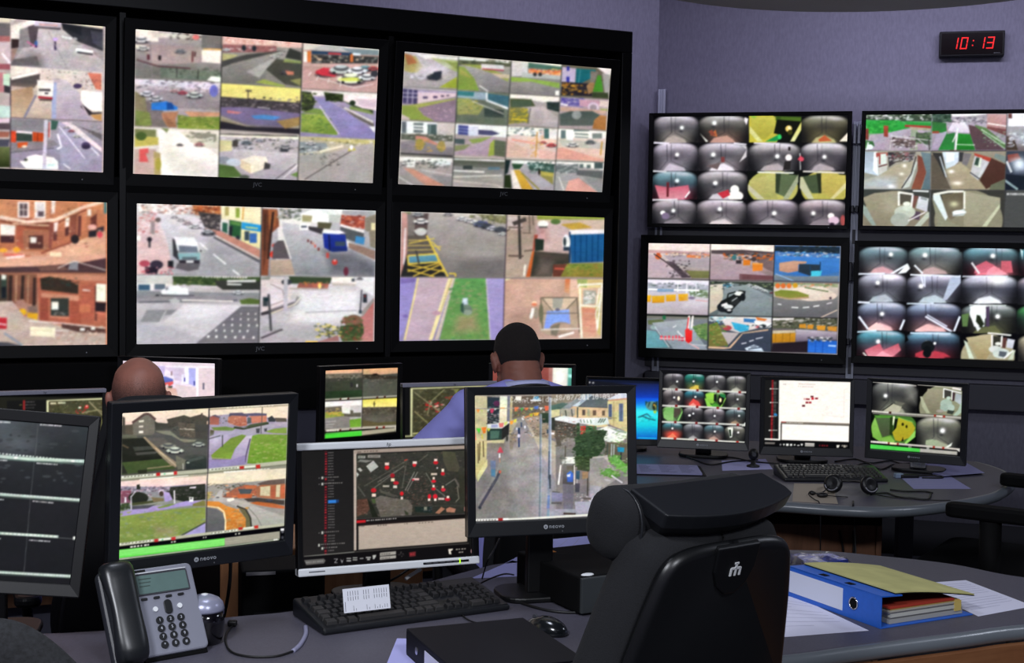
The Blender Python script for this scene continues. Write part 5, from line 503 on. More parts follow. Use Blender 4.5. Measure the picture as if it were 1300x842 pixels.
PICS['N3'] = '''
K 360 540 3.827; R 1c1c1c 60 60 1000 800; P 201f1f:282626 88 120 345 110 345 620 95 640
L b82830 2.6 206 128 206 240; L b82830 2.6 205 255 205 275; L b02830 2.6 205 295 204 510; L b02830 2.6 203 530 203 572; L a82830 2.6 204 605 204 626; T 3c1820 206 128 204 626 40 2.8
Y 787474 216 134 244 133 4 1 13.3 9; Y 787474 216 268 246 267 4 1 13.4 7
T 8c8884 196 254 268 251 8 1; T 8c8884 196 283 288 280 9 1; P 2c78d0 216 364 256 362 256 378 216 380; P 1c3c70 256 362 268 361 268 376 256 377
Y 787474 216 392 250 391 4 1 13.2 9; T 8c8884 196 520 272 515 8 1; Y 787474 216 537 250 535 4 1 13.5 3; T 8c8884 180 580 300 573 12 1; T 8c8884 196 596 262 592 6 1; T 787474 216 610 246 608 4 1
R b8b8b0 184 250 193 262; R b8b8b0 184 280 193 292; R b8b8b0 184 516 193 529; R b8b8b0 168 577 176 590; R b8b8b0 184 593 193 605; E a0a0a0 173 257 2 2; E a0a0a0 173 287 2 2; E a0a0a0 173 524 2 2
P b4a498 340 122 356 121 355 612 342 616; P 9c8c80 345 120 898 97 898 115 345 138; T 60544c 390 128 460 125 5 1; T 50443c 358 131 380 130 2 1
F; K 440 560 7.647; F 95 130 1180 88 1180 700 95 750
P 3c3c36:34342e 90 80 1190 80 1190 760 90 760; S 4c4c40,2c3028,58544c,383c34,5c4c44,2c2c28 95 100 1180 720 700 5; S 706860,847c70,4c4440 300 200 900 640 260 2; S 7c4c44,8c5c50,6c544c 560 360 860 620 120 2.5
L 58564c 1 170 440 600 180; L 64625a 1.2 250 470 560 240; L 6c685e 1 300 400 500 280; L 747068 1.4 570 480 660 300; L 747068 1.2 590 485 690 300; L 605c54 1 540 460 575 240; L 5c5c50 1.1 700 200 790 130; L 686860 1.2 770 310 860 460 960 540; L 5c5850 1.1 320 480 500 540; L 5c584e 1.1 330 495 470 545; L 6c6860 1.4 960 430 1050 370 1100 460; P 605c54 1045 365 1060 365 1100 430 1080 440; L 54544c 1.8 110 440 180 540; P 50503f:4c483c 930 100 1050 110 1100 260 1080 300 980 290 940 200; P 38382f 1090 330 1180 330 1180 690 1100 640; L 706c60 1.4 1075 440 1090 560 1060 590; L 40403a 1 640 630 1150 630
P 6c645c:605a52 270 560 330 530 480 560 600 570 640 640 630 720 330 740; S 746c64,5c564e,7c746c,54503f 290 560 630 730 90 6; P 3c4030 560 670 600 700 600 720 570 715; P 54382f:5c4438 100 570 200 560 225 660 200 700 100 735; S 6c4c40,483428,7c5c50 100 570 220 720 50 5; P 24281f 200 560 240 600 310 740 250 745; P 4c5c38 240 560 280 560 280 610 250 600
P b4b4ac:a8a8a0 190 245 260 190 310 250 235 305; P 787870 130 180 260 190 190 210 110 200; P b0b0a8 105 270 130 260 155 285 135 300; P b8bcb4 95 300 120 325 100 355; P a87058 860 700 920 640 955 660 900 708; P b07860 965 660 1000 642 1060 660 1050 695 970 690; P 24302c 660 640 830 640 830 700 670 690; S 5c6c70,383c44,80607c 700 640 830 690 20 3; P 8c5c58 1140 640 1180 640 1180 690 1140 680
R 989890 112 145 182 168; R 908c84 206 136 328 162; T 50504c 216 150 318 148 6 1; T 505048 120 157 170 156 3 1
S c82828,9c2020 375 240 410 282 10 3; E d02028 392 258 22 20; R e0c8bc 372 210 412 236; E d82830 658 232 18 20; R ecd8cc 642 198 682 222; E c02028 866 210 24 18; R e0c4b8 850 174 880 196; E c8c4c0 880 262 8 8; E cc2430 934 318 20 18; R f0e0c8 922 270 946 300; E 9c2028 446 336 22 22; R e8d8b0 430 364 466 392; E c82430 480 408 26 18; R d8ccc0 452 432 490 458; E c02028 262 480 26 22; R f0d0c0 246 512 284 542; E d82028 536 512 18 20; R f0d0c8 526 542 548 568; R c8b4a8 820 312 878 332; R d8b0a8 640 362 704 382; E c82838 646 378 12 8; R e8ccc0 836 350 856 374; E e01c30 846 392 22 14; R f0d8c8 834 428 854 450; E e01828 844 466 20 14; R e0c4a0 924 436 944 460; E c82838 938 474 22 18; E d82030 804 540 16 24; R ecdcd0 790 560 812 582; E d02030 860 540 22 24; R ecdcd0 850 560 872 582; R c8b0a4 890 552 948 572; E c01c2c 980 566 26 18; R f0dcc8 972 534 996 556; R b0a89c 352 430 414 448; R 808070 752 640 780 670
L b84030 1.2 560 190 590 180; N .1 2 2; F
K 440 560 7.647; P 1c1a1a 95 752 1180 702 1180 745 95 815; L 605c58 .7 95 756 1180 706; P c82028 96 772 184 766 186 792 98 800; T d0c8c4 190 774 490 752 14 1.1; P 241c1c 95 800 1180 742 1180 760 95 860
K 360 540 3.827; P 1c1a1a 354 478 364 478 364 612 354 612; P b4a394:ab9c8e 364 490 895 452 892 566 364 606; T 60544c 368 493 395 491 3 1; T 60544c 455 488 505 485 4 1; T 706458 585 480 605 478 2 1; T 706458 655 476 730 470 5 1; P 1c1a1a 364 606 895 566 902 585 100 640; L 8c8c84 1 100 638 345 616; L 585450 .8 345 616 900 574
P 161416 90 640 905 580 920 632 88 704; P 605e5c 100 656 195 648 204 658 196 672 110 680; T 8c8a88 108 668 195 660 8 1.4; P a0a0a0 276 650 286 660 292 650 284 672; L a0a0a0 .8 245 650 262 650 248 668 262 668; R a8a8a4 306 645 328 650; R a8a8a4 306 656 328 662; R a8a8a4 336 642 358 647; R a8a8a4 336 652 358 657; L 8c8c8c 1.4 370 648 388 647; R b0b0ac 400 640 424 646; R a0a09c 406 648 420 656; P b0b0ac 432 632 450 630 448 640 440 652 434 650; P 9c9890 468 620 546 612 546 628 468 636; P a09c94 468 639 546 632 546 646 468 654; T 4c4844 474 628 520 624 4 1; T 4c4844 474 648 520 643 5 1; P 70282c 610 618 642 614 642 636 612 640; T a02c34 614 628 640 626 2 2; S 807c78 556 612 598 640 10 1.2; P d8d0c0 800 602 822 600 822 606 812 612 816 628 804 626; T b0a89c 836 604 890 600 4 1.2; T b0a89c 850 618 876 616 2 1.2; E e0b8b8 921 612 11 13; E 883840 921 612 8 9; E f0dcdc 921 612 4 5
'''
PICS['N4'] = '''
K 580 470 3.6625; R 989494 0 0 900 900
P 8c8480:7c7878 60 100 860 100 860 720 60 720
K 595 490 8.42; P b8ac94:b4aa9c 440 350 700 440 830 560 930 600 930 1300 440 900; P 948e8c:8c8888 540 360 600 380 700 560 760 700 930 1000 930 1700 60 1700 100 1250 300 900 400 600; Q a8a29e 450 650 700 600 760 800 760 1100 480 1100; Q a4a0ac 700 750 900 800 900 1500 720 1500; Q 7c7874 100 1250 340 900 460 1000 500 1500 100 1640; Q 989494 400 850 760 850 700 1150 450 1100
P c8c098:b8ac74 50 105 200 110 200 480 190 800 60 1000 50 500; P 706858 195 110 250 115 250 160 200 240; P 2c3844:303838 200 120 330 125 320 420 200 410; S 3c5060,203040,803050,6c8c98,182028 205 150 330 300 40 5; E 582c4c 300 190 34 30; S c8d0d0,705868,a08c8c,2c2c34 200 300 330 410 60 5; P e8e8d0:e8dcb0 335 110 415 110 408 420 328 410; P 7c7c88 415 110 445 110 440 380 408 400; P b8a880 445 110 470 110 460 480 435 560; P 64584c:786c5c 470 110 930 110 930 330 600 330 470 350; S 8c7c70,504840,b0a8a4,5c4c44 470 110 930 330 160 5; P e8e4d8 500 110 565 110 560 160 500 150
P a8c0d0 680 150 700 115 740 110 770 150; P 3c80b0 685 145 705 112 745 112 755 145; P ecf4fc 660 150 780 150 775 162 662 162; L 9c9890 1.2 60 245 480 240 880 236; P e08c40 80 250 122 252 100 292; P b8c070 122 252 155 255 145 285; P c83c60 228 245 272 245 258 290 235 290; P f0f0f0 195 255 230 250 205 275; P e8e8e8 272 245 300 244 280 262; L e8a060 1.4 340 238 385 236; P e87850 488 228 535 228 520 270 495 275; P 48b848 555 238 585 238 565 275; P f08048 595 235 640 232 632 255 605 262; P e0d070 650 235 690 235 670 265; P 5070c0 695 220 748 215 740 250 705 250; P e8e8e0 755 230 790 232 770 262; P e86848 810 215 865 215 858 260 820 268; P e0e8e0 790 258 812 290 800 280
S 4c8c50,c8b838,3c5040,8c5040 480 250 700 320 40 4; P f0a830 650 300 690 290 680 340 655 330; P e8b040 690 288 755 284 740 318 700 322; P 88c048 655 310 680 300 668 345; L d88c48 1.4 600 335 660 320
P 384838:2c4030 770 290 860 290 868 400 790 395; P a8947c:9c8c78 590 340 780 320 770 400 850 400 930 420 930 560 830 560 720 540 640 420; S 4c4840,8c7c6c,b89c80,3c3c34,c8c0b8 600 330 930 550 170 5; S d86048,e8e0d8 600 330 700 380 16 4; P 3c4038 870 340 930 340 930 480 870 470; R f0f0ec 880 500 915 520; R 384c58 835 465 865 510
P e8e4dc:d4d4d4 200 410 330 400 430 380 440 395 360 455 200 458; P a0a0c8 240 415 310 412 310 445 240 445; P e87870 320 400 375 395 370 440 330 445; P d8e078 378 390 420 378 410 410 380 430; P f09838 440 378 480 370 470 410 445 412; P e0d848 480 362 515 352 505 390 485 395; P 283c38:304440 198 460 360 458 352 585 195 585; P 4c6c60 230 480 330 480 320 560 230 570; P 2c2c2c 355 458 432 400 428 520 352 580; P c8bc94 195 585 385 575 380 612 195 612; P 807870:8c8480 195 615 380 615 370 700 300 720 190 720; P 4c8c48 80 455 130 455 112 515; P 58d840 82 456 128 456 112 512; P f07828 135 445 190 440 180 505 155 510; P c8d048 192 450 235 458 212 492; L e88870 2 60 480 75 580; L c8c040 1.4 140 520 150 570
P c8bc84:c0b478 80 590 195 590 190 780 90 1000 80 1000; L 605438 1.4 120 600 115 800; L 605438 1.4 155 590 160 760; L 605438 1.2 100 620 102 830; P d0cc90 90 960 200 780 200 860 95 1030; P 8c8478 435 560 470 500 500 540 470 680 440 680; S 3c3830,706050,a88c60 440 480 510 600 34 4; E 3c3c38 410 560 12 34; P 2c3c58 522 450 548 450 550 520 530 520; R d8dce8 505 445 525 470; R 3c4870 528 545 546 590; L 30406c 1.8 538 590 538 655; E c8c8d8 535 535 14 20; L 4c5870 2 562 390 565 440; E e8e4e8 582 345 14 22; E f0f0f0 602 440 10 18; P d04858 305 715 330 655 345 655 372 715; R f0ecec 322 725 338 770; L b88c70 1.2 330 770 335 820; L 9c8878 1.6 570 330 700 430
P 6c7c94:607088 230 800 290 800 285 980 240 970; P 4c7c9c 240 895 285 895 282 960 242 960; L 4c4c58 3.4 335 905 300 990 240 1090 110 1310; E 3c4048 120 1305 16 16; P c86050 320 905 350 905 345 935 325 935; P 5c5c64 240 1050 290 1010 280 1040 250 1080
L 74808c 1.8 765 300 765 900 755 1500; L 98a4b0 1 778 300 778 900 770 1460; L 8890a0 3 868 120 862 900 846 1500; L b8c8d8 1.2 880 130 878 1000; L 4c5c70 1.4 860 700 855 1000; P 6c80b0 845 1170 870 1170 865 1310 835 1310; P 8098a8 840 1320 865 1320 862 1500 830 1500; P 485058 855 950 880 950 878 1100 862 1100
K 700 490 8.42; P d0b088:d8c490 250 220 610 230 600 440 420 440 280 360 100 350 110 240; P 8c8070:7c7868 0 90 360 90 240 150 120 190 0 210; P 587068 0 210 120 180 180 190 100 250 0 260; P 889090 100 245 280 130 310 150 190 250; P c8d8e0 225 215 420 90 440 100 290 220; P a0b0b8 320 90 430 90 400 130 300 200; P 5c6468:666c70 290 218 430 105 620 140 605 232; P 50585c 290 216 605 228 605 238 290 226; P d8c898 0 260 90 250 90 320 0 340; P b0a898 90 250 250 240 250 320 120 330; L 4c5048 1.4 150 260 160 330; L 5c605c 1.4 215 250 225 330; L 485450 1.6 280 230 280 340
R 5c5048 330 255 362 315; R 6c5848 442 262 478 316; R 6c5c48 542 265 572 318; R a8a484 385 250 410 320; P d8dce0:c8d4dc 600 145 730 78 815 75 815 130 620 150; P d09878 605 150 815 128 815 145 610 168; P d4c890:ccbc84 600 165 815 145 815 500 740 460 660 430 600 400; R 60708c 610 195 648 355; R 687894 722 190 768 380; L 48506c 1 629 195 629 355; L 48506c 1 745 190 745 380; L b8a878 2 665 170 665 430; L a89868 1.6 605 340 700 345
P e4ece4:dce8e0 35 345 130 320 280 345 300 385 270 410 230 410 130 380 40 370; P e8ece8:d0dcd0 280 345 600 340 620 410 480 425 300 400; L 809480 1.4 310 360 320 395; L 809480 1.4 345 360 355 395; L 809480 1.4 380 360 390 395; L 809480 1.4 415 362 428 398; L 748474 1.6 500 395 530 350; L 748474 1.6 525 395 555 350; L 748474 1.6 550 392 580 350; P 4c4840:605c50 40 370 130 385 270 412 280 560 150 560 60 620 40 550; S 302c28,7c7060,9c5c48,c8c0b8 45 375 270 560 80 5; P 3c4c38 270 400 300 400 310 560 270 560; P c83028:d84038 310 430 370 430 365 520 315 520; R e86050 325 470 350 505; P 3c6c44:305c38 370 430 480 430 480 560 360 570; S 70a064,2c4830,a04c44,508050 300 430 480 580 60 5
P f0f4ec:e4ecdc 490 470 600 430 760 480 810 500 800 560 700 620 640 620 560 580 540 520 480 540; P 98a898 600 440 800 490 800 510 700 490; S d8e8c0,f8fcf0,80907c 560 500 800 620 40 6; P 6c6454:605c4c 590 600 810 610 815 850 560 800; L 505850 2 600 620 595 780; L a8b0b0 1.6 645 620 640 770; L a8b0b0 1.6 670 620 665 770; P 2494c0 706 655 780 660 775 710 708 705; L 2c3838 1.6 745 710 742 850; P 4c9038 620 770 700 750 730 842 640 842; S 58a83c,3c7030,78b04c 610 740 740 842 50 6; S 6c9c54,88a868,b8c8a0 680 450 815 650 40 5; S 405c38,7c9c6c,283c28 480 480 600 560 40 4
P 3c5038:344830 250 560 400 480 520 470 600 480 560 560 580 640 500 750 420 842 270 842 260 700 220 680 260 640; S 2c3c28,486040,5c7850,38502c,1f2c1c 240 440 560 842 260 7; S 344830 200 640 590 740 50 5; S b0a894,5c5848,8c8470 40 540 200 680 80 4; P 605850 50 560 90 540 110 640 60 650; L 5c5448 1.4 150 640 148 760; P b8b0a8 440 760 600 740 620 842 420 842; P e8e4d8 150 760 250 760 250 835 150 835; P c8c8c4 110 790 150 785 150 842 115 842; S 506058,786c60 100 730 160 842 30 4
K 700 580 8.42; P 807c78:504c50 125 75 250 75 245 280 240 300 120 295; P 6c6458 160 95 245 95 240 140 165 140; P 4070d0:3c60b8 165 180 205 150 235 180 230 270 170 270; P c8d0f0 165 195 205 180 200 215 170 215; P 484c44 230 80 248 80 246 200 236 200; P 3c6078:345468 262 150 305 150 300 245 262 240; L a8a8a8 1.6 275 240 275 285; P 4c4c54 250 285 305 285 300 380 255 380; P 706c78:74707c 120 290 240 300 230 560 130 560; P 3c4c30:445038 250 0 420 0 420 130 400 160 280 140; S 38482c,5c7048,2c3824 250 0 425 140 60 7; L 3c3830 1.2 390 150 385 440; P a08060 330 160 395 160 390 230 330 240; P 908c88:a49c98 410 20 560 10 700 150 700 240 560 330 410 300; P 6c9c50:588c3c 515 180 600 130 720 160 730 200 640 230; S 68a03c,4c7c34,88b060 520 120 740 220 50 6; P 6ca850 600 0 700 0 820 100 800 180 700 120; S 58a030,88b86c,508840,a8b890 600 0 815 240 80 7; P b4b0b0 560 245 600 235 650 260 600 262; L d8d4d4 2 640 200 760 280; P a4a0a8:9898a4 410 300 540 320 440 480 420 640 0 640 0 560 400 560
S d8a8a0,e8e4e0,c89890,f4f0e8 250 400 480 490 40 4; P 605850 335 435 430 440 420 460 345 458; L 5c5858 1.6 10 375 90 382; L 605c60 2.6 0 495 110 498; L 4c3c38 2.4 130 608 260 612; P a8a8b4 250 480 430 480 430 600 260 600; P 80809c 0 380 120 390 120 480 0 480; L f0ece4 2 75 300 100 90; L e0d8d0 1.4 245 90 245 300
K 580 470 3.6625; N .13 2 2; K 700 490 8.42; X@.85 -440 118 8.5 .02 e8e4d8 Co; X@.7 -355 122 8.5 .02 d8d4cc unty; X@.8 -190 110 8.5 .02 d8d8d0 Bridge; X@.9 40 97 8.2 -.02 e8e4dc 18/07/20; X@.9 330 90 8.2 -.02 e0e0dc 11; X@.9 430 88 8 -.02 e8e8e4 10:09:13
K 580 470 3.6625; L e4e4d8 2.4 85 698 300 692 640 672 860 658; P 14141a 60 704 300 698 640 682 860 668 860 720 60 720; L f4f4f0 2.6 88 699 240 693; L a02828 4 192 696 214 695; T 605850 92 699 186 696 7 1.2
'''
PICS['N1'] = '''
K 0 500 3.2375; R 202226 -800 -60 800 900; P 3c4246:1c1e22 -800 20 400 130 380 330 -800 280; P 25272b:1b1c20 -800 270 400 280 370 500 -800 460; P 1f2025:1a1b1f -800 440 340 450 330 830 -800 800; G 50565c 60 200 120 60 .5; G 484e54 -60 160 160 60 .5; S 34383c,404448,2c3034 -100 120 330 380 60 6; G 606870 -200 100 300 40 .5
L 585c5e .7 156 122 150 200 128 400 98 740; L 585c5e .7 -240 90 -300 700
L b8ccc0 4.2 -500 200 0 258 120 268 348 278; L 5c7068 1.4 -500 212 0 270 348 290; T d4e0d8 -490 200 340 278 60 1.7; E f8f8f0 65 263 8 4; E f8f8f0 300 277 8 4
L b0c4b8 3.6 -500 370 0 414 334 437; L 50605a 1.2 -500 380 0 424 334 446; T d4e0d8 -490 370 328 436 60 1.5; L b0c4b8 3.6 -500 545 0 574 240 588; T e8f0e8 -490 545 236 587 44 1.5; R e8ece8 300 587 318 600; L 787c7c .7 240 592 300 596; L b0c4b8 3.4 -500 712 0 734 302 751; L 50605a 1 -500 722 0 744 302 758; T d4e0d8 -490 712 296 750 60 1.5
T f4f4f4 164 127 254 133 14 1.6; T f4f4f4 150 285 238 291 14 1.5; T f4f4f4 134 442 222 449 14 1.5; T f4f4f4 120 602 206 608 14 1.5; T e8e8e8 -80 112 44 119 20 1.5; T e8e8e8 -80 268 30 275 16 1.4; T e8e8e8 -90 428 18 436 16 1.4; T d8d8d8 -100 590 5 596 14 1.4; N .1 6 6
'''
PICS['D0'] = '''
K 120 440 8.42; R e0d0dc -800 0 1500 900; P f0e8f0:e0cce0 -800 180 1500 215 1500 560 -800 560; P c0b4dc 650 205 760 210 740 330 700 290; P d4c4dc 740 220 960 230 970 380 860 360 840 300; P 6c7cc8:5060b0 640 330 760 320 840 350 840 380 740 390 640 380; P e86060:d84c4c 640 400 740 390 840 372 842 400 800 425 640 420; P d8c0c0 740 430 780 400 800 430 790 520 740 520; P 4c5044 785 425 835 420 820 480 800 480; P d8a89c:e8c8b8 740 440 920 450 930 560 720 560; L f0f0ff 5 985 220 985 400; P a8a8e8:b0b0f0 1005 230 1085 235 1080 430 1010 400; R 4c4c9c 955 335 970 375; R 383c90 1060 370 1075 415; R e8e8ff 930 300 955 400; L fcfcff 4 1100 230 1096 530; P e0c8d0 1110 230 1500 240 1500 560 1110 560; R 706c80 1155 390 1175 460; R 9c8488 815 265 832 310; P e0ccd0 860 400 1090 440 1090 560 900 560; N .06 3 3
'''
MAPF = '''R 23221f -200 0 60 2000'''
PICS['D1'] = '''
K 0 495 6.736; R 26261f -100 60 1000 900; P 1c1c1c 60 95 400 85 400 400 60 400; L 9c2828 2.6 205 90 205 300; T 6c6868 215 105 300 103 6 1; T 6c6868 215 130 310 128 6 1; T 807838 165 130 192 129 2 1; T 6c6868 215 155 290 153 6 1; P d8d8a8 398 90 930 68 930 84 416 106 416 400 398 400; F 418 98 930 80 930 900 418 900; P 4c4a34:484630 418 80 930 80 930 900 418 900; S 5c5a3c,38361f,6c6848,2c2c18,7c7858,504020 418 85 930 420 260 5; S a09878,c8c0a0 430 90 900 380 40 2; E d83030 742 145 16 16; E f0d8c0 742 140 7 6; E e0e0c8 682 152 12 8; S c82828 640 140 770 200 12 5; L 8c8460 1.4 700 200 840 170 930 220; L 948c68 1.4 760 100 900 240; R c8c8a0 430 108 480 124; R c0c09c 495 104 560 120; P 8c8c48 870 250 920 240 920 340 880 340; N .15 2 2; F
'''
PICS['D3'] = '''
K 380 450 5.417; R 26261f 600 160 1700 700; P 181819 690 218 765 215 765 560 690 565; L 903030 2.2 708 240 706 300; E 909090 703 435 3 3; P cccc98 764 232 1400 205 1400 222 780 244 776 562 764 566; L c8c890 1.6 690 566 780 562 1400 535; F 780 240 1400 215 1400 545 778 560; P 4a4834:403e2c 770 200 1400 200 1400 570 770 570; S 5c5a3c,38361f,6c6848,2c2c18,7c7858,504020 780 220 1300 560 420 4; S a09878,b8b090 790 230 1180 540 70 2; S d02830,e04040,f0d0c0 870 320 990 380 26 5; S d02830 940 390 970 400 5 4; S d02830,c84838 1000 290 1060 305 8 4; L 8c8858 1.4 790 390 880 470 940 520; L 8c8460 1.2 1000 240 900 330 880 420; L d02020 1.6 868 350 890 350; L 948c68 1.2 790 260 1000 420; P 7c8048 1060 240 1100 235 1080 280; L c8c080 1.4 780 545 1100 535; N .15 2 2; F
'''
PICS['D2'] = '''
K 380 450 5.417; R 302e2c 100 60 760 640
F 176 100 434 98 432 308 176 318; P 484840:3c3c34 170 90 440 90 440 320 170 320; P e8a070:d8b898 176 105 434 95 434 130 176 140; P 706858 176 135 434 128 434 160 176 165; S 807c6c,a8a090,504c40,383830 178 140 432 200 70 4; P 404438 176 190 400 180 430 200 430 250 176 250; R c8c8c0 392 205 402 225; R 303030 350 195 368 225; P 30442c:2c3c28 176 255 432 245 432 305 176 315; N .14 2 2
F 436 96 680 90 674 296 434 306; P 504c44:585c54 430 80 690 80 690 310 430 310; P f0b078:c8a080 436 96 680 90 678 130 560 140 436 138; P 403830 440 140 510 138 530 130 560 145 676 150 676 170 440 170; E 2c241f 520 140 18 8; S 605c50,383830,807868 440 145 676 200 60 4; Q 5c5c50 440 210 670 200 670 290 440 296; N .12 2 3
F 176 318 432 310 428 516 176 528; P d8d4d0:908c84 170 300 440 300 440 530 170 530; P ece8e4 176 325 432 315 430 350 176 360; P 706858:605c50 176 365 290 355 340 380 425 400 425 430 176 430; S 8c7c50,403c34,a09468,c8b070 180 370 290 430 50 4; P 8c9840 176 400 300 395 310 425 200 440 176 440; S c8b850,d88838 180 395 290 420 22 4; P e8e4e0 290 360 350 352 350 410 295 405; P c8c4c0 370 380 425 375 425 400 372 402; P 888480:7c7874 176 440 300 425 345 430 350 515 176 525; L a8a4a0 1.4 180 465 250 460; L a8a4a0 1.4 180 485 240 480; L a8a4a0 1.4 180 500 230 500; P 6c9c30:78a838 345 450 425 440 425 512 350 515; N .1 2 2
F 434 308 674 298 668 500 430 514; P e8d850:f0e084 430 300 680 295 676 365 434 370; P 50483c:4c4840 430 365 680 360 680 520 430 520; S 302c28,6c6458,807464,504838 434 365 670 420 90 4; Q 706c60 440 420 660 410 640 470 450 480; P 5c5438 434 450 540 470 668 460 668 505 430 512; L 504c28 1.2 515 325 515 360; L 605830 1.4 508 342 524 342; N .12 2 2
F; L a8a494 2.6 176 314 430 300 676 288; P 141210 176 318 434 306 676 292 676 298 434 312 176 325; P 401410 278 304 290 303 290 312 278 313; P 401410 330 300 342 299 342 310 330 311; L e8e4d0 1.6 290 308 330 304; P 401410 530 292 542 291 542 302 530 303; P 401410 582 288 594 287 594 298 582 299; P 141210 174 520 430 505 674 488 674 560 174 590; L b8b0a0 3 180 524 430 506 672 494; T e8e0d0 190 527 276 522 5 2; P 481814 276 516 288 515 288 528 276 529; P 481814 345 513 357 512 357 524 345 525; P 802018 528 498 540 497 540 512 528 513; P 802018 574 495 588 494 588 508 574 509; P 48d838 176 550 430 526 430 560 176 580; L 70e860 1 180 545 430 528; P a8a088 430 526 658 505 660 530 430 558; L d8d0b8 1.4 660 500 668 530; L 403c38 .8 436 96 434 305 430 505
'''
PICS['D4'] = '''
K 660 450 6.5; R 8c4840 -600 60 600 400; P 985048:8c443c -600 100 265 105 260 270 -600 270; P b07870:a06860 240 105 275 105 270 265 235 265; P e8e8dc:d8d8cc 272 105 400 106 396 265 268 265; G fffff8 330 180 40 70 .6; P 70b8a4:489888 398 106 448 107 448 265 392 265; P b0f8f0 400 165 448 168 448 195 400 190; P 306c5c 425 200 448 200 448 265 425 265; N .05 4 4
'''
PICS['D5'] = '''
K 660 450 6.5; P 141c34:141c34 400 190 1300 230 1300 700 400 700; P 1c2450:0c44d8 560 232 1300 245 1300 390 560 390; P 181a24 480 205 965 255 965 262 560 262 480 240; P 0c50e0:18a8f0 560 360 1300 360 1300 480 560 480; P 18b0f0:30e0e8 560 460 1300 460 1300 520 560 520; P 20e0e0:10c8e0 560 515 1300 515 1300 600 560 600; P 10c8e0:0c48c8 560 590 1300 590 1300 720 560 720; G 30e8f0 1000 480 200 50 .5; S 2c6878,186080,80e0f0 985 500 1100 550 26 2.6; L 205c70 1.4 975 520 1010 510 1060 530 1120 545; L 205c70 1.2 1000 510 1050 490 1080 520
P 1c4c50 1035 385 1060 395 1045 430 1035 420; E 5c8c84 1090 425 50 38; P 2c4c50 1065 390 1080 395 1060 440 1055 430; E 303828 1110 430 18 34; L d8c838 2 1120 420 1130 460; P a8c838 1100 465 1130 465 1120 490 1105 485; E c89838 1108 418 8 8; P 284850 1120 390 1140 385 1140 480 1125 460; E d0d0d0 575 232 8 6; E d0d0d0 605 235 8 6; L 20e0f0 1 975 690 1125 694
'''
PICS['E1'] = '''
K 820 465 7.32; R 08080a 100 40 1000 760
D 165 68 355 212 7c7a7c 444244 30302e 70706c .66 .52; D 355 70 550 225 20907c 1c5c50 807838 c8a838 .45 .46; D 550 82 745 235 8c8a8c 4c4a4c 343434 6c6c68 .57 .42; D 745 92 935 240 8c8c88 4c4c48 5c5c54 b8b8a8 -1 0; D 155 215 352 368 a09898 504848 40383c 686460 .55 .5; D 352 225 545 378 288094 303c40 b03c38 f07068 .56 .4; D 545 235 745 388 509c30 3c6c24 304818 48a830 -1 0; D 745 245 930 396 70706c 484844 50504c 70786c .58 .42; D 150 372 345 520 78b058 60904c 4c6840 688c58 -1 0; D 345 380 535 532 807c80 3c383c 28282a 3c3838 .5 .4; D 535 392 735 540 9c9498 545056 484648 6c6868 .52 .48; D 735 400 928 548 607c80 3c4444 403c38 a88c70 .68 .42; D 148 524 345 676 307884 404040 e04430 f87858 .5 .36; D 345 536 535 690 84868a 44444a 3c3c3c b0b0b0 -1 0; D 535 546 730 694 507c88 44484c 8c6c64 c09888 .54 .42; D 730 556 924 708 909080 585850 30342c 4c4c48 .66 .4
P a0e048:78b838 555 260 600 250 640 252 640 330 620 350 580 340 560 300; P 88d048 545 300 560 300 620 380 570 380; P 98d850 740 290 745 300 700 384 690 380; P 101c0c 632 262 655 262 655 330 630 325; P 101408 680 265 730 290 715 350 690 370 665 330; E fff0b0 692 316 11 20; P 1c7c40 690 255 740 270 735 300 690 280; P 70b058:8cc070 160 430 200 385 262 385 255 505 200 505 165 480; P 50483c 262 388 325 390 320 440 280 480 258 470; P 90d070 340 410 340 430 305 510 290 505; E fff4d0 304 300 12 20; E ffffff 405 458 12 10; P 1c1c20 395 470 425 470 420 500 395 495; P f8f8f0 760 570 810 575 800 660 780 665; P 1c2c1c 770 590 790 590 795 650 780 655; P e0e4dc 905 540 930 515 930 560 890 560; G f04838 250 630 60 30 .8; P f07c58 200 665 250 620 290 665; P e04840 400 350 440 300 490 330 510 372 400 372; P f09080 390 376 440 340 480 376; P d8c048 430 215 460 175 490 180 490 222
L d0d0c8 2.2 155 212 275 215 540 228 935 244; T 808078 160 213 270 216 6 1; L d0d0c8 2.2 150 366 540 380 930 398; L d0d0c8 2.2 148 517 540 530 925 547; L d0d0c8 2.2 140 669 540 688 920 710; L 802020 3 272 216 296 217; L 802020 3 468 224 490 225; L 802020 3 660 235 684 236; L 802020 3 860 242 884 243; L 802020 3 270 369 294 370; L 802020 3 465 378 488 379; L 802020 3 656 388 680 389; L 802020 3 850 396 874 397; L 802020 3 262 520 284 521; L 802020 3 458 529 480 530; L 802020 3 648 538 672 539; L 802020 3 842 545 866 546; L b02820 3 258 673 282 674; L 802020 3 452 684 474 685; L 802020 3 645 692 668 693; L b02820 3 838 707 862 708; N .06 2 2
'''
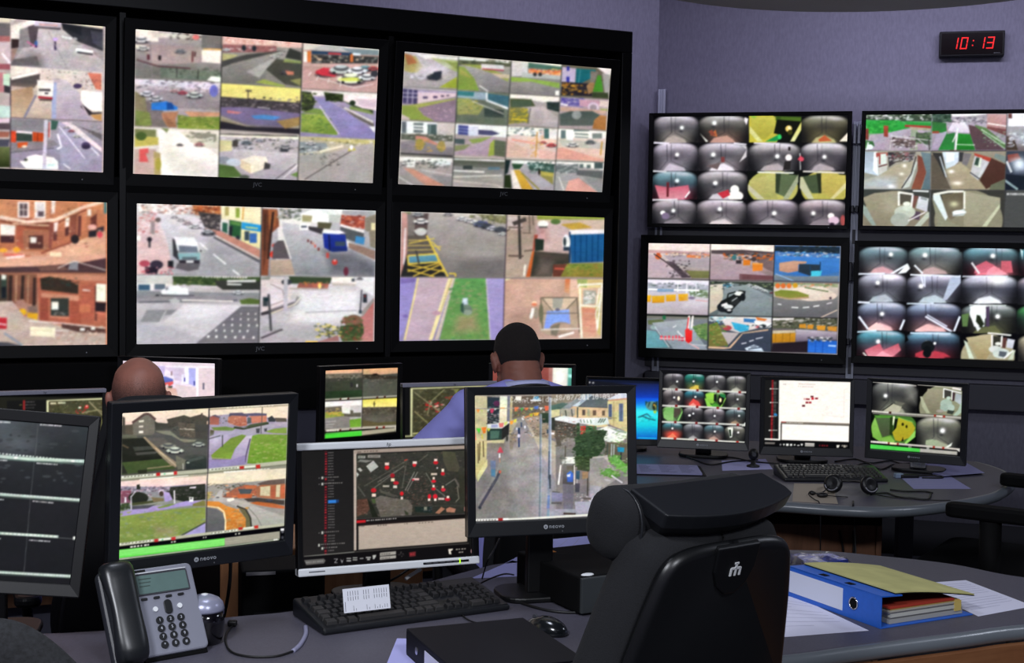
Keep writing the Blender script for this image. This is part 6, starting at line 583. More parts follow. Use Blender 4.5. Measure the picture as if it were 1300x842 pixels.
PICS['E2'] = '''
K 960 475 7.65; R 121212 60 30 1000 760; P 1c1c1c 80 55 228 60 220 630 80 630; L c82830 2.4 160 50 158 330 152 460 148 645; T 601418 160 50 148 640 44 2.8; T a0a098 172 72 172 640 54 .7; L 707068 3.2 185 75 182 380; T 1c1c1c 185 70 180 640 62 4.2; P 2c80c0 172 385 190 380 205 395 205 408 172 404; T d0d0c8 130 144 222 144 8 1; T d0d0c8 130 277 214 277 7 1; T d0d0c8 120 411 200 411 7 1; T d0d0c8 120 547 210 547 7 1; E e8e8e0 140 143 6 6; E e8e8e0 140 277 6 6; E e8e8e0 135 411 6 6; E e8e8e0 130 547 6 6
L f0ece4 3 234 60 228 640; L f0ece4 2 82 632 232 638; P f6ede4:faf2e8 234 58 920 78 910 482 230 462; R e8e0d8 240 60 380 72; T b0a49c 262 100 290 101 3 1.2; T c8b8ac 410 96 580 102 9 1; T c8b8ac 405 120 565 126 8 1; S ece0d8,f0e4dc 500 150 860 420 40 5; L e0d4cc .6 855 150 850 420 640 400
R d8a8a0 460 234 480 252; R 982830 484 236 500 252; R 8c2028 500 238 520 252; R 581820 528 212 556 226; R d01828 536 228 560 250; R 8c1c28 572 230 600 246; R 982830 480 268 506 286; R b02830 512 268 536 286; R 602028 446 300 474 318; P c84840 244 462 290 464 290 480 244 480; P 706c64 244 470 908 486 908 502 244 482; P 907c6c 290 466 908 484 908 492 290 474; T d0c8b8 295 472 460 478 9 1; P 3c3834 238 480 250 480 245 645 236 645; P fbf3ea 250 484 903 504 900 660 246 640; T d8ccc0 670 506 690 508 2 1; P 0c0c0e 80 642 900 668 896 725 76 706
P 706c68 84 660 184 664 180 682 84 680; E 808080 236 686 10 10; P e8e8e0 258 678 280 678 270 700; R e8e8e4 290 676 316 698; R e8e8e4 328 678 350 698; L c0c0bc 2 365 688 382 689; R e0e0dc 398 688 422 698; P e0e0dc 430 676 455 678 448 698 438 696; P c8c4bc 474 668 566 672 564 704 474 702; L 605c58 .7 478 688 562 690; T 801c24 610 694 700 697 4 2; P e8e4d8 780 690 812 690 800 716 782 716; T d0c8b8 830 696 890 700 4 2; T c8c0b0 848 708 876 710 2 1.4; N .02 3 3
'''
PICS['E3'] = '''
K 1095 475 7.014; R 0c0c0e 60 40 1000 780
D 85 65 485 345 848680 484a48 505048 a0a08c .3 .46 .35; D 480 385 880 660 9ca088 64645a 60605a a8ac90 .58 .44 .38
P b4b098 185 330 270 265 350 290 325 345; L 181818 1 180 325 270 262; P 6c6c60 290 240 380 260 340 290 290 262; Q 8c8c84 400 130 485 160 470 260 400 220; P e8ece0 740 650 800 610 790 640 750 662; P 9ca888 565 590 620 580 680 600 700 650 560 630; G ffffff 714 503 24 24
F 500 95 890 120 880 375 490 350; R 0c0c0c 480 80 900 400; E 8c8c70 730 300 225 205; P 98947c:7c7860 580 130 720 140 715 350 620 350 540 280; P b0b494 512 200 530 200 600 350 570 350 530 290; L e8f0e8 1.8 725 135 722 215; P 40403c 728 140 790 148 785 230 728 210; L e8ece8 1.6 800 150 795 230; P 402c34 802 165 825 168 815 240 800 240; P a0a8ac:b0b8bc 830 170 882 185 880 280 820 240; P a8bca8 884 240 884 340 840 375 800 375 850 320; E b8ccc0 766 215 20 16; E a0b4a8 745 265 52 42; E 98aca0 730 300 40 32; E a8bcb0 790 300 30 30; P 384038 760 320 820 330 800 360 750 350; E a0988c 690 330 34 14; L e8e8e8 1.4 720 130 880 170; L e8e0d8 2.4 800 125 880 140; F
F 80 355 480 385 470 640 74 600; R 0c140c 60 340 490 660; E 487830 280 480 205 150; P 90c858:70b040 78 470 110 380 140 470 180 590 150 600 90 560; P 506840:485038 120 380 260 385 265 440 250 540 180 560 150 500; P 487c30:58a038 100 365 250 370 260 390 120 390; P 284018 245 385 275 385 270 550 240 540; P e8f0c8 272 375 290 380 275 460 268 450; P 101810 288 400 315 400 300 490 275 510; P b8b428:a89820 320 385 440 430 470 480 440 560 330 600 290 590 265 520 300 480; P 88c858:68a840 300 380 440 420 470 450 440 430 330 395; P 70a83c:80c050 160 570 250 550 290 600 270 620 170 600; P 8cd058 470 500 470 560 390 625 370 620; E 303008 358 448 11 14; E 303008 392 468 9 14; P 201c08 345 600 360 560 365 600; F
L b4b0a4 2.6 80 330 240 345 480 362 880 388; L 908c80 1.2 90 350 480 378 880 402; T e8e4d8 85 332 230 343 8 1.4; L 402018 2.6 236 342 256 345; L a03020 2.8 636 370 654 371; L a03020 2.8 716 378 736 380; L e8e0d0 1.6 660 374 710 378; P 0c0c0e 66 612 480 645 870 672 866 740 64 670; L c8c0b8 2.4 72 602 310 622 640 650 868 672; T f0e8e0 74 602 225 612 9 2; L 803020 2.8 226 616 240 617; L f8e8b0 2.2 246 618 302 622; L a02c20 2.8 306 622 322 624; L a83020 2.8 626 650 644 652; L a83020 2.8 710 658 728 660; P 50d850:48d048 66 624 512 664 510 696 64 664; P b0aca4 512 662 845 690 842 722 510 696; L d8d4cc 1.6 840 670 866 690; T c8c8c0 410 648 440 650 2 2; T c8c8c0 570 660 596 662 2 2; L e0dcd0 1 75 68 480 105; L d0ccc0 1 490 95 884 125; N .06 3 3
'''
# ---------------------------------------------------------------- materials and mesh helpers
COL = bpy.context.scene.collection
PI = math.pi; R_ = math.radians
MATS = {}

def lin(s):
    c = hexc(s); c = np.where(c <= .04045, c / 12.92, ((c + .055) / 1.055) ** 2.4); return (float(c[0]), float(c[1]), float(c[2]), 1)

def mat(name, col, rough=.5, metal=0.0, noise=0.0, scale=60, bump=0.0, emit=0.0, alpha=None, coat=0.0, stretch=None, spec=None, col2=None):
    if name in MATS: return MATS[name]
    m = bpy.data.materials.new(name); m.use_nodes = True
    nt = m.node_tree; b = nt.nodes['Principled BSDF']
    c = lin(col)
    b.inputs['Base Color'].default_value = c; b.inputs['Roughness'].default_value = rough; b.inputs['Metallic'].default_value = metal
    if spec is not None: b.inputs['Specular IOR Level'].default_value = spec
    if coat: b.inputs['Coat Weight'].default_value = coat; b.inputs['Coat Roughness'].default_value = .15
    if emit: b.inputs['Emission Color'].default_value = c; b.inputs['Emission Strength'].default_value = emit
    if alpha is not None:
        b.inputs['Transmission Weight'].default_value = alpha; b.inputs['IOR'].default_value = 1.3
    if noise or bump:
        tc = nt.nodes.new('ShaderNodeTexCoord'); mp = nt.nodes.new('ShaderNodeMapping')
        nt.links.new(tc.outputs['Object'], mp.inputs['Vector'])
        if stretch: mp.inputs['Scale'].default_value = stretch
        n = nt.nodes.new('ShaderNodeTexNoise'); n.inputs['Scale'].default_value = scale; n.inputs['Detail'].default_value = 6
        nt.links.new(mp.outputs['Vector'], n.inputs['Vector'])
        if noise:
            r = nt.nodes.new('ShaderNodeValToRGB'); r.color_ramp.elements[0].position = .3; r.color_ramp.elements[1].position = .7
            d = lin(col2) if col2 else tuple(x * (1 - noise) for x in c[:3]) + (1,)
            r.color_ramp.elements[0].color = d; r.color_ramp.elements[1].color = tuple(min(1, x * (1 + noise)) for x in c[:3]) + (1,) if not col2 else c
            nt.links.new(n.outputs['Fac'], r.inputs['Fac']); nt.links.new(r.outputs['Color'], b.inputs['Base Color'])
        if bump:
            bp = nt.nodes.new('ShaderNodeBump'); bp.inputs['Strength'].default_value = bump; bp.inputs['Distance'].default_value = .002
            nt.links.new(n.outputs['Fac'], bp.inputs['Height']); nt.links.new(bp.outputs['Normal'], b.inputs['Normal'])
    MATS[name] = m
    return m

def screen_mat():
    if 'lit_screen' in MATS: return MATS['lit_screen']
    m = bpy.data.materials.new('lit_screen'); m.use_nodes = True
    nt = m.node_tree; nt.nodes.remove(nt.nodes['Principled BSDF'])
    a = nt.nodes.new('ShaderNodeAttribute'); a.attribute_name = 'picture'; a.attribute_type = 'GEOMETRY'
    e = nt.nodes.new('ShaderNodeEmission'); nt.links.new(a.outputs['Color'], e.inputs['Color']); e.inputs['Strength'].default_value = 1.0
    g = nt.nodes.new('ShaderNodeBsdfGlossy'); g.inputs['Roughness'].default_value = .35; g.inputs['Color'].default_value = (.012, .012, .012, 1)
    ad = nt.nodes.new('ShaderNodeAddShader'); nt.links.new(e.outputs[0], ad.inputs[0]); nt.links.new(g.outputs[0], ad.inputs[1])
    nt.links.new(ad.outputs[0], nt.nodes['Material Output'].inputs['Surface'])
    m.cycles.emission_sampling = 'NONE'
    MATS['lit_screen'] = m
    return m

class MB:
    """collects shapes into one mesh"""
    def __init__(s): s.v = []; s.f = []; s.smooth = []; s.mi = []; s.m = Matrix(); s.cur = 0
    def add(s, vs, fs, smooth=False):
        o = len(s.v); s.v += [s.m @ Vector(v) for v in vs]
        for f in fs: s.f.append([o + i for i in f]); s.smooth.append(smooth); s.mi.append(s.cur)
        return s
    def box(s, x0, x1, y0, y1, z0, z1):
        return s.add([(x0, y0, z0), (x1, y0, z0), (x1, y1, z0), (x0, y1, z0), (x0, y0, z1), (x1, y0, z1), (x1, y1, z1), (x0, y1, z1)],
                     [(0, 3, 2, 1), (4, 5, 6, 7), (0, 1, 5, 4), (1, 2, 6, 5), (2, 3, 7, 6), (3, 0, 4, 7)])
    def frustum(s, x0, x1, y0, y1, z0, z1, i):
        return s.add([(x0, y0, z0), (x1, y0, z0), (x1, y1, z0), (x0, y1, z0), (x0 + i, y0 + i, z1), (x1 - i, y0 + i, z1), (x1 - i, y1 - i, z1), (x0 + i, y1 - i, z1)],
                     [(0, 3, 2, 1), (4, 5, 6, 7), (0, 1, 5, 4), (1, 2, 6, 5), (2, 3, 7, 6), (3, 0, 4, 7)])
    def prism(s, pts, z0, z1, smooth=False):
        n = len(pts)
        return s.add([(p[0], p[1], z0) for p in pts] + [(p[0], p[1], z1) for p in pts],
                     [list(range(n))[::-1], list(range(n, 2 * n))] + [(i, (i + 1) % n, n + (i + 1) % n, n + i) for i in range(n)], smooth)
    def tube(s, pts, r, n=8, closed=False, flat=1.0):
        P = [Vector(p) for p in pts]; k = len(P); rr = r if isinstance(r, (list, tuple)) else [r] * k
        vs = []; up = None
        for i, p in enumerate(P):
            a = P[(i - 1) % k] if (i or closed) else p; b = P[(i + 1) % k] if (i < k - 1 or closed) else p
            t = (b - a).normalized()
            if up is None: up = Vector((0, 0, 1)) if abs(t.z) < .9 else Vector((0, 1, 0))
            x = t.cross(up).normalized(); y = x.cross(t).normalized(); up = y
            for j in range(n):
                an = 2 * PI * j / n; vs.append(p + x * math.cos(an) * rr[i] + y * math.sin(an) * rr[i] * flat)
        fs = []
        for i in range(k if closed else k - 1):
            for j in range(n):
                a = i * n + j; b = i * n + (j + 1) % n; c = ((i + 1) % k) * n + (j + 1) % n; d = ((i + 1) % k) * n + j
                fs.append((a, b, c, d))
        if not closed: fs += [list(range(n))[::-1], list(range((k - 1) * n, k * n))]
        return s.add(vs, fs, True)
    def cyl(s, p0, p1, r, n=20):
        P0 = Vector(p0); P1 = Vector(p1); t = (P1 - P0).normalized(); up = Vector((0, 0, 1)) if abs(t.z) < .9 else Vector((0, 1, 0))
        x = t.cross(up).normalized(); y = x.cross(t); vs = []
        for p in (P0, P1):
            for j in range(n): vs.append(p + (x * math.cos(2 * PI * j / n) + y * math.sin(2 * PI * j / n)) * r)
        s.add(vs, [(j, (j + 1) % n, n + (j + 1) % n, n + j) for j in range(n)], True)
        return s.add(vs, [list(range(n))[::-1], list(range(n, 2 * n))])
    def lathe(s, prof, n=32, c=(0, 0, 0)):
        vs = [(c[0] + r * math.cos(2 * PI * j / n), c[1] + r * math.sin(2 * PI * j / n), c[2] + z) for r, z in prof for j in range(n)]
        fs = [(i * n + j, i * n + (j + 1) % n, (i + 1) * n + (j + 1) % n, (i + 1) * n + j) for i in range(len(prof) - 1) for j in range(n)]
        fs += [list(range(n))[::-1], list(range((len(prof) - 1) * n, len(prof) * n))]
        return s.add(vs, fs, True)
    def ball(s, c, r, n=16, m=12):
        rx, ry, rz = r if isinstance(r, (list, tuple)) else (r, r, r)
        vs = [(c[0], c[1], c[2] - rz)]
        for i in range(1, m):
            t = PI * i / m
            for j in range(n):
                a = 2 * PI * j / n; vs.append((c[0] + rx * math.sin(t) * math.cos(a), c[1] + ry * math.sin(t) * math.sin(a), c[2] - rz * math.cos(t)))
        vs.append((c[0], c[1], c[2] + rz)); L = len(vs) - 1
        fs = [(0, 1 + (j + 1) % n, 1 + j) for j in range(n)]
        for i in range(m - 2):
            for j in range(n):
                a = 1 + i * n + j; b = 1 + i * n + (j + 1) % n; fs.append((a, b, b + n, a + n))
        fs += [(1 + (m - 2) * n + j, 1 + (m - 2) * n + (j + 1) % n, L) for j in range(n)]
        return s.add(vs, fs, True)
    def capsule(s, a, b, ra, rb, n=14):
        a = Vector(a); b = Vector(b); t = (b - a); L = t.length; t.normalize(); pts = []; rr = []
        for k in range(5):
            th = PI / 2 * (1 - k / 4); pts.append(a - t * ra * math.sin(th)); rr.append(max(ra * math.cos(th), .0005))
        for k in range(5):
            th = PI / 2 * k / 4; pts.append(b + t * rb * math.sin(th)); rr.append(max(rb * math.cos(th), .0005))
        return s.tube(pts, rr, n)
    def build(s, name, m, parent=None, bevel=0, seg=2, sub=0, extra=(), solid=0):
        me = bpy.data.meshes.new(name); me.from_pydata([tuple(v) for v in s.v], [], s.f)
        for mm in (m if isinstance(m, (list, tuple)) else [m]): me.materials.append(mm)
        me.polygons.foreach_set('use_smooth', s.smooth); me.polygons.foreach_set('material_index', s.mi); me.update()
        bm = bmesh.new(); bm.from_mesh(me); bmesh.ops.recalc_face_normals(bm, faces=bm.faces); bm.to_mesh(me); bm.free()
        o = bpy.data.objects.new(name, me); COL.objects.link(o); o.parent = parent
        if solid:
            d = o.modifiers.new('solid', 'SOLIDIFY'); d.thickness = solid
        if bevel:
            d = o.modifiers.new('bevel', 'BEVEL'); d.width = bevel; d.segments = seg; d.limit_method = 'ANGLE'; d.angle_limit = R_(35)
            d.harden_normals = False
        if sub:
            d = o.modifiers.new('sub', 'SUBSURF'); d.levels = sub; d.render_levels = sub
        return o

def rrect(x0, x1, y0, y1, r, n=5):
    out = []
    for cx, cy, a0 in ((x1 - r, y1 - r, 0), (x0 + r, y1 - r, 90), (x0 + r, y0 + r, 180), (x1 - r, y0 + r, 270)):
        for k in range(n + 1): a = R_(a0 + 90 * k / n); out.append((cx + r * math.cos(a), cy + r * math.sin(a)))
    return out

def tag(o, label=None, cat=None, group=None, kind=None):
    if label: o['label'] = label
    if cat: o['category'] = cat
    if group: o['group'] = group
    if kind: o['kind'] = kind
    return o

def thing(name, label, cat, loc=(0, 0, 0), rz=0, group=None):
    o = bpy.data.objects.new(name, None); COL.objects.link(o); o.location = loc; o.rotation_euler = (0, 0, rz); o.empty_display_size = .05
    return tag(o, label, cat, group)

def text_mesh(name, body, size, m, parent, mw, extr=.0004, align='CENTER', shear=0, space=1.0):
    """built-in lettering as a mesh; mw places the text plane (X along the line, Y up the letters)"""
    cu = bpy.data.curves.new(name + '_curve', 'FONT'); cu.body = body; cu.size = size; cu.extrude = extr; cu.align_x = align; cu.align_y = 'CENTER'
    cu.shear = shear; cu.space_character = space; cu.resolution_u = 3
    t = bpy.data.objects.new(name + '_tmp', cu); COL.objects.link(t)
    me = bpy.data.meshes.new_from_object(t.evaluated_get(bpy.context.evaluated_depsgraph_get()))
    bpy.data.objects.remove(t); bpy.data.curves.remove(cu)
    me.name = name; me.transform(mw); me.materials.clear(); me.materials.append(m)
    o = bpy.data.objects.new(name, me); COL.objects.link(o); o.parent = parent
    return o

def copy_part(o, parent, loc=None):
    c = o.copy(); COL.objects.link(c); c.parent = parent
    if loc is not None: c.location = loc
    return c

# faces -Y, letters upright
FRONT = Matrix(((1, 0, 0, 0), (0, 0, -1, 0), (0, 1, 0, 0), (0, 0, 0, 1)))

def smooth_path(pts, n=6):
    P = [Vector(p) for p in pts]; out = []
    for i in range(len(P) - 1):
        a = P[max(i - 1, 0)]; b = P[i]; c = P[i + 1]; d = P[min(i + 2, len(P) - 1)]
        for k in range(n):
            t = k / n; out.append(.5 * ((2 * b) + (c - a) * t + (2 * a - 5 * b + 4 * c - d) * t * t + (3 * b - a - 3 * c + d) * t ** 3))
    out.append(P[-1]); return out
# ---------------------------------------------------------------- the room
sc = bpy.context.scene
cam = bpy.data.cameras.new('camera'); camo = bpy.data.objects.new('camera', cam); COL.objects.link(camo)
cam.sensor_width = 36.0; cam.lens = 36.0 * FPX / 1300; cam.clip_start = .05
X_ = Vector((1, 0, 0)); U_ = Vector((0, _sp, _cp)); F_ = Vector((0, _cp, -_sp))
rt = X_ * _cr + U_ * _sr; up = -X_ * _sr + U_ * _cr
camo.matrix_world = Matrix(((rt.x, up.x, -F_.x, 0), (rt.y, up.y, -F_.y, 0), (rt.z, up.z, -F_.z, CAMZ), (0, 0, 0, 1)))
sc.camera = camo
sc.view_settings.view_transform = 'Standard'; sc.view_settings.look = 'None'; sc.view_settings.exposure = 0; sc.view_settings.gamma = 1
sc.view_settings.use_curve_mapping = False
w = bpy.data.worlds.new('world'); sc.world = w; w.use_nodes = True
w.node_tree.nodes['Background'].inputs[0].default_value = (.02, .02, .03, 1); w.node_tree.nodes['Background'].inputs[1].default_value = 1

WALLM = mat('wall_fabric', '9896a8', .9, noise=.10, scale=90, bump=.25, stretch=(1, 1, .35))
CARPET = mat('carpet', '26262e', .95, noise=.3, scale=240, bump=.4)
BLACK = mat('black_plastic', '0b0b0d', .42, spec=.35)
SATIN = mat('satin_black', '14161a', .38, spec=.5)
MATTE = mat('matte_black', '060607', .75, spec=.15)
GREYP = mat('grey_plastic', '3c3d44', .5)
SILVER = mat('silver_plastic', 'd4d6dc', .32, metal=.15)
SILVERL = mat('light_silver_bezel', 'e6e9ec', .3)
ALU = mat('brushed_aluminium', 'c8ccdc', .4, metal=.3, noise=.05, scale=40, stretch=(1, 1, .02))
STEEL = mat('dark_steel', '4a4b50', .45, metal=.6)
LAM = mat('grey_laminate', '504e5a', .5, noise=.16, scale=260, bump=.02)
LAME = mat('grey_edge_band', '646a70', .28, spec=.6)
WOOD = mat('beech_veneer', '8a5c3a', .5, noise=.22, scale=7, stretch=(1, 1, 9), col2='74482a')
WOODD = mat('dull_veneer', '6a4630', .55, noise=.2, scale=7, stretch=(9, 9, 1), col2='573824')
PAPER = mat('white_paper', 'dcdcf0', .8)
INK = mat('printed_ink', '50505e', .8)
CHROME = mat('chrome', 'c8c8cc', .18, metal=1)
FABRIC = mat('charcoal_fabric', '131418', .95, noise=.25, scale=400, bump=.5)
FABRIC2 = mat('speckled_fabric', '1a1b1e', .97, noise=.5, scale=160, bump=.6)
CORD = mat('black_cord', '0a0a0c', .5)

def poly_wall(name, pts, z0, z1, m, th=.1):
    """a wall that follows the plan polyline pts"""
    mb = MB(); P = [Vector((p[0], p[1], 0)) for p in pts]; N = []
    for i in range(len(P)):
        a = P[max(0, i - 1)]; b = P[min(len(P) - 1, i + 1)]; t = (b - a).normalized(); N.append(Vector((-t.y, t.x, 0)))
    n = len(P)
    vs = [p + Vector((0, 0, z0)) for p in P] + [p + Vector((0, 0, z1)) for p in P] + [p + q * th + Vector((0, 0, z0)) for p, q in zip(P, N)] + [p + q * th + Vector((0, 0, z1)) for p, q in zip(P, N)]
    fs = []
    for i in range(n - 1):
        fs += [(i, i + 1, n + i + 1, n + i), (2 * n + i, 3 * n + i, 3 * n + i + 1, 2 * n + i + 1), (n + i, n + i + 1, 3 * n + i + 1, 3 * n + i), (i, 2 * n + i, 2 * n + i + 1, i + 1)]
    fs += [(0, n, 3 * n, 2 * n), (n - 1, 3 * n - 1, 4 * n - 1, 2 * n - 1)]
    mb.add(vs, fs, len(pts) > 3)
    o = mb.build(name, m); tag(o, kind='structure'); return o

DL = Vector((.9090, .4168, 0)); NL = Vector((-.4168, .9090, 0))      # along and into the left screen wall
DR = Vector((.9649, -.2626, 0)); NR = Vector((.2626, .9649, 0))      # along and into the right wall
C0 = Vector((.775, 7.42, 0))
poly_wall('wall_back', [C0 - DL * 5.2, C0 - DL * 2.6, C0], 0, 3.2, WALLM)
arc = [C0, C0 + DR * 1.0, C0 + DR * 2.0, C0 + DR * 2.9]; p = arc[-1].copy(); a = math.atan2(DR.y, DR.x)
for k in range(7):
    a -= R_(6); p = p + Vector((math.cos(a), math.sin(a), 0)) * .55; arc.append(p.copy())
poly_wall('wall_curved', arc, 0, 3.2, WALLM)
poly_wall('baseboard_curved', [q - NR * .012 for q in arc[:8]], 0, .19, mat('charcoal_skirting', '1c1c22', .8), .012)
poly_wall('wall_left', [(-4.0, -2.2), (-4.0, 5.6)], 0, 3.2, WALLM)
poly_wall('wall_front', [(6.4, -2.2), (-4.0, -2.2)], 0, 3.2, WALLM)
poly_wall('wall_right', [(6.4, 5.2), (6.4, -2.2)], 0, 3.2, WALLM)
tag(MB().box(-4.2, 6.6, -2.4, 8, -.1, 0).build('floor', CARPET), kind='structure')
CEIL = mat('ceiling_paint', '8c8a90', .9)
tag(MB().box(-4.2, 6.6, -2.4, 8, 3.2, 3.3).build('ceiling', CEIL), kind='structure')
# round dropped ceiling panel whose far rim shows at the top of the picture
RC = Vector((1.42, 5.42)); RR = 1.12
mb = MB(); mb.prism([(RC.x + RR * math.cos(2 * PI * k / 96), RC.y + RR * math.sin(2 * PI * k / 96)) for k in range(96)], 2.752, 2.87)
o = mb.build('trim_1', mat('ceiling_disc_paint', 'b4b3b8', .85), bevel=.01); tag(o, kind='structure')
mb = MB()
for dx, dy in ((.7, 0), (-.35, .6), (-.35, -.6)): mb.cyl((RC.x + dx, RC.y + dy, 2.865), (RC.x + dx, RC.y + dy, 3.2), .008, 8)
o = mb.build('disc_rods', STEEL, o)

# unseen lamps of the room (recessed fittings just under the ceiling)
LAMPM = mat('lamp_diffuser', 'e8ecff', .5, emit=1.2)
def ceiling_lamp(x, y, z, sx, sy, power, col=(.80, .86, 1), rot=(0, 0, 0), fix=True):
    L = bpy.data.lights.new('room_light', 'AREA'); L.shape = 'RECTANGLE'; L.size = sx; L.size_y = sy; L.energy = power; L.color = col
    o = bpy.data.objects.new('room_light', L); COL.objects.link(o); o.location = (x, y, z); o.rotation_euler = rot
    return o
def fitting(x, y, sx, sy, power, col=(.80, .86, 1)):
    t = thing('ceiling_light', 'unseen recessed rectangular ceiling light over the control desks', 'light', (x, y, 3.2), 0, 'ceiling lights of the control room')
    MB().add([(-sx / 2 - .03, -sy / 2 - .03, -.02), (sx / 2 + .03, -sy / 2 - .03, -.02), (sx / 2 + .03, sy / 2 + .03, -.02), (-sx / 2 - .03, sy / 2 + .03, -.02),
              (-sx / 2 - .03, -sy / 2 - .03, 0), (sx / 2 + .03, -sy / 2 - .03, 0), (sx / 2 + .03, sy / 2 + .03, 0), (-sx / 2 - .03, sy / 2 + .03, 0)],
             [(0, 3, 2, 1), (4, 5, 6, 7), (0, 1, 5, 4), (1, 2, 6, 5), (2, 3, 7, 6), (3, 0, 4, 7)]).build('frame', SILVER, t)
    MB().box(-sx / 2, sx / 2, -sy / 2, sy / 2, -.024, -.021).build('diffuser', LAMPM, t)
    return ceiling_lamp(x, y, 3.17, sx, sy, power, col)
fitting(-1.1, .1, .6, .6, 112, (.90, .93, 1))
fitting(1.3, -.1, .6, .6, 82, (.90, .93, 1))
fitting(-.5, 3.0, .5, .5, 12)
fitting(3.6, 3.6, .5, .5, 24)  # fill lamp with no known fitting, added to brighten the lower right wall
# concealed cove light above the dropped disc, washing the curved wall
ceiling_lamp(2.0, 6.1, 3.12, 1.6, .12, 9, (.78, .76, 1), (R_(38), 0, R_(-15)))
ceiling_lamp(.2, 6.25, 3.12, 1.6, .12, 6, (.78, .74, 1), (R_(30), 0, R_(24)))

# ---------------------------------------------------------------- screens
def axes(yaw, tilt, roll=0):
    X = Vector((math.cos(yaw), math.sin(yaw), 0)); N = Vector((math.sin(yaw), -math.cos(yaw), 0))
    U = Vector((0, 0, 1)) * math.cos(tilt) - N * math.sin(tilt)
    return X * math.cos(roll) + U * math.sin(roll), -X * math.sin(roll) + U * math.cos(roll)

def ring(x0, x1, z0, z1, X0, X1, Z0, Z1, ya, yb):
    """rectangular frame: inner x0..z1, outer X0..Z1, from y=ya (front) to yb"""
    mb = MB(); i = [(x0, z0), (x1, z0), (x1, z1), (x0, z1)]; o = [(X0, Z0), (X1, Z0), (X1, Z1), (X0, Z1)]
    vs = [(a, ya, b) for a, b in o] + [(a, ya + .003, b) for a, b in i] + [(a, yb, b) for a, b in o] + [(a, yb, b) for a, b in i]
    fs = []
    for k in range(4):
        j = (k + 1) % 4; fs += [(k, j, 4 + j, 4 + k), (8 + k, 12 + k, 12 + j, 8 + j), (k, 8 + k, 8 + j, j), (4 + k, 4 + j, 12 + j, 12 + k)]
    return mb.add(vs, fs)

def head(root, H, w, h, bez, pic, seed, style, res, depth=.05, world=None):
    """screen, bezel and housing under root; H places the head in root space; bez = left, right, top, bottom"""
    l, r, t, b = bez
    X, U, c = world
    cor = [c - X * w / 2 + U * h / 2, c + X * w / 2 + U * h / 2, c - X * w / 2 - U * h / 2, c + X * w / 2 - U * h / 2]
    P = Picture(cor, res, seed); P.run(PICS[pic]); P.soften(style.get('soft', 1))
    me = P.mesh('screen', w, h); me.transform(H); me.materials.append(screen_mat())
    s = bpy.data.objects.new('screen', me); COL.objects.link(s); s.parent = root
    mb = ring(-w / 2 + .0005, w / 2 - .0005, -h / 2 + .0005, h / 2 - .0005, -w / 2 - l, w / 2 + r, -h / 2 - b, h / 2 + t, -.008, .012)
    mb.v = [H @ v for v in mb.v]
    mb.build('bezel', style['bezel'], root, bevel=.0022)
    mb = MB(); mb.m = H
    X0, X1, Z0, Z1 = -w / 2 - l, w / 2 + r, -h / 2 - b, h / 2 + t
    mb.add([(X0, .012, Z0), (X1, .012, Z0), (X1, .012, Z1), (X0, .012, Z1), (X0, .022, Z0), (X1, .022, Z0), (X1, .022, Z1), (X0, .022, Z1),
            (X0 + w * .12, depth, Z0 + h * .12), (X1 - w * .12, depth, Z0 + h * .12), (X1 - w * .12, depth, Z1 - h * .12), (X0 + w * .12, depth, Z1 - h * .12)],
           [(0, 3, 2, 1), (0, 1, 5, 4), (1, 2, 6, 5), (2, 3, 7, 6), (3, 0, 4, 7), (4, 5, 9, 8), (5, 6, 10, 9), (6, 7, 11, 10), (7, 4, 8, 11), (8, 9, 10, 11)])
    mb.build('housing', style.get('back', BLACK), root, bevel=.003)

LOGOM = mat('badge_grey', 'a8acb2', .4)
LOGOD = mat('badge_dim', '5c5e62', .4)
HPM = mat('badge_dark', '2c3440', .4)
GLED = mat('green_led', '50ff40', .4, emit=.8)

FRAMEM = mat('screen_frame_black', '060607', .5, spec=.25)
WW, WH = 1.019, .573
def wall_screen(pic, q, yaw, tilt, bez, label, group, seed, res=1.05, logo=True):
    c = sum((Vector(v) for v in q), Vector()) / 4 + Vector((0, 0, CAMZ))
    X, U = axes(yaw, tilt)
    t = thing('mounted_monitor', label, 'monitor', c, yaw, group)
    H = Matrix.Rotation(-tilt, 4, 'X')
    head(t, H, WW, WH, bez, pic, seed, {'bezel': FRAMEM, 'soft': 2 if pic[0] == 'M' else 1}, res, .075, (X, U, c))
    if logo:
        text_mesh('brand_mark', 'JVC', .024, mat('badge_mid', '808286', .5), t, H @ Matrix.Translation((0, -.0085, -WH / 2 - bez[3] * .5)) @ FRONT)
    mb = MB(); mb.m = H; mb.cyl((WW * .42, -.0095, -WH / 2 - bez[3] * .6), (WW * .42, -.006, -WH / 2 - bez[3] * .6), .0025, 10)
    mb.build('power_light', LOGOM, t)
    return t

YL, YR = R_(24.63), R_(-15.23); TL_, TR_ = -.1110, -.0359
def shiftq(q, d, s): return [(v[0] + d.x * s, v[1] + d.y * s, v[2]) for v in q]
qM2 = [(-1.518, 5.383, .862), (-.592, 5.808, .862), (-1.544, 5.441, .289), (-.618, 5.866, .289)]
qM3 = [(-.487, 5.856, .862), (.439, 6.281, .862), (-.513, 5.914, .289), (.413, 6.339, .289)]
qM5 = [(-1.531, 5.448, .172), (-.604, 5.872, .172), (-1.531, 5.448, -.401), (-.604, 5.872, -.401)]
qM6 = [(-.500, 5.920, .172), (.427, 6.345, .172), (-.5, 5.92, -.401), (.427, 6.345, -.401)]
G1 = 'large screens of the black video wall'; B1 = (.042, .042, .042, .05)
wall_screen('M2', qM2, YL, TL_, B1, 'large black wall screen showing nine street and car park views', G1, 2)
wall_screen('M3', qM3, YL, TL_, B1, 'large black wall screen showing sixteen small road and office park views', G1, 3, 1.1)
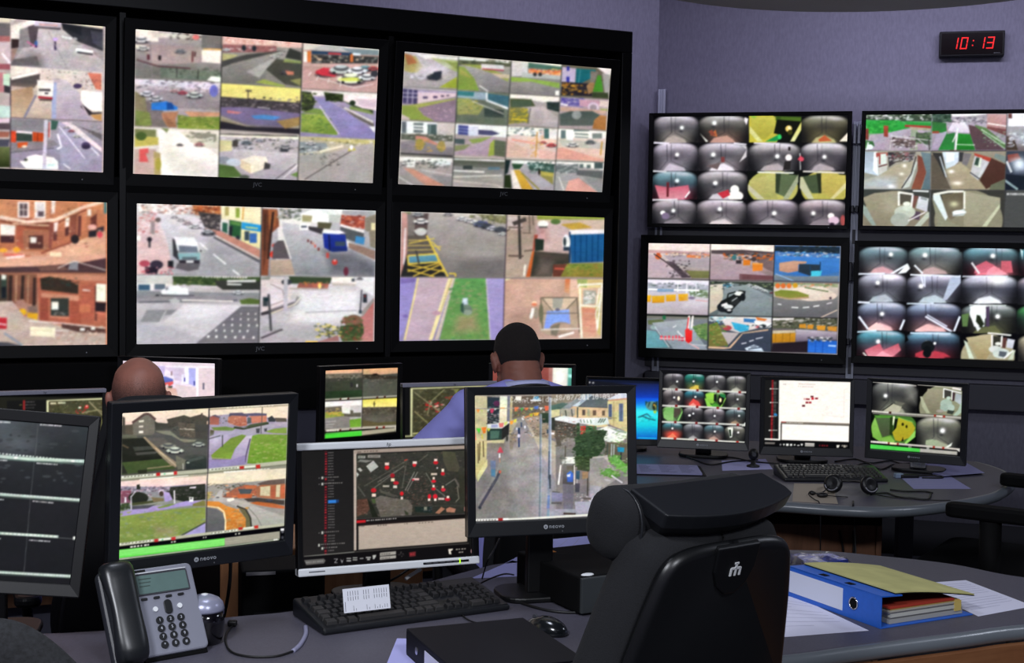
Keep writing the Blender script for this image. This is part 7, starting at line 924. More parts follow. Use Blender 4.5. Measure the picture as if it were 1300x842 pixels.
wall_screen('M5', qM5, YL, 0, B1, 'large black wall screen showing four street views with a van and a blue lorry', G1, 5)
wall_screen('M6', qM6, YL, 0, B1, 'large black wall screen showing a car park, blue container and green lawn', G1, 6, 1.1)
wall_screen('M1', shiftq(qM2, DL, -(WW + .1152)), YL, TL_, B1, 'large wall screen with a white bus and a wet pedestrian street, above the sandstone building', G1, 1)
wall_screen('M4', shiftq(qM5, DL, -(WW + .1152)), YL, 0, B1, 'large black wall screen with two views of a red sandstone building', G1, 4, .9)
G2 = 'wide screens on the aluminium rack'
qR1 = [(.745, 7.290, .745), (1.728, 7.022, .745), (.750, 7.310, .172), (1.733, 7.042, .172)]
qR2 = [(1.817, 6.998, .745), (2.8, 6.731, .745), (1.822, 7.018, .172), (2.805, 6.75, .172)]
qR3 = [(.736, 7.314, .064), (1.719, 7.046, .064), (.736, 7.314, -.509), (1.719, 7.046, -.509)]
qR4 = [(1.807, 7.022, .064), (2.791, 6.754, .064), (1.807, 7.022, -.509), (2.791, 6.754, -.509)]
wall_screen('R1', qR1, YR, TR_, (.024, .022, .02, .02), 'rack screen with sixteen cell views, two yellow rooms in its third row', G2, 11, 1.1, False)
wall_screen('R2', qR2, YR, TR_, (.022, .022, .02, .022), 'rack screen with corridor views and a green garden view, under the red clock', G2, 12, 1.1, False)
wall_screen('R3', qR3, YR, 0, (.042, .042, .045, .05), 'rack screen with nine outdoor yard views, orange and blue skips', G2, 13, 1.15, False)
wall_screen('R4', qR4, YR, 0, (.022, .022, .03, .04), 'rack screen of bluish cell views with red floors, below the corridor screen', G2, 14, 1.1, False)

# black cabinet that carries the six large screens
t = thing('display_cabinet', 'tall black cabinet framing the six large screens of the video wall', 'cabinet', (-1.53, 5.45, 0), YL)
def toloc(x, s): return x
zt = 1.57 + 1.045; L0, L1 = -2.6, 2.262
mb = MB(); mb.box(L0, L1, .115, .62, .885, zt); mb.build('carcass', MATTE, t)
mb = MB()
mb.box(L0, L1, -.04, .115, zt - .10, zt)                                       # header
mb.box(L1 - .055, L1, -.04, .115, .885, zt - .1)                              # end stile
mb.build('face_frame', BLACK, t, bevel=.004)
mb = MB(); mb.box(L0, L1 - .06, -.03, .03, .885, 1.10); mb.build('lower_fascia', MATTE, t, bevel=.004)
mb = MB(); mb.box(L0, L1 - .06, -.004, .03, 1.755, 1.845); mb.build('middle_rail', MATTE, t)
for k in range(3):
    x = -1.134 + k * 1.134 - .058
    MB().box(x - .012, x + .012, -.012, .03, 1.1, 2.5).build('mullion', BLACK, t)
mb = MB(); mb.box(L0, L1 - .05, .0, .6, 0, .885); mb.build('plinth', mat('grey_plinth', '4c4c5c', .7), t)

# aluminium rack of the right screens
t = thing('screen_rack', 'aluminium mounting rack behind the four wide screens', 'rack', (C0.x, C0.y, 0), YR)
def rl(v): d = Vector((v[0], v[1], 0)) - C0; return d.dot(DR), d.dot(NR)
for s in (.03, 1.071, 2.22):
    mb = MB(); top = 2.475 if s < .5 else 2.29
    for a, b in ((-.020, -.008), (-.004, .004), (.008, .020)): mb.box(s + a, s + b, -.034 + (.005 if a == -.004 else 0), -.02, .3, top)
    mb.box(s - .020, s + .020, -.026, -.004, .3, top)
    mb.build('post', ALU, t, bevel=.0015)
GR = mat('grey_rail', '58585e', .5, metal=.3)
for z, hh in ((1.685, .075), (1.0, .09)):
    MB().box(-.03, 2.6, -.032, -.004, z - hh / 2, z + hh / 2).build('cross_rail', GR, t, bevel=.003)
MB().box(-.02, 3.1, -.09, -.004, .80, .93).build('cable_trunking', mat('grey_trunking', '46464e', .6), t, bevel=.004)
for zz, hh in ((2.22, .1), (1.83, .035), (1.50, .1), (1.13, .03)):
    for sx in (1.060, 1.082):
        MB().box(sx - .008, sx + .008, -.09, -.034, zz - hh / 2, zz + hh / 2).build('hinge_plate', STEEL if hh < .05 or zz < 1.6 else ALU, t, bevel=.003)

# clock
def on_rwall(px, py, off=.03):
    d = ray(px, py); o = Vector((0, 0, CAMZ)); p0 = C0 - NR * off
    return o + d * ((p0 - o).dot(NR) / d.dot(NR))
c = on_rwall(1233.5, 56); t = thing('digital_clock', 'black digital wall clock reading 10:13 in red digits', 'clock', c, YR)
cw, chh = .318, .128
MB().box(-cw / 2, cw / 2, -.02, .029, -chh / 2, chh / 2).build('case', BLACK, t, bevel=.004)
MB().box(-cw / 2 + .01, cw / 2 - .01, -.022, -.0201, -chh / 2 + .01, chh / 2 - .01).build('dark_window', mat('red_black_window', '100406', .2), t)
SEG = {'0': 'abcdef', '1': 'bc', '3': 'abcdg'}
mb = MB()
def seg(x, z, w_, h_, on):
    k = .0058; sh = .14
    R = {'a': (x, z + h_ - k, x + w_, z + h_), 'd': (x, z, x + w_, z + k), 'g': (x, z + h_ / 2 - k / 2, x + w_, z + h_ / 2 + k / 2), 'f': (x, z + h_ / 2, x + k, z + h_),
         'e': (x, z, x + k, z + h_ / 2), 'b': (x + w_ - k, z + h_ / 2 + .002, x + w_, z + h_ - .002), 'c': (x + w_ - k, z + .002, x + w_, z + h_ / 2 - .002)}
    for s in on:
        a, b, c_, d = R[s]; mb.add([(a + sh * b, -.0235, b), (c_ + sh * b, -.0235, b), (c_ + sh * d, -.0235, d), (a + sh * d, -.0235, d),
                                    (a + sh * b, -.0221, b), (c_ + sh * b, -.0221, b), (c_ + sh * d, -.0221, d), (a + sh * d, -.0221, d)],
                                   [(0, 1, 2, 3), (4, 7, 6, 5), (0, 4, 5, 1), (1, 5, 6, 2), (2, 6, 7, 3), (3, 7, 4, 0)])
z0 = -.028; hh = .06
seg(-.098, z0, .03, hh, 'bc'); seg(-.055, z0, .034, hh, SEG['0']); seg(.032, z0, .03, hh, 'bc'); seg(.073, z0, .034, hh, SEG['3'])
for z in (-.010, .014): mb.box(.002 + z * .14, .008 + z * .14, -.0235, -.0221, z - .003, z + .003)
mb.build('digits', mat('red_digits', 'e01410', .4, emit=1.0), t)
mb = MB()
for k in range(4): mb.box(.108 + k * .008, .1145 + k * .008, -.0232, -.0221, -.052, -.048)
mb.build('maker_text', LOGOD, t)
# ---------------------------------------------------------------- desks
DZ = .74
def desk_top(name, pts, parent, z=DZ, th=.034):
    mb = MB(); mb.prism(pts, z - th, z); return mb.build(name, [LAM], parent, bevel=.006, seg=3)
def edge_band(name, pts, parent, r=.018, z=DZ):
    mb = MB(); mb.tube([(p[0], p[1], z - .0185) for p in pts], r, 12); return mb.build(name, LAME, parent)

# near desk
t = thing('control_desk', 'curved grey control desk in the foreground carrying the phone and keyboard', 'desk')
back = [at_z(x, y, DZ) for x, y in ((80, 803), (290, 783), (373, 775), (470, 758), (600, 723), (653, 713), (800, 700), (1012, 698), (1118, 705.5), (1210, 716), (1300, 732.6))]
bk = [Vector((-2.0, 2.72, DZ)), Vector((-1.5, 2.78, DZ))] + back + [Vector((1.62, 3.42, DZ)), Vector((1.9, 3.38, DZ))]
ft = [at_z(x, y, DZ) for x, y in ((1300, 793), (1220, 803), (1140, 813), (1070, 822), (1003, 831))]
fr = [Vector((2.0, 3.22, DZ)), Vector((1.6, 3.14, DZ))] + ft + [Vector((.36, 2.68, DZ)), Vector((.15, 2.50, DZ)), Vector((-.1, 2.34, DZ)), Vector((-.5, 2.25, DZ)), Vector((-1.2, 2.2, DZ)), Vector((-2.0, 2.2, DZ))]
bks = smooth_path(bk, 5); frs = smooth_path(fr, 5)
desk_top('worktop', [(v.x, v.y) for v in bks[::-1]] [::-1] + [(v.x, v.y) for v in frs], t)
edge_band('edge_band', frs, t)
def panel(name, path, z0, z1, m, parent, inset):
    mb = MB(); n = len(path); P = [Vector((v.x, v.y, 0)) for v in path]; vs = []
    for i in range(n):
        a = P[max(0, i - 1)]; b = P[min(n - 1, i + 1)]; d = (b - a).normalized(); q = Vector((-d.y, d.x, 0)) * -1
        vs.append((P[i] + q * inset, P[i] + q * (inset + .018)))
    allv = [v[0] + Vector((0, 0, z)) for z in (z0, z1) for v in vs] + [v[1] + Vector((0, 0, z)) for z in (z0, z1) for v in vs]
    fs = []
    for i in range(n - 1):
        fs += [(i, i + 1, n + i + 1, n + i), (2 * n + i, 3 * n + i, 3 * n + i + 1, 2 * n + i + 1), (n + i, n + i + 1, 3 * n + i + 1, 3 * n + i), (i, 2 * n + i, 2 * n + i + 1, i + 1)]
    fs += [(0, n, 3 * n, 2 * n), (n - 1, 3 * n - 1, 4 * n - 1, 2 * n - 1)]
    mb.add(allv, fs); return mb.build(name, m, parent)
rp = [v for v in frs if v.x > .55]
panel('wood_panel', rp, 0.0, DZ - .036, WOOD, t, -.03)
panel('side_panel', [v for v in frs if v.x < -1.3], 0, DZ - .036, WOOD, t, -.05)
for x, y in ((-.55, 2.6), (.1, 3.2)):
    MB().box(x - .03, x + .03, y - .03, y + .03, 0, DZ - .035).build('leg', STEEL, t, bevel=.005)

# far right desk
t = thing('curved_desk', 'rounded grey desk by the curved wall carrying three square monitors', 'desk')
fe = [Vector((.38, 4.95, DZ)), Vector((.62, 4.62, DZ))] + [at_z(x, y, DZ) for x, y in ((1008, 638), (1064, 642), (1122, 643.7), (1182, 640), (1248, 629), (1274, 619), (1283, 609), (1274, 598), (1253, 590), (1237, 586))]
fes = smooth_path(fe, 5)
be = [Vector((1.7, 5.85, DZ)), Vector((1.2, 6.0, DZ)), Vector((.6, 6.05, DZ)), Vector((.36, 5.95, DZ))]
desk_top('worktop', [(v.x, v.y) for v in fes] + [(v.x, v.y) for v in be], t)
edge_band('edge_band', fes, t, .019)
xe = at_y(1118, 690, 4.74).x; x0e = at_y(905, 690, 4.74).x
MB().box(x0e, xe, 4.74, 4.76, .0, .62).build('wood_panel', WOODD, t)
MB().box(xe - .02, xe, 4.725, 5.6, .0, .62).build('end_panel', WOODD, t, bevel=.002)
MB().box(x0e - .1, xe, 4.73, 4.9, .62, DZ - .036).build('shade_block', MATTE, t)  # matte black block in place of the shade under the worktop
MB().box(x0e, x0e + .02, 4.76, 5.6, 0, .6).build('end_panel', WOODD, t)
MB().box(1.62, 1.68, 5.5, 5.56, 0, DZ - .035).build('leg', STEEL, t)

# operators' desk under the video wall
t = thing('operator_desk', 'long grey desk below the video wall where the two men sit', 'desk', (-1.53, 5.45, 0), YL)
MB().prism([(-2.2, -.98), (1.45, -.98), (1.76, -.3), (1.76, -.045), (-2.2, -.045)], DZ - .034, DZ).build('worktop', LAM, t, bevel=.006)
for x in (-2.1, -.2, 1.4): MB().box(x, x + .03, -.9, -.06, 0, DZ - .035).build('side_panel', WOODD, t)
MB().box(-2.1, 1.6, -.10, -.08, .15, DZ - .035).build('back_panel', WOODD, t)

# ---------------------------------------------------------------- desktop monitors
STN = {'bezel': SATIN, 'logo': 'neovo'}
STB = {'bezel': BLACK, 'logo': None}
def desk_monitor(pic, c, yaw, tilt, w, h, bez, label, seed, style, res, roll=0, group=None, desk=DZ, standx=0):
    """c: centre of the lit area, z relative to the camera height"""
    c = Vector((c[0], c[1], c[2] + CAMZ)); X, U = axes(yaw, tilt, roll)
    t = thing('desktop_monitor', label, 'monitor', (c.x, c.y, desk), yaw, group)
    H = Matrix.Translation((0, 0, c.z - desk)) @ Matrix.Rotation(-tilt, 4, 'X') @ Matrix.Rotation(-roll, 4, 'Y')
    head(t, H, w, h, bez, pic, seed, style, res, .055, (X, U, c))
    l, r, tp, b = bez
    if style.get('silver'):
        mb = MB(); mb.m = H
        mb.prism([(-w / 2 - l, -.0105), (w / 2 + r, -.0105), (w / 2 + r, .024), (-w / 2 - l, .024)], h / 2 + .0006, h / 2 + tp + .001)
        mb.build('top_strip', style['strip'], t, bevel=.003)
        mb = MB(); mb.m = H
        mb.prism([(-w / 2 - l, -.0105), (w / 2 + r, -.0105), (w / 2 + r, .024), (-w / 2 - l, .024)], -h / 2 - b - .001, -h / 2 - .0006)
        mb.build('bottom_strip', style['strip'], t, bevel=.003)
        text_mesh('badge', 'hp', .011, HPM, t, H @ Matrix.Translation((0, -.0108, h / 2 + tp / 2)) @ FRONT, shear=.25)
        mb = MB(); mb.m = H
        if style.get('buttons'):
            mb.box(w / 2 - .125, w / 2 - .012, -.0125, -.0104, -h / 2 - b * .62, -h / 2 - b * .36); mb.build('button_row', BLACK, t, bevel=.0006)
            mb = MB(); mb.m = H
            for k in range(5): mb.box(w / 2 - .118 + k * .017, w / 2 - .106 + k * .017, -.0132, -.0124, -h / 2 - b * .58, -h / 2 - b * .4)
            mb.build('button', GREYP, t)
            mb = MB(); mb.m = H; mb.box(w / 2 - .036, w / 2 - .0335, -.0134, -.0124, -h / 2 - b * .8, -h / 2 - b * .18); mb.build('power_light', mat('yellow_led', 'b8ff20', .4, emit=1.0), t)
            mb = MB(); mb.m = H
            for k in range(11): mb.box(-w / 2 + .012 + k * .0034, -w / 2 + .0146 + k * .0034, -.0112, -.0104, -h / 2 - b * .56, -h / 2 - b * .42)
            mb.build('model_text', HPM, t)
    elif style.get('logo'):
        sz = .0135 * w / .376
        zc = -h / 2 - b * .48
        mb = MB(); mb.m = H; mb.cyl((-.021 * w / .376, -.009, zc), (-.021 * w / .376, -.0078, zc), .0052 * w / .376, 18); mb.build('badge_disc', LOGOM, t)
        text_mesh('badge_letter', 'n', sz * .7, BLACK, t, H @ Matrix.Translation((-.021 * w / .376, -.0092, zc)) @ FRONT)
        text_mesh('badge', 'neovo', sz, LOGOM, t, H @ Matrix.Translation((.006 * w / .376, -.0082, zc + .0005)) @ FRONT, space=1.12)
        mb = MB(); mb.m = H; mb.cyl((.02, -.009, -h / 2 - b * .8), (.02, -.0078, -h / 2 - b * .8), .0016, 8); mb.build('power_light', LOGOD, t)
    hz = c.z - desk
    mb = MB(); mb.box(-.032 + standx, .032 + standx, .075, .10, .012, hz + .02); mb.box(-.045 + standx, .045 + standx, .035, .10, hz - .05, hz + .05); mb.build('neck', style.get('neck', BLACK), t, bevel=.004)
    mb = MB(); mb.prism([(a + standx, b_ + .10) for a, b_ in rrect(-.10, .10, -.075, .075, .05, 6)], 0, .014); mb.build('base', BLACK, t, bevel=.004)
    return t

BN = (.022, .022, .020, .040)
desk_monitor('N2', (-.646, 2.831, -.494), R_(36.4), R_(-3.5), .376, .3085, (.024, .020, .022, .036), 'black square monitor with four street camera views and a green timeline bar', 22, STN, 1.35, standx=-.045)
desk_monitor('N3', (-.258 * 1.085, 2.837 * 1.085, -.543 * 1.085), R_(22.4), R_(5.9), .408, .2645, (.012, .0165, .0155, .0175),
             'silver edged monitor showing a dark aerial map dotted with red markers', 23, {'bezel': BLACK, 'silver': 1, 'strip': SILVERL, 'buttons': 1}, 1.5)
desk_monitor('N4', (.100, 3.113, -.475), R_(16.6), R_(5.4), .376, .291, (.020, .021, .019, .036), 'black square monitor showing one rainy shopping street hung with bunting', 24, STN, 1.5)
m_ = desk_monitor('N1', (-1.074, 2.712, -.521), R_(12.7), R_(13.1), .376, .325, (.022, .022, .024, .026), 'black monitor leaning back with an empty dark grid of camera panes', 21, STB, 1.1, roll=R_(-5.5))
desk_monitor('D2', (-.611, 5.449, -.624), R_(36.1), R_(-1.5), .338, .277, (.027, .02, .018, .03), 'small black monitor with four dim dusk views, behind the silver edged map monitor', 32, STB, 1.2)
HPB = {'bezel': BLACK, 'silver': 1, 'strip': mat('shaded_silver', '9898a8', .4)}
desk_monitor('D3', (-.225, 5.27, -.66), R_(24), R_(2), .408, .255, (.012, .014, .0155, .017), 'map monitor half hidden by the blue shirt of the dark haired man', 33, HPB, 1.1)
desk_monitor('D1', (-1.70, 4.86, -.675), R_(27), R_(2), .408, .255, (.014, .014, .0155, .017), 'silver edged map monitor beside the bald man, behind the dark grid monitor', 31, HPB, 1.1)
desk_monitor('D0', (-1.335, 5.2, -.60), R_(-8), R_(0), .376, .301, (.02, .02, .018, .03), 'monitor with a pale pink building view, behind the bald head', 30, STB, 1.2)
desk_monitor('D4', (.09, 5.72, -.625), R_(1), R_(0), .338, .27, (.018, .018, .015, .03), 'monitor with a red and white picture, behind the dark haired man', 34, STB, 1.0)
desk_monitor('D5', (.475, 5.58, -.648), R_(-5), R_(3), .30, .245, (.012, .012, .012, .026), 'monitor with a blue underwater fish wallpaper', 35, STB, 1.2)
G3 = 'three square monitors on the curved desk'; BE = (.015, .016, .013, .034)
desk_monitor('E1', (.785, 5.421, -.617), R_(-10.7), R_(7.6), .338, .2705, BE, 'square monitor with a sixteen pane grid of small cell views', 41, STN, 1.5, group=G3)
desk_monitor('E2', (1.186, 5.332, -.625), R_(-4), R_(3.7), .338, .2667, BE, 'square monitor with a white map page and red list column', 42, STN, 1.5, group=G3)
desk_monitor('E3', (1.565, 5.145, -.613), R_(-27.4), R_(.5), .338, .265, (.02, .022, .014, .036), 'square monitor with four room views and a green bar, nearest the rounded desk end', 43, dict(STN, neck=CHROME), 1.5, group=G3)
# ---------------------------------------------------------------- chairs
def hull_pad(name, prof, y0, y1, m, parent, mw, bevel=.02, bulge=0.0):
    """a cushion: outline prof (half width, height) mirrored, between depth y0 and y1, with a rounded rim"""
    pts = [(x, z) for x, z in prof] + [(-x, z) for x, z in prof[::-1]]
    n = len(pts); mb = MB(); mb.m = mw
    cz = sum(p[1] for p in pts) / n; b = min(bevel, abs(y1 - y0) * .48); lay = []
    for y, s in ((y0, -b), (y0 + b * .3, -b * .45), (y0 + b, 0), (y1 - b, 0), (y1 - b * .3, -b * .45), (y1, -b)):
        row = []
        for i, (x, z) in enumerate(pts):
            ax, az = pts[(i - 1) % n]; bx, bz = pts[(i + 1) % n]; tx, tz = bx - ax, bz - az; L = math.hypot(tx, tz) + 1e-9
            nx, nz = tz / L, -tx / L
            if (x * nx + (z - cz) * nz) < 0: nx, nz = -nx, -nz
            row.append((x + nx * s, y - bulge * (x / .25) ** 2, z + nz * s))
        lay.append(row)
    vs = [v for r in lay for v in r]; k = len(lay)
    fs = [(a * n + i, a * n + (i + 1) % n, (a + 1) * n + (i + 1) % n, (a + 1) * n + i) for a in range(k - 1) for i in range(n)]
    fs += [list(range(n))[::-1], list(range((k - 1) * n, k * n))]
    mb.add(vs, fs, True); return mb.build(name, m, parent)

def curve_prof(cp, n=5):
    return [(v.x, v.z) for v in smooth_path([(x, 0, z) for x, z in cp], n)]

def office_chair(loc, yaw, label, prof, rec, fab, shell=None, arms=True, seat_z=.44, pad=.075, seat=(.25, .46), az=None, aw=.305, at=.03):
    az = az or seat_z + .17
    t = thing('office_chair', label, 'chair', loc, yaw)
    M = Matrix.Translation((0, -.20, seat_z)) @ Matrix.Rotation(rec, 4, 'X') @ Matrix.Translation((0, 0, -seat_z))
    P = curve_prof(prof)
    hull_pad('backrest', P, .0, pad, fab, t, M, .035)
    if shell:
        hull_pad('back_shell', [(x * .93, z - (.0 if z < .8 else .012)) for x, z in P], -.028, .004, shell, t, M, .014)
    MB().prism(rrect(-seat[0], seat[0], -.2, -.2 + seat[1], .08, 6), seat_z - .075, seat_z).build('seat', fab, t, bevel=.03, seg=4)
    mb = MB(); mb.box(-.12, .12, -.12, .12, seat_z - .105, seat_z - .076); mb.build('seat_plate', MATTE, t, bevel=.004)
    mb = MB(); mb.tube([(0, -.02, seat_z - .1), (0, -.24, seat_z - .09), (0, -.30, seat_z + .04), tuple(M @ Vector((0, -.045, seat_z + .25)))], [.022, .022, .02, .016], 10); mb.build('back_support', MATTE, t)
    mb = MB(); mb.cyl((0, 0, .085), (0, 0, .25), .028); mb.cyl((0, 0, .24), (0, 0, seat_z - .104), .018); mb.build('gas_column', STEEL, t)
    mb = MB()
    for k in range(5):
        a = R_(72 * k + 20); mb.tube([(0, 0, .10), (.3 * math.cos(a), .3 * math.sin(a), .065)], [.03, .016], 8)
    mb.build('star_base', MATTE, t)
    for k in range(5):
        a = R_(72 * k + 20); x, y = .3 * math.cos(a), .3 * math.sin(a)
        mb = MB(); mb.cyl((x - .02, y, .027), (x + .02, y, .027), .026, 14); mb.box(x - .008, x + .008, y - .008, y + .008, .03, .07); mb.build('caster', MATTE, t)
    if arms:
        for s in (-1, 1):
            mb = MB(); mb.tube([(s * .16, 0, seat_z - .09), (s * (aw - .015), 0, seat_z - .07), (s * aw, 0, az)], .014 if at < .04 else .035, 8); mb.build('arm_post', MATTE, t)
            mb = MB(); mb.prism(rrect(s * aw - .035, s * aw + .035, -.14, .14, .03), az, az + at); mb.build('armrest', BLACK if at < .04 else MATTE, t, bevel=.01)
    return t, M

OP = [(0, 1.12), (.10, 1.115), (.155, 1.08), (.19, .98), (.215, .82), (.22, .62), (.19, .50), (.10, .47), (0, .47)]
office_chair((-1.03, 3.72, 0), R_(22), 'high backed black chair the bald man sits in', [(0, 1.175), (.075, 1.17), (.115, 1.13), (.145, 1.02), (.19, .86), (.24, .68), (.25, .55), (.2, .49), (0, .48)], R_(4), FABRIC, BLACK, arms=True)
office_chair((.06, 4.30, 0), R_(22), 'black chair under the dark haired man in the blue shirt', [(x, z * .84 + .08) for x, z in OP], R_(6), FABRIC, BLACK, arms=True)

# ---------------------------------------------------------------- people
SKIN = mat('skin_tanned', '8a5848', .6, noise=.08, scale=30)
SKIN2 = mat('skin_ruddy', 'a86e5e', .5, noise=.10, scale=24)
SHIRT = mat('lilac_shirt', '9c9ce8', .85, noise=.07, scale=14, bump=.3)
SHIRT2 = mat('blue_shirt', '8480e0', .85, noise=.07, scale=14, bump=.3)
COLLAR = mat('shirt_collar', 'c4c8f0', .8)
TROUS = mat('dark_trousers', '16171f', .9)
HAIR = mat('cropped_dark_hair', '17110f', .95, noise=.5, scale=300, bump=.8)
HAIR2 = mat('grey_stubble_hair', '54443e', .95, noise=.35, scale=260, bump=.5)
def fade(m, lo, hi):
    """hair that thins out towards the top edge of its patch"""
    nt = m.node_tree; g = nt.nodes.new('ShaderNodeTexCoord'); sx = nt.nodes.new('ShaderNodeSeparateXYZ'); nt.links.new(g.outputs['Generated'], sx.inputs[0])
    n = nt.nodes.new('ShaderNodeTexNoise'); n.inputs['Scale'].default_value = 60; nt.links.new(g.outputs['Generated'], n.inputs['Vector'])
    a = nt.nodes.new('ShaderNodeMath'); a.operation = 'MULTIPLY_ADD'; nt.links.new(n.outputs['Fac'], a.inputs[0]); a.inputs[1].default_value = .5; nt.links.new(sx.outputs['Z'], a.inputs[2])
    r = nt.nodes.new('ShaderNodeMapRange'); r.inputs['From Min'].default_value = lo + .25; r.inputs['From Max'].default_value = hi + .25; r.inputs['To Min'].default_value = .85; r.inputs['To Max'].default_value = 0
    nt.links.new(a.outputs[0], r.inputs['Value']); nt.links.new(r.outputs[0], nt.nodes['Principled BSDF'].inputs['Alpha'])
fade(HAIR2, .30, .72)
EYEW = mat('eye_white', 'd8d8d8', .3); LIP = mat('lips', '84483e', .6); SHOE = mat('black_leather', '0c0c0e', .4)

def remesh(o, vox, smooth=3):
    d = o.modifiers.new('remesh', 'REMESH'); d.mode = 'VOXEL'; d.voxel_size = vox; d.use_smooth_shade = True
    d = o.modifiers.new('smooth', 'SMOOTH'); d.iterations = smooth; d.factor = .6
    me = bpy.data.meshes.new_from_object(o.evaluated_get(bpy.context.evaluated_depsgraph_get()))
    o.modifiers.clear(); me.materials.clear()
    for m in o.data.materials: me.materials.append(m)
    o.data = me
    return o

def person(loc, yaw, label, skin, shirt, hair, bald, hz, armL, armR, lean=.0, pitch=0, nod=0, neck=.155):
    """a seated figure facing +Y; hz = height of the head centre; arms = (elbow, wrist)"""
    t = thing('person', label, 'person', loc, yaw)
    nz = hz - neck                                       # base of the neck
    hy = lean
    head_c = Vector((0, hy + .03 + nod, hz))
    mb = MB()
    c = Vector((0, 0, 0)); HM = Matrix.Translation(head_c) @ Matrix.Rotation(-pitch, 4, 'X'); mb.m = HM
    mb.ball(c + Vector((0, -.018, .018)), (.0765, .096, .098), 24, 18)           # skull
    mb.ball(c + Vector((0, -.02, .048)), (.0715, .086, .0635), 24, 16)             # crown
    mb.ball(c + Vector((0, .022, -.035)), (.064, .072, .075), 20, 14)            # face
    mb.ball(c + Vector((0, .05, -.085)), (.036, .034, .03), 14, 10)              # chin
    mb.capsule(c + Vector((-.05, .02, -.07)), c + Vector((-.02, .055, -.092)), .022, .02, 10); mb.capsule(c + Vector((.05, .02, -.07)), c + Vector((.02, .055, -.092)), .022, .02, 10)
    mb.capsule(c + Vector((0, .088, .0)), c + Vector((0, .108, -.032)), .009, .014, 10)       # nose
    mb.ball(c + Vector((0, .088, .022)), (.052, .012, .010), 14, 8)              # brow
    mb.capsule(c + Vector((-.018, .083, -.058)), c + Vector((.018, .083, -.058)), .008, .008, 8)
    for s in (-1, 1):
        mb.ball(c + Vector((s * .081, -.008, -.018)), (.010, .020, .033), 12, 10)   # ears
        mb.ball(c + Vector((s * .088, -.016, -.004)), (.008, .014, .022), 10, 8)
        mb.ball(c + Vector((s * .079, .0, -.042)), (.008, .010, .012), 10, 8)
    nb = Vector((0, hy - .03, nz))
    mb.ball(c + Vector((0, -.066, -.058)), (.058, .030, .015), 14, 8)             # nape folds
    mb.ball(c + Vector((0, -.072, -.080)), (.060, .026, .014), 14, 8)
    mb.m = Matrix(); mb.capsule(HM @ Vector((0, -.028, -.045)), nb + Vector((0, 0, -.02)), .066, .070, 18)       # neck
    sh = [Vector((s * .185, hy - .03, nz - .065)) for s in (-1, 1)]
    hip = Vector((0, -.04, .53))
    chest = Vector((0, hy * .7 - .02, nz - .20))
    def torso(m, e):
        m.capsule(sh[0], sh[1], .062 + e, .062 + e, 18)
        m.capsule(nb + Vector((0, 0, -.01)), sh[0] + Vector((.03, 0, .0)), .050 + e, .055 + e, 14); m.capsule(nb + Vector((0, 0, -.01)), sh[1] - Vector((.03, 0, 0)), .050 + e, .055 + e, 14)
        for s in (-1, 1): m.capsule(chest + Vector((s * .075, 0, .04)), hip + Vector((s * .07, 0, .03)), .108 + e, .112 + e, 20)
        m.capsule(chest + Vector((-.08, 0, .06)), chest + Vector((.08, 0, .06)), .11 + e, .11 + e, 18)
    torso(mb, 0)
    for s, (el, wr) in ((-1, armL), (1, armR)):
        S = sh[0] if s < 0 else sh[1]; el = Vector(el); wr = Vector(wr)
        mb.capsule(S, el, .050, .040, 14); mb.capsule(el, wr, .039, .026, 14)
        d = (wr - el).normalized(); side = Vector((0, 0, 1)).cross(d).normalized(); upv = d.cross(side)
        palm = wr + d * .055; mb.capsule(wr + d * .01 + side * .012, palm + side * .022, .018, .016, 10); mb.capsule(wr + d * .01 - side * .012, palm - side * .022, .018, .016, 10); mb.capsule(wr, palm, .022, .018, 10)
        for k, L in enumerate((.066, .074, .070, .054)):
            b = palm + side * (.031 - .0205 * k) * 1.0 + d * .012; m1 = b + d * L * .5 - upv * .006; e1 = b + d * L * .86 - upv * .026
            mb.capsule(b, m1, .0088, .0082, 8); mb.capsule(m1, e1, .0082, .007, 8)
        th = palm - d * .03 + side * (.034 * -s); t1 = th + side * (-s * .026) + d * .026 - upv * .008; t2 = t1 + d * .03 - upv * .012
        mb.capsule(th, t1, .012, .010, 8); mb.capsule(t1, t2, .010, .008, 8)
    knees = []
    for s in (-1, 1):
        h = Vector((s * .095, 0, .52)); k = Vector((s * .13, .42, .52)); a = Vector((s * .13, .44, .10)); knees.append((h, k, a, s))
        mb.capsule(h, k, .080, .055, 16); mb.capsule(k, a, .052, .036, 14); mb.capsule(a, a + Vector((0, .14, -.05)), .038, .03, 10)
    remesh(mb.build('body', skin, t), .0058, 4)
    m2 = MB(); torso(m2, .013)
    for S, (el, wr) in zip(sh, (armL, armR)):
        el = Vector(el); wr = Vector(wr); m2.capsule(S, el, .066, .054, 16); m2.capsule(el, wr - (wr - el).normalized() * .02, .052, .038, 16)
        for q in (.25, .5, .8):       # sleeve folds
            p = S.lerp(el, q); m2.ball(p + Vector((0, -.02, .0)), (.056, .05, .018), 12, 8)
    remesh(m2.build('shirt', shirt, t), .009, 3)
    m3 = MB()
    for h, k, a, s in knees: m3.capsule(h, k, .094, .068, 16); m3.capsule(k, a + Vector((0, 0, .02)), .066, .055, 14)
    m3.capsule(Vector((-.09, -.03, .545)), Vector((.09, -.03, .545)), .115, .115, 16)
    remesh(m3.build('trousers', TROUS, t), .012, 3)
    for h, k, a, s in knees:
        q = MB(); q.capsule(a + Vector((0, -.02, -.055)), a + Vector((0, .17, -.062)), .042, .036, 12); q.ball(a + Vector((0, .0, -.03)), (.044, .055, .045), 12, 8)
        remesh(q.build('shoe', SHOE, t), .008, 2)
    # collar: a band that stands round the neck, open at the front
    q = MB(); rows = []
    N = 40
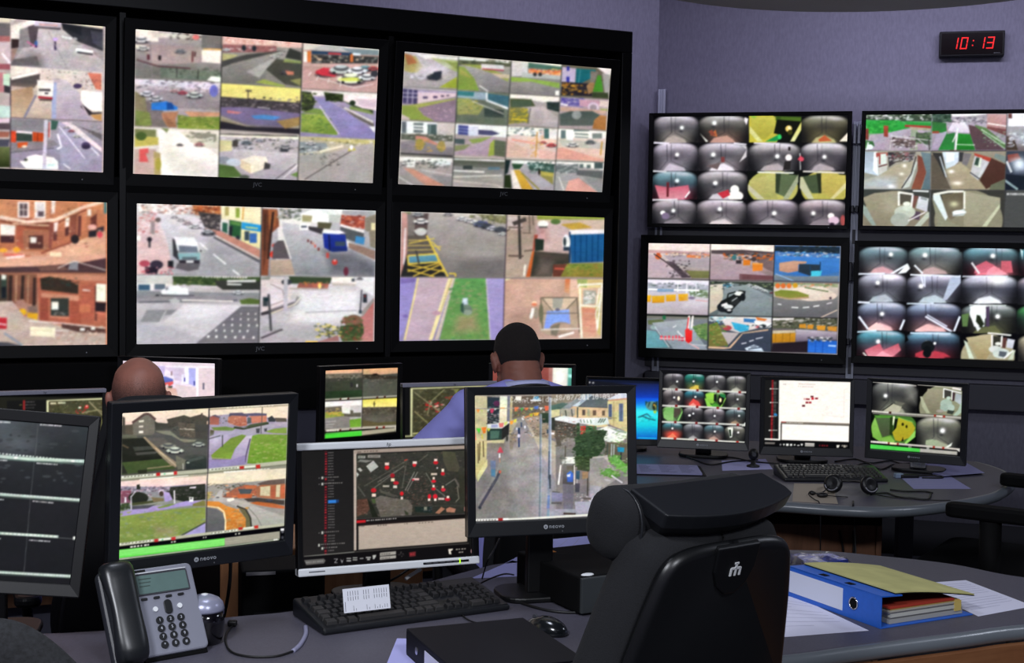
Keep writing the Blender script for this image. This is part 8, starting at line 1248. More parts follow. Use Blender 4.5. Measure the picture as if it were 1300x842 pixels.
    for (r, z, dr) in ((.0735, -.030, 0), (.0755, .010, 0), (.077, .022, .0), (.083, .010, 0), (.087, -.026, 0)):
        rows.append([nb + Vector(((r) * math.sin(R_(-158 + 316 * k / N)), -(r) * 1.0 * math.cos(R_(-158 + 316 * k / N)), z + .012 + .006 * math.cos(R_(-158 + 316 * k / N)) - .018 * (1 - math.cos(R_(-158 + 316 * k / N))) / 2)) for k in range(N + 1)])
    vs = [v for r in rows for v in r]; fs = [(a * (N + 1) + k, a * (N + 1) + k + 1, (a + 1) * (N + 1) + k + 1, (a + 1) * (N + 1) + k) for a in range(len(rows) - 1) for k in range(N)]
    q.add(vs, fs, True); q.build('collar', COLLAR, t, solid=.002)
    # hair: skull shell kept above a hairline
    q = MB(); q.ball((0, -.019, .018), (.0772, .0970, .0985), 60, 48); keep = []
    for i, v in enumerate(q.v):      # follow the crown of the skull
        a = Vector((v.x / .0722, (v.y + .02) / .0867, (v.z - .048) / .0642)); 
        if 0 < a.length < 1: q.v[i] = Vector((0, -.02, .048)) + Vector((v.x, v.y + .02, v.z - .048)) / a.length
    for f in q.f:
        p = sum((q.v[i] for i in f), Vector()) / len(f) - c
        if bald: ok = p.y < .035 and -.075 < p.z < .075
        else: ok = p.z > (-.060 if p.y < -.03 else -.060 + (p.y + .03) * 1.35) and (p.y < .058 or p.z > .062)
        if ok: keep.append(f)
    q.f = keep; q.smooth = [True] * len(keep); q.mi = [0] * len(keep)
    q.v = [HM @ v for v in q.v]; q.build('hair', hair, t, solid=0 if bald else .002)
    for s in (-1, 1):
        q = MB(); q.m = HM; q.ball(c + Vector((s * .030, .083, -.002)), (.012, .010, .008), 12, 8); e = q.build('eye', EYEW, t)
        q = MB(); q.m = HM; q.ball(c + Vector((s * .030, .0915, -.002)), (.0045, .003, .0045), 10, 6); q.build('iris', SHOE, e)
        q = MB(); q.m = HM; q.capsule(c + Vector((s * .015, .098, .018)), c + Vector((s * .045, .086, .020)), .004, .003, 8); q.build('eyebrow', hair, t)
    q = MB(); q.m = HM; q.capsule(c + Vector((-.019, .0895, -.058)), c + Vector((.019, .0895, -.058)), .0045, .0045, 8); q.build('lips', LIP, t)
    return t, c, nb

t, c, nb = person((.045, 4.40, 0), R_(18), 'seated man seen from behind with cropped dark hair, lilac shirt and black lanyard', SKIN, SHIRT, HAIR, False, 1.214,
                  ((-.38, .08, .86), (-.36, .34, .79)), ((.27, .12, .82), (.20, .38, .79)), lean=.03, pitch=R_(26), nod=.035, neck=.095)
q = MB(); q.tube([nb + Vector((.0905 * math.sin(R_(a)), -.0905 * math.cos(R_(a)), .020 + .004 * math.cos(R_(a)) - .055 * (1 - math.cos(R_(a))) / 2)) for a in range(-150, 151, 12)], .0055, 8, flat=1.0)
q.tube(smooth_path([nb + Vector((s * .045, .08, -.02)) for s in (-1,)] + [nb + Vector((-.02, .125, -.12)), nb + Vector((0, .13, -.24))]), .004, 6)
q.tube(smooth_path([nb + Vector((.045, .08, -.02)), nb + Vector((.02, .125, -.12)), nb + Vector((0, .13, -.24))]), .004, 6)
q.build('lanyard', CORD, t)
person((-1.088, 3.90, 0), R_(20), 'seated bald man with a grey fringe of hair and blue shirt', SKIN2, SHIRT2, HAIR2, True, 1.128,
       ((-.25, .10, .78), (-.18, .36, .79)), ((.25, .10, .78), (.16, .36, .79)))

# near chair with its head cushion
SHELL = mat('leather_shell', '08090b', .36, spec=.5)
CB = [(0, 1.115), (.105, 1.112), (.160, 1.090), (.185, 1.03), (.212, .92), (.24, .78), (.25, .64), (.23, .52), (.12, .48), (0, .48)]
t, M = office_chair((.158, 2.61, 0), R_(37), 'black high backed office chair with a padded head cushion and round emblem', CB, R_(15), FABRIC, SHELL, arms=True, pad=.105)
mb = MB(); mb.m = M @ Matrix.Translation((0, -.029, .072))
mb.add([(-.052, -.006, 1.030), (.052, -.006, 1.030), (.050, -.006, .985), (.036, -.006, .955), (.012, -.006, .938), (-.012, -.006, .938), (-.036, -.006, .955), (-.050, -.006, .985),
        (-.052, .004, 1.034), (.052, .004, 1.034), (.050, .004, .985), (.036, .004, .955), (.012, .004, .938), (-.012, .004, .938), (-.036, .004, .955), (-.050, .004, .985)],
       [list(range(8)), list(range(8, 16))[::-1]] + [(i, (i + 1) % 8, 8 + (i + 1) % 8, 8 + i) for i in range(8)])
mb.build('emblem_plate', SHELL, t, bevel=.003)
mb = MB(); mb.m = M @ Matrix.Translation((.0, -.0365, 1.058)) @ Matrix.Scale(1.15, 4)
for x, z0, z1 in ((-.0095, -.010, .003), (0, -.010, .0115), (.0095, -.010, .003)): mb.box(x - .0019, x + .0019, 0, .002, z0, z1)
mb.box(-.0095, .0095, 0, .002, .0005, .0040); mb.box(-.0042, .0042, 0, .002, .009, .0118)
mb.build('emblem', mat('emblem_white', 'd8dadc', .5), t)
# head cushion: a thick roll in front of a lens shaped shell
ZT = 1.160; HT = M @ Matrix.Translation((-.004, .05, ZT)) @ Matrix.Rotation(R_(4), 4, 'X')
hb = MB(); hb.m = HT; n = 28; xs_ = [-.184, -.181, -.172, -.155, -.13, -.08, 0, .08, .14, .165, .178, .184]; es = [.30, .62, .88, .99, 1, 1, 1, 1, .95, .82, .6, .3]; vs = []; fs = []
for x, e in zip(xs_, es):
    for j in range(n):
        a = 2 * PI * j / n; cx, sx = math.cos(a), math.sin(a)
        vs.append((x, .052 + .02 * (x / .2) ** 2 + .056 * math.copysign(abs(cx) ** .8, cx) * e, -.072 + .066 * math.copysign(abs(sx) ** .8, sx) * e))
for k in range(len(xs_) - 1):
    for j in range(n): fs.append((k * n + j, k * n + (j + 1) % n, (k + 1) * n + (j + 1) % n, (k + 1) * n + j))
fs += [list(range(n))[::-1], list(range((len(xs_) - 1) * n, len(xs_) * n))]
hb.add(vs, fs, True); hd = hb.build('head_cushion', FABRIC, t)
hb = MB(); hb.m = HT; hb.tube([(-.150, .055 + .057 * math.cos(R_(a)), -.072 + .0665 * math.sin(R_(a))) for a in range(0, 360, 15)], .0022, 6, closed=True); hb.build('piping', mat('dark_piping', '1c1e22', .4), hd)
def lens(sc_, y0): return [(-.145 * sc_, y0 + .07)] + [(x * sc_, y0 - .052 * sc_ * (1 - ((x - .0) / .21) ** 2)) for x in [-.145 + .0275 * k for k in range(13)]] + [(.192 * sc_, y0 + .012), (.185 * sc_, y0 + .07)]
A_ = lens(1, -.012); B_ = lens(.98, -.008); C_ = lens(.62, .035); n = len(A_)
hb = MB(); hb.m = HT
vs = [(x, y, .0) for x, y in A_] + [(x, y, -.028) for x, y in B_] + [(x, y, -.105) for x, y in C_]
fs = [list(range(n)), list(range(2 * n, 3 * n))[::-1]] + [(k * n + i, k * n + (i + 1) % n, (k + 1) * n + (i + 1) % n, (k + 1) * n + i) for k in (0, 1) for i in range(n)]
hb.add(vs, fs); hb.build('head_shell', mat('shell_satin', '15171b', .42, spec=.5), t, bevel=.004, seg=3)
mb = MB(); mb.m = M; mb.add([(-.045, -.0, 1.02), (.045, -.0, 1.02), (.045, .04, 1.02), (-.045, .04, 1.02), (-.05, .03, 1.10), (.05, .03, 1.10), (.05, .07, 1.10), (-.05, .07, 1.10)],
    [(0, 3, 2, 1), (4, 5, 6, 7), (0, 1, 5, 4), (1, 2, 6, 5), (2, 3, 7, 6), (3, 0, 4, 7)]); mb.build('head_bracket', MATTE, t, bevel=.006)

# chair whose back just shows at the lower left, and the one pushed up to the curved desk
office_chair((-.735, 2.02, 0), R_(4), 'speckled grey fabric chair back in the near corner of the picture', [(0, 1.062), (.06, 1.052), (.12, 1.005), (.18, .92), (.22, .76), (.22, .58), (.17, .5), (0, .48)], R_(6), FABRIC2, None, arms=False)
office_chair((1.73, 4.52, 0), R_(57), 'black chair pushed in at the rounded end of the curved desk', [(x, z * .96) for x, z in OP], R_(8), MATTE, MATTE, arms=True, seat_z=.55, seat=(.32, .50), az=.746, aw=.365, at=.045)
# ---------------------------------------------------------------- things on the near desk
def place_z(px, py, z=DZ): return at_z(px, py, z)

# telephone
t = thing('desk_telephone', 'silver and black desk telephone with its handset on the left', 'telephone', (0, 0, 0))
b0 = at_z(214, 838, DZ); t.location = (b0.x, b0.y, DZ); t.rotation_euler = (0, 0, R_(38)); t.scale = (.97, .97, .97)
SL = R_(59); ph = Matrix.Translation((0, 0, .012)) @ Matrix.Rotation(SL, 4, 'X')      # x across, y up the sloping face, z out of it
BODY = mat('phone_silver', '8c8e9c', .35, metal=.2)
mb = MB(); mb.m = ph
mb.prism(rrect(-.052, .092, .0, .190, .012), -.022, 0); mb.build('body', BODY, t, bevel=.004)
mb = MB(); mb.m = ph; mb.prism(rrect(-.055, .095, -.004, .15, .012), -.040, -.0225); mb.build('underside', MATTE, t, bevel=.003)
mb = MB(); mb.add([(-.05, 0.0, 0), (.09, 0.0, 0), (.09, .11, 0), (-.05, .11, 0), (-.04, .045, .08), (.08, .045, .08), (.08, .075, .10), (-.04, .075, .10)],
                  [(0, 3, 2, 1), (4, 5, 6, 7), (0, 1, 5, 4), (1, 2, 6, 5), (2, 3, 7, 6), (3, 0, 4, 7)]); mb.build('foot_stand', MATTE, t, bevel=.003)
mb = MB(); mb.m = ph; mb.prism(rrect(-.040, .078, .130, .176, .004), 0, .003); ds = mb.build('display_frame', GREYP, t, bevel=.001)
mb = MB(); mb.m = ph; mb.prism(rrect(-.036, .074, .133, .173, .002), .003, .0042); mb.build('display', mat('phone_lcd', '5c7470', .35, noise=.06, scale=40), ds)
mb = MB(); mb.m = ph; mb.box(-.038, .076, .1765, .1795, 0, .006); mb.build('display_rim', SILVER, t, bevel=.001)
mb = MB(); mb.m = ph; mb.box(-.038, -.012, .1815, .1865, 0, .001); mb.build('maker_badge', BLACK, t)
mb = MB(); mb.m = ph
for k, (a, b) in enumerate(((.0, .055), (.006, .05), (.012, .045))): mb.box(-.032, -.032 + b * .5, .164 - a * 1.3, .166 - a * 1.3, .0042, .0045)
mb.build('display_text', mat('lcd_text', '34443f', .5), ds)
for k in range(4):
    mb = MB(); mb.m = ph; mb.prism(rrect(-.034 + k * .027, -.020 + k * .027, .1195, .125, .0026), 0, .003); mb.build('soft_key', SATIN, t, bevel=.0006)
mb = MB(); mb.m = ph; mb.prism(rrect(.012, .029, .084, .115, .008), 0, .004); mb.build('scroll_key', SATIN, t, bevel=.001)
for x in (-.008, .046):
    mb = MB(); mb.m = ph; mb.cyl((x, .098, 0), (x, .098, .003), .0055, 16); mb.build('round_key', SILVERL, t, bevel=.0006)
WT = mat('key_legend', 'c8ccd8', .5)
for i, ch in enumerate('123456789*0#'):
    x = -.004 + (i % 3) * .0235; y = .073 - (i // 3) * .0175
    mb = MB(); mb.m = ph; mb.cyl((x, y, 0), (x, y, .0035), .0080, 18); k = mb.build('dial_key', SATIN, t, bevel=.0008)
    text_mesh('legend', ch, .009, WT, k, ph @ Matrix.Translation((x, y, .0038)), extr=.0001)
# handset in its cradle
hs = MB(); hs.m = ph @ Matrix.Translation((-.083, 0, 0)); hs.prism(rrect(-.031, .031, -.018, .198, .016), -.026, -.002); hs.build('cradle', mat('cradle_grey', '2c2e34', .4), t, bevel=.006)
hs = MB(); hs.m = ph @ Matrix.Translation((-.083, 0, 0)); rows = []
prof = [(-.012, .024, .012, .022), (.0, .030, .020, .026), (.03, .031, .026, .022), (.06, .028, .034, .014), (.095, .026, .037, .012), (.13, .027, .034, .013), (.16, .031, .028, .020), (.192, .032, .024, .024), (.205, .026, .018, .018)]
n = 22; vs = []
for y, wx, zc, tz in prof:
    for j in range(n):
        a = 2 * PI * j / n; cx, sx = math.cos(a), math.sin(a)
        vs.append((1.15 * wx * math.copysign(abs(cx) ** .7, cx), y, zc + tz * math.copysign(abs(sx) ** .8, sx)))
fs = [(i * n + j, i * n + (j + 1) % n, (i + 1) * n + (j + 1) % n, (i + 1) * n + j) for i in range(len(prof) - 1) for j in range(n)] + [list(range(n)), list(range((len(prof) - 1) * n, len(prof) * n))[::-1]]
hs.add(vs, fs, True); hs.build('handset', mat('handset_black', '16191c', .33, spec=.6), t, sub=1)
mb = MB(); pth = [ph @ Vector((-.083, -.014, .0)), ph @ Vector((-.088, -.03, -.01))]
helix = []
for k in range(90):
    s = k / 89; base = Vector((-.095 - .05 * math.sin(s * 2.2), -.03 - .10 * s, .012)); helix.append(base + Vector((.006 * math.cos(k * .9), 0, .006 * math.sin(k * .9))))
mb.tube([(-.10, .01, .01)] + helix, .0018, 5); mb.build('coiled_cord', CORD, t)

# small domed device
p = at_z(262, 822, DZ)
t = thing('desktop_speaker', 'small black rounded speaker with a silver domed top beside the telephone', 'speaker', (p.x - .012, p.y + .035, DZ), R_(30))
MB().lathe([(.032, 0), (.036, .004), (.0415, .03), (.042, .05), (.040, .072)], 36).build('body', mat('gloss_black', '0a080e', .12, coat=.6), t)
MB().lathe([(.0412, .070), (.0412, .074), (.038, .085), (.030, .094), (.016, .1005), (.001, .102)], 36).build('dome', mat('silver_dome', '9a9cb4', .3, metal=.3), t)
MB().lathe([(.007, .1005), (.0075, .1035), (.001, .1045)], 16).build('button', SILVERL, t)
mb = MB(); mb.box(-.003, .003, -.0395, -.037, .03, .045); mb.build('label', GREYP, t)

# keyboards
KEYM = mat('key_black', '1b1b1d', .5, spec=.5); KEYL = mat('key_grey', '2c2b2b', .5, spec=.5)
def keyboard(p0, p1, depth, label, keys=True, cat='keyboard', name='keyboard', body=SATIN):
    """p0, p1: front corners on the desk"""
    p0 = Vector(p0); p1 = Vector(p1); d = p1 - p0; W = d.length
    t = thing(name, label, cat, p0, math.atan2(d.y, d.x))
    rise = .026; mb = MB()
    mb.add([(0, 0, 0), (W, 0, 0), (W, depth, 0), (0, depth, 0), (0, 0, .014), (W, 0, .014), (W, depth, .014 + rise), (0, depth, .014 + rise)],
           [(0, 3, 2, 1), (4, 5, 6, 7), (0, 1, 5, 4), (1, 2, 6, 5), (2, 3, 7, 6), (3, 0, 4, 7)])
    mb.build('case', body, t, bevel=.006, seg=3)
    u = (W - .03) / 22.6; v = (depth - .03) / 6.4; sl = rise / depth
    rows = [[1, -1, 1, 1, 1, 1, -.5, 1, 1, 1, 1, -.5, 1, 1, 1, 1, -.3, 1, 1, 1], [1] * 13 + [2, -.3, 1, 1, 1, -.3, 1, 1, 1, 1], [1.5] + [1] * 12 + [1.5, -.3, 1, 1, 1, -.3, 1, 1, 1, 1],
            [1.75] + [1] * 12 + [1.25, -3.6, 1, 1, 1, 1], [1.25] + [1] * 11 + [2.75, -1.3, 1, -1.3, 1, 1, 1, 1], [1.5, 1.2, 1.3, 6, 1.3, 1.2, 1.2, 1.3, -.3, 1, 1, 1, -.3, 2, 1, 1]]
    cache = {}
    alln = MB()
    for r, row in enumerate(rows):
        x = 0; yy = depth - .012 - (r + 1) * v - (.4 * v if r else 0)
        for k in row:
            if k < 0: x += -k; continue
            kw = k * u - .0022; kd = v - .0024
            if keys:
                key = round(k, 2)
                if key not in cache:
                    q = MB(); q.frustum(0, kw, 0, kd, 0, .0085, .0022); o = q.build('key', KEYL if k > 1.15 else KEYM, t, bevel=.0008, seg=1); cache[key] = o
                else: o = copy_part(cache[key], t)
                o.location = (.015 + x * u, yy, .014 + sl * yy - .001); o.rotation_euler = (math.atan(sl), 0, 0)
            else:
                alln.frustum(.015 + x * u, .015 + x * u + kw, yy, yy + kd, .012 + sl * yy, .022 + sl * yy, .0022)
            x += k
    if not keys: tag(alln.build('keys', KEYL, t), kind='stuff')
    return t, W
kt, kw = keyboard(at_z(410.5, 808, DZ), at_z(648, 775, DZ), .185, 'black full size keyboard in front of the map monitor, a card propped on it')
# printed card propped on the keys
ca = at_z(437, 779, DZ + .038); cb = at_z(496, 771, DZ + .040); d = cb - ca
t = thing('printed_card', 'white printed card of small columns propped up on the near keyboard', 'card', ca, math.atan2(d.y, d.x)); cwid = d.length
TM = Matrix.Rotation(R_(-14), 4, 'X')
mb = MB(); mb.m = TM; mb.box(0, cwid, 0, .0008, 0, .052); mb.build('sheet', mat('card_white', 'e4e6ee', .7), t)
mb = MB(); mb.m = TM; rg = random.Random(4)
for k in range(17):
    x = cwid * (.10 + k * .0535 + (.016 if k > 4 else 0) + (.012 if k > 8 else 0))
    if x > cwid * .95 or k in (5, 9): continue
    mb.box(x, x + .0009, -.0004, 0, .036, .046); mb.box(x, x + .0009, -.0004, 0, .025 + rg.random() * .002, .034)
    if rg.random() > .35: mb.box(x, x + .0007, -.0004, 0, .003, .006 + rg.random() * .009)
mb.box(.0035, .0045, -.0004, 0, .003, .024); mb.build('print', INK, t)

# mouse
p = at_z(693, 806, DZ); t = thing('computer_mouse', 'shiny black computer mouse beside the black ring binder', 'mouse', (p.x, p.y + .02, DZ), R_(50))
vs = []; n = 20; m = 12
q = MB(); q.ball((0, 0, .006), (.030, .056, .030), 24, 16); q.v = [Vector((v.x * (1 - .12 * (v.y / .056)), v.y, max(v.z, 0.0) * (1.0 if v.y < 0 else 1 - 3.5 * v.y))) for v in q.v]
q.build('shell', mat('gloss_grey_black', '16191c', .18, coat=.5), t)
q = MB(); q.cyl((-.003, .03, .028), (.003, .03, .028), .006, 14); q.build('scroll_wheel', GREYP, t)
q = MB(); q.tube([(0, .008, .0352), (0, .03, .0285), (0, .05, .016)], .0006, 5); q.build('button_seam', MATTE, t)
q = MB(); q.tube(smooth_path([(0, .052, .008), (-.03, .10, .004), (-.06, .16, .004), (-.02, .24, .004), (.02, .30, .004)]), .0018, 6); q.build('mouse_cord', CORD, t)

# black ring binder with a white spine label
f0 = at_z(516, 806, DZ + .055); 
bz = .055
A = at_z(516, 798, DZ + bz); B = at_z(665, 784, DZ + bz); C = at_z(560, 842, DZ + bz)
ux = (B - A); ux.z = 0; Lx = ux.length; ang = math.atan2(ux.y, ux.x)
t = thing('ring_binder', 'black ring binder lying flat with a pale label on its spine', 'binder', (A.x, A.y, DZ), ang)
BB = mat('binder_black', '0e0e16', .6, noise=.1, scale=120, spec=.25)
mb = MB(); mb.prism([(0, 0), (0, -.31), (.26, -.31), (.26, 0)], 0, .004); mb.build('back_cover', BB, t, bevel=.0015)
mb = MB(); mb.prism([(0, 0), (0, -.31), (.26, -.31), (.26, 0)], bz - .004, bz); mb.build('front_cover', BB, t, bevel=.0015)
mb = MB(); mb.box(0, .004, -.31, 0, .004, bz - .004); mb.build('spine', BB, t)
mb = MB(); mb.box(-.001, .0, -.26, -.12, .012, bz - .012); mb.build('spine_label', PAPER, t)
mb = MB(); mb.cyl((-.0015, -.07, .028), (.001, -.07, .028), .008, 16); mb.build('finger_ring', CHROME, t)
mb = MB(); mb.box(.02, .235, -.305, -.008, .005, bz - .008); mb.build('pages', mat('page_edges', 'b0b0bc', .9), t)

def sheet(name, label, cat, pix, z=DZ, m=PAPER, th=.0006, lines=0, group=None, px=None, bend=0, seed=1):
    """a sheet of paper given by its four photographed corners, lying at height z"""
    P = [at_z(x, y, z) for x, y in pix] if px is None else [Vector(v) for v in px]
    c = sum(P, Vector()) / len(P); t = thing(name, label, cat, (c.x, c.y, z), 0, group)
    L = [(p.x - c.x, p.y - c.y) for p in P]
    mb = MB(); mb.prism(L, 0.0003, th); mb.build('page', m, t)
    if lines:
        a, b, c2, d = [Vector((p[0], p[1], 0)) for p in L]; rg = random.Random(seed); mb = MB()
        for k in range(lines):
            v = .1 + .8 * k / lines; s0 = a.lerp(d, v); s1 = b.lerp(c2, v); e = .9 if rg.random() > .3 else .6
            p0 = s0.lerp(s1, .08); p1 = s0.lerp(s1, e); dn = (d - a).normalized() * .0022
            mb.add([p0 + Vector((0, 0, th + .0002)), p1 + Vector((0, 0, th + .0002)), p1 + dn + Vector((0, 0, th + .0002)), p0 + dn + Vector((0, 0, th + .0002))], [(0, 1, 2, 3)])
        mb.build('print', mat('faint_print', 'a8a8c4', .8), t)
    return t
sheet('paper_sheet', 'pale paper sheet sticking out from under the black ring binder', 'paper', ((504, 811), (560, 812), (560, 870), (480, 870)), m=mat('lilac_paper', 'b0b0e8', .8))
sheet('paper_sheet', 'white paper partly under the blue lever arch file', 'paper', ((930, 740), (1020, 762), (1103, 801), (960, 812)), lines=9)
sheet('paper_sheet', 'printed paper behind the yellow covered file', 'paper', ((1155, 742), (1226, 737), (1312, 770), (1242, 783)), lines=12, seed=5)
sheet('paper_sheet', 'loose pale papers on the desk behind the small black computer', 'paper', ((640, 716), (700, 685), (800, 676), (830, 700)), m=mat('lilac_paper', 'b0b0e8', .8), lines=6)
sheet('paper_sheet', 'papers by the cables at the back of the desk under the street monitor', 'paper', ((597, 735), (650, 712), (672, 716), (662, 732)), m=mat('lilac_paper', 'b0b0e8', .8))

# small black computer
A = at_z(736, 783, DZ)
t = thing('desktop_computer', 'small black desktop computer with a grey front panel, beside the high backed chair', 'computer', (A.x, A.y, DZ), R_(29))
PW, PD, PH = .30, .30, .090
MB().box(0, PW, .006, PD, .004, PH).build('case', MATTE, t, bevel=.004)
MB().box(.002, PW - .002, -.004, .006, .006, PH - .002).build('front_panel', mat('panel_grey', '34383a', .5), t, bevel=.002)
MB().box(.12, .13, -.006, -.003, .058, .07).build('power_button', STEEL, t, bevel=.001)
MB().box(.14, .28, -.0055, -.003, .058, .072).build('disc_drive', GREYP, t, bevel=.001)
for x, y in ((.03, .03), (.27, .03), (.03, .27), (.27, .27)): MB().cyl((x, y, 0), (x, y, .005), .012).build('foot', MATTE, t)
MB().box(.02, .085, PD - .05, PD - .015, PH + .0002, PH + .0008).build('orange_sticker', mat('orange_label', 'c87818', .6), t)
q = MB(); q.ball((.03, .018, PH), (.017, .010, .004), 16, 8); q.build('round_sticker', SILVERL, t)

# blue lever arch file
O = at_z(1119, 799, DZ)
t = thing('lever_arch_file', 'blue lever arch file with a yellow cover, lying on the desk with its papers showing', 'file', (O.x, O.y, DZ), R_(28))
BLUE = mat('file_blue', '2460c4', .45, noise=.05, scale=90)
YEL = mat('yellow_card', 'c0bc7c', .7, noise=.12, scale=14)
FL = .32; FH = .075
MB().box(0, .285, 0, FL, 0, .003).build('bottom_cover', BLUE, t, bevel=.001)
MB().box(-.003, .0, 0, FL, 0, FH).build('spine', BLUE, t, bevel=.001)
mb = MB(); mb.add([(-.003, 0, FH - .003), (.06, 0, FH - .006), (.06, FL, FH - .006), (-.003, FL, FH - .003), (-.003, 0, FH), (.06, 0, FH - .003), (.06, FL, FH - .003), (-.003, FL, FH)],
    [(0, 3, 2, 1), (4, 5, 6, 7), (0, 1, 5, 4), (1, 2, 6, 5), (2, 3, 7, 6), (3, 0, 4, 7)]); mb.build('top_hinge', BLUE, t)
def curved(name, xs, zs, y0, y1, m, th=.0025):
    mb = MB(); n = len(xs); vs = []
    for y in (y0, y1):
        for x, z in zip(xs, zs): vs.append((x, y, z))
        for x, z in zip(xs, zs): vs.append((x, y, z + th))
    k = 2 * n; fs = []
    for i in range(n - 1):
        fs += [(i, i + 1, n + i + 1, n + i), (k + i, k + n + i, k + n + i + 1, k + i + 1), (n + i, n + i + 1, k + n + i + 1, k + n + i), (i, k + i, k + i + 1, i + 1)]
    fs += [(0, n, k + n, k), (n - 1, k + n - 1, k + 2 * n - 1, 2 * n - 1)]
    mb.add(vs, fs); return mb.build(name, m, t)
xs = [.045 + .248 * k / 10 for k in range(11)]
curved('yellow_cover', xs, [FH + .0005 - .030 * (k / 10) ** 1.5 for k in range(11)], .006, FL - .002, YEL)
curved('cover_underside', xs, [FH - .0022 - .030 * (k / 10) ** 1.5 for k in range(11)], .006, FL - .002, MATTE, .0022)
for k, (c, z, h_, e) in enumerate((('9c9c98', .004, .010, .262), ('6c6c70', .0145, .003, .262), ('b8b8b0', .018, .008, .260), ('74747c', .0265, .003, .26), ('a8a498', .030, .004, .258), ('c8a860', .0345, .003, .256), ('a8321c', .038, .005, .235))):
    MB().box(.035 + .002 * (k % 3), e, .012 + .002 * (k % 2), FL - .03, z, z + h_).build('paper_section', mat('file_pages_%d' % k, c, .85), t)
MB().box(.236, .256, .010, .03, .012, .036).build('index_tab', mat('tab_yellow', 'c8b060', .7), t)
MB().box(-.0038, -.003, .125, .315, .012, .064).build('spine_label', mat('label_pale', 'd4d8e8', .8), t)
mb = MB(); mb.tube([(-.004, .088 + .0135 * math.cos(2 * PI * k / 28), .038 + .0135 * math.sin(2 * PI * k / 28)) for k in range(28)], .0018, 8, closed=True); mb.build('finger_ring', CHROME, t)
mb = MB(); mb.cyl((-.0036, .088, .038), (-.0030, .088, .038), .012, 24); mb.build('finger_hole', MATTE, t)
for y in (.11, .20): MB().box(.006, .022, y, y + .022, FH - .0012, FH + .0002).build('slot', MATTE, t)

# plastic pack
P0 = at_z(1048, 722, DZ)
t = thing('plastic_pack', 'clear plastic pack with a blue box and white leaflets behind the blue file', 'package', (P0.x, P0.y, DZ), R_(24))
MB().box(.01, .075, .0, .07, 0, .018).build('blue_box', mat('box_blue', '203c98', .4), t, bevel=.002)
mb = MB(); mb.add([(-.045, .01, .012), (.07, .005, .0185), (.075, .075, .0185), (-.03, .10, .018), (-.045, .01, .013), (.07, .005, .0192), (.075, .075, .0192), (-.03, .10, .019)],
       [(0, 3, 2, 1), (4, 5, 6, 7), (0, 1, 5, 4), (1, 2, 6, 5), (2, 3, 7, 6), (3, 0, 4, 7)]); mb.build('leaflet', PAPER, t)
GLS = mat('clear_plastic', 'f0f0ff', .12, alpha=1.0); mb = MB(); rg = random.Random(3); N1_ = 9
grid = [[(-.07 + .16 * i / N1_, -.01 + .115 * j / N1_, .021 + rg.uniform(-.002, .004) - (.019 if i in (0, N1_) or j in (0, N1_) else 0)) for i in range(N1_ + 1)] for j in range(N1_ + 1)]
vs = [v for r in grid for v in r]; fs = [(j * (N1_ + 1) + i, j * (N1_ + 1) + i + 1, (j + 1) * (N1_ + 1) + i + 1, (j + 1) * (N1_ + 1) + i) for j in range(N1_) for i in range(N1_)]
mb.add(vs, fs); mb.build('wrapping', GLS, t, solid=.0004)
MB().box(-.055, -.01, .0, .035, .001, .016).build('small_box', mat('clear_grey', '8c8ca0', .3), t, bevel=.002)

# black case standing behind the desk, and the low wooden cabinet beyond
A = at_y(307, 726, 3.14); B = at_y(413, 719, 3.19)
t = thing('equipment_case', 'black upright equipment case with a pale top edge, behind the desk below the map monitor', 'case', (A.x, A.y, 0), math.atan2(B.y - A.y, B.x - A.x))
W_ = math.hypot(B.x - A.x, B.y - A.y); hz_ = A.z
MB().box(0, W_, 0, .16, 0, hz_).build('body', MATTE, t, bevel=.006)
MB().box(.01, W_ * .40, -.002, .004, hz_ - .010, hz_ - .003).build('top_trim', mat('pale_trim', '9c9a9c', .4), t)
MB().box(.03, W_ - .03, -.003, .001, hz_ - .11, hz_ - .10).build('front_ridge', BLACK, t)
t = thing('wooden_cabinet', 'low brown wooden cabinet behind the foreground desk under the four view monitor', 'cabinet', (-.74, 3.40, 0), R_(4))
MB().box(0, .52, 0, .30, .03, .775).build('carcass', mat('cabinet_wood', 'a8764e', .5, noise=.2, scale=6, stretch=(9, 9, 1), col2='8c5e3c'), t, bevel=.003)
MB().box(-.008, .528, -.008, .30, .775, .80).build('top', mat('cabinet_wood', ''), t, bevel=.003)
MB().box(.02, .5, .02, .28, 0, .03).build('plinth', MATTE, t)
for x in (.005, .262):
    d_ = MB().box(x, x + .253, -.014, -.001, .04, .765).build('door', mat('cabinet_wood', ''), t, bevel=.002)
    MB().box(x + (.235 if x < .1 else .01), x + (.243 if x < .1 else .018), -.026, -.014, .55, .65).build('handle', STEEL, d_, bevel=.002)

def cable(label, pts, r=.0025, m=CORD, name='cable', n=6, extra=None):
    P = smooth_path(pts, n); o = MB(); c = P[0].copy(); o.tube([p - c for p in P], r, 8)
    o = o.build(name, m); o.location = c; tag(o, label, 'cable'); return o
zc = DZ + .003
def Z(*pp, z=zc): return [at_z(x, y, z) for x, y in pp]
cb1 = cable('thin black cable looping on the desk right of the silver domed speaker', Z((296, 794), (288, 804), (287, 818), (296, 829), (320, 834), (352, 833), (374, 826)))
q = MB(); P = smooth_path(Z((372, 827), (381, 819), (388, 806), (388, 796)), 6); q.tube([p - cb1.location for p in P], .005, 8); q.build('grey_sleeve', mat('sleeve_grey', '8c8ca8', .5), cb1)
q = MB(); p = at_z(295, 792, DZ + .006) - cb1.location; q.box(p.x - .010, p.x + .010, p.y - .008, p.y + .008, p.z - .005, p.z + .007); q.build('plug', CORD, cb1, bevel=.003)
pc = at_y(293, 700, 2.93)
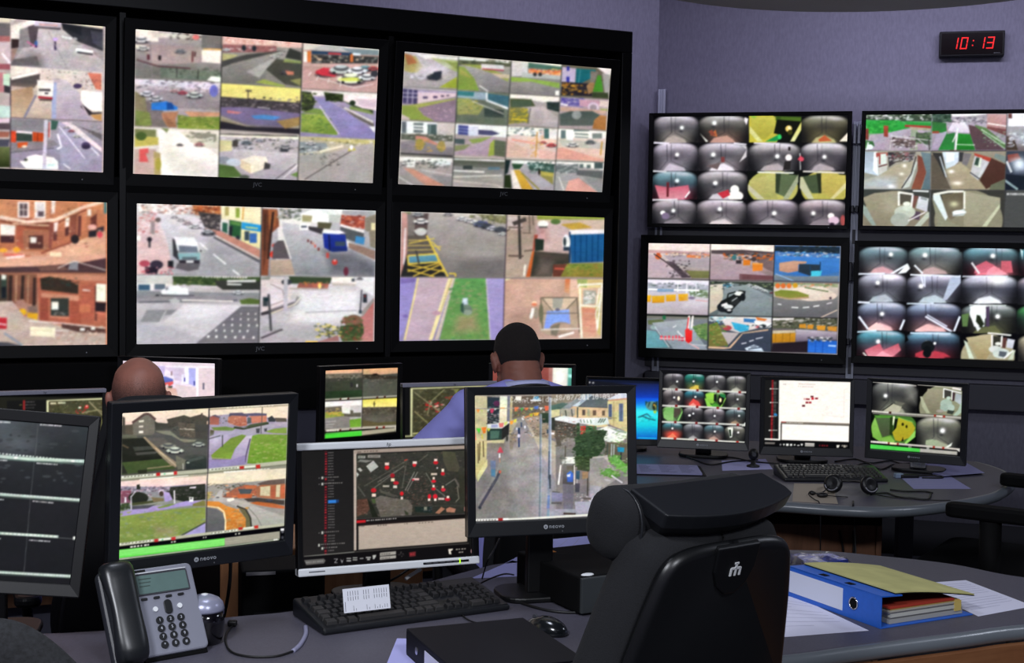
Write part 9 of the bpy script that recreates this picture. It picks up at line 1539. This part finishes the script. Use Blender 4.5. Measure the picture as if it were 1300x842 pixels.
cable('black video cable hanging below the four view monitor to the cabinet behind the desk', [pc, at_y(292, 735, 2.95), at_y(288, 765, 3.05), at_y(283, 788, 3.1)], .004)
cable('thick black cable lying across the desk in front of the small black computer', Z((640, 757), (668, 768), (700, 776), (732, 778), (770, 776)), .0035)
cable('thin black cable arching behind the near keyboard into the dark computer', [at_z(604, 744, zc), at_z(622, 735, DZ + .03), at_z(640, 729, DZ + .05), at_z(652, 730, DZ + .03)], .002)
cable('wispy black cable rising beside the street monitor stand', [at_z(612, 735, zc), at_y(619, 712, 3.3), at_y(626, 700, 3.35), at_y(634, 684, 3.4)], .002)
cable('black cable hanging under the silver edged map monitor', [at_y(520, 722, 3.22), at_y(500, 735, 3.2), at_z(470, 748, zc), at_z(435, 757, zc)], .003)
cable('short white cable end below the silver edged map monitor', [at_y(515, 735, 3.12), at_y(524, 729, 3.14), at_y(534, 723, 3.16)], .0045, mat('white_cord', 'c8c8c8', .5))

# ---------------------------------------------------------------- things on the curved desk
k2, kw2 = keyboard(at_z(996, 612, DZ), at_z(1128, 613, DZ), .17, 'black keyboard on the curved desk below the white map monitor', keys=False)
HSM = mat('headset_black', '0c0c0e', .4); HSG = mat('headset_grey', '8c8c94', .4)
p = at_z(1080, 628, DZ); t = thing('headset', 'black headset with pale rings on its ear cushions lying on the curved desk', 'headset', (p.x, p.y, DZ), R_(-8))
for s in (-1, 1):
    q = MB(); q.m = Matrix.Translation((s * .06, 0, .035)) @ Matrix.Rotation(s * R_(28), 4, 'Z') @ Matrix.Rotation(R_(70), 4, 'X')
    q.lathe([(.001, -.012), (.024, -.012), (.032, -.004), (.034, .008), (.028, .016), (.018, .017), (.001, .012)], 24); c_ = q.build('ear_cushion', HSM, t)
    q = MB(); q.m = Matrix.Translation((s * .06, 0, .035)) @ Matrix.Rotation(s * R_(28), 4, 'Z') @ Matrix.Rotation(R_(70), 4, 'X')
    q.tube([(.026 * math.cos(R_(a)), .026 * math.sin(R_(a)), .0165) for a in range(200, 340, 10)], .0022, 6); q.build('ring', HSG, c_)
q = MB(); q.tube(smooth_path([(-.062, .012, .035), (-.075, .07, .03), (-.04, .13, .025), (0, .15, .022), (.04, .13, .025), (.075, .07, .03), (.062, .012, .035)]), .006, 8, flat=.6); q.build('headband', HSM, t)
q = MB(); q.tube(smooth_path([(-.075, -.01, .03), (-.10, -.045, .012), (-.13, -.05, .006)]), .0022, 6); q.ball((-.136, -.05, .008), (.012, .008, .007)); q.build('microphone_boom', HSM, t)
q = MB(); q.tube(smooth_path([(.09, -.01, .004), (.14, -.04, .003), (.2, -.03, .003), (.26, -.06, .003), (.33, -.05, .003)]), .0018, 6); q.build('cord', HSM, t)
p = at_z(1044, 632, DZ); t = thing('earpiece', 'small black earpiece whose cord hangs over the edge of the curved desk', 'earpiece', (p.x, p.y, DZ), 0)
q = MB(); q.ball((0, 0, .009), (.020, .012, .009)); q.build('body', HSM, t)
q = MB(); q.tube(smooth_path([(-.015, 0, .01), (-.035, .012, .02), (-.05, -.01, .012), (-.04, -.06, .004), (-.035, -.105, .002), (-.035, -.13, -.04), (-.03, -.125, -.3), (-.04, -.12, -.7)]), .0022, 6); q.build('cord', HSM, t)
q = MB(); q.tube(smooth_path([(.018, 0, .008), (.05, .01, .004), (.09, .005, .003)]), .0018, 6); q.build('lead', HSM, t)
cable('black headset cord falling over the front edge of the curved desk', [at_z(1083, 636, zc), at_z(1083, 642, zc + .001), at_z(1083, 645, DZ - .03), Vector((at_z(1083, 644, DZ).x, at_z(1083, 644, DZ).y - .03, .5)), Vector((at_z(1083, 644, DZ).x - .1, at_z(1083, 644, DZ).y + .0, .2)), Vector((at_z(1083, 644, DZ).x - .14, at_z(1083, 644, DZ).y, .012))], .0028)
sheet('writing_pad', 'beige sheet on the curved desk in front of the dark keyboard', 'paper', ((1008, 614), (1056, 615), (1064, 640), (1006, 637)), m=mat('beige_paper', 'a89c8c', .8))
sheet('paper_sheet', 'pale sheet on the curved desk in front of the green bar monitor', 'paper', ((1142, 605), (1205, 604), (1233, 621), (1160, 621)), m=mat('grey_lilac_paper', '9090bc', .8), lines=5)
P1 = ((1148, 592), (1216, 588), (1238, 600), (1186, 604))
for k, (lb, off) in enumerate((('bottom sheet of the loose stack under the green bar monitor', 0), ('skewed middle sheet of the loose stack under the green bar monitor', 5), ('top sheet of the loose stack reaching to the rounded desk end', 12))):
    sheet('paper_sheet', lb, 'paper', [(x + off, y + (k - 1) * .8) for x, y in P1], z=DZ + .0015 + .003 * k, m=mat('grey_lilac_paper', ''), th=.0012)
sheet('paper_sheet', 'pale sheet on the curved desk behind the head cushion of the near chair', 'paper', ((916, 585), (972, 583), (981, 596), (917, 598)), m=mat('lilac_paper2', 'b0b0e0', .8))
A_ = at_z(812, 603, DZ); B_ = at_z(890, 603, DZ)
t = thing('open_folder', 'open dark folder of pale printed pages beside the street monitor, on the curved desk', 'folder', (A_.x, A_.y, DZ), R_(-2)); W_ = B_.x - A_.x
MB().box(-.02, W_ + .015, -.01, .22, 0, .004).build('cover', BB, t, bevel=.001)
MB().box(-.01, W_, 0, .20, .0042, .010).build('pages', mat('folder_pages', '9494bc', .8), t)
mb = MB(); rg = random.Random(8)
for k in range(9):
    for c_ in range(3):
        x = .005 + c_ * W_ * .33; mb.box(x, x + W_ * rg.uniform(.12, .27), .018 + k * .02, .021 + k * .02, .0101, .0104)
mb.build('print', mat('folder_print', '505068', .8), t)
p = at_z(956, 593, DZ); t = thing('webcam', 'small black desk camera standing on the pale sheet of the curved desk', 'camera', (p.x, p.y, DZ))
MB().lathe([(.025, 0), (.026, .006), (.010, .012), (.008, .03)], 20).build('stand', CORD, t)
q = MB(); q.ball((0, 0, .05), (.02, .018, .024)); q.build('head', BLACK, t); q = MB(); q.cyl((0, -.02, .052), (0, -.014, .052), .008); q.build('lens', GREYP, t)
p = at_z(1152, 607, DZ); t = thing('cable_junction', 'black cable junction and pale plug beside the sheet on the curved desk', 'device', (p.x, p.y, DZ), R_(10))
q = MB(); q.prism(rrect(-.03, .045, -.012, .014, .008), 0, .014); q.build('body', CORD, t, bevel=.003)
q = MB(); q.box(-.05, -.018, -.006, .016, .0, .018); q.build('pale_plug', mat('pale_plug', '8090a8', .4), t, bevel=.003)
q = MB(); q.tube(smooth_path([(.04, 0, .008), (.09, .02, .004), (.14, .0, .004), (.12, -.03, .004), (.05, -.02, .004)]), .003, 6); q.build('cord', CORD, t)
for lb, pts in (('black cable tangled behind the dark keyboard on the curved desk', ((1050, 590), (1075, 594), (1100, 588), (1118, 596), (1134, 590), (1150, 595))),
                ('black cable winding across the curved desk towards the green bar monitor stand', ((1060, 586), (1085, 583), (1105, 588), (1130, 585), (1146, 589), (1166, 586))),
                ('long thin black cable wandering near the front of the curved desk', ((1105, 628), (1125, 626), (1140, 631), (1158, 633), (1178, 634), (1182, 627))),
                ('short thin black cable on the curved desk below the pale sheet', ((1130, 622), (1150, 624), (1172, 624), (1184, 626))),
                ('black cable looping behind the sixteen pane monitor', ((862, 577), (880, 583), (902, 590), (930, 586), (962, 584))),
                ('thin black cable on the curved desk beside the white map monitor base', ((900, 580), (930, 581), (955, 586), (990, 589)))):
    cable(lb, Z(*pts, z=DZ + .004), .0032)
q = cable('black power cable hanging down the wooden panel of the curved desk', [Vector((x0e + .45, 4.732, .60)), Vector((x0e + .47, 4.73, .45)), Vector((x0e + .42, 4.73, .25)), Vector((x0e + .45, 4.72, .01))], .004)
q = cable('second black power cable on the wooden panel, curving to the left', [Vector((xe - .1, 4.732, .60)), Vector((xe - .11, 4.73, .46)), Vector((xe - .22, 4.73, .3)), Vector((xe - .28, 4.72, .01))], .004)
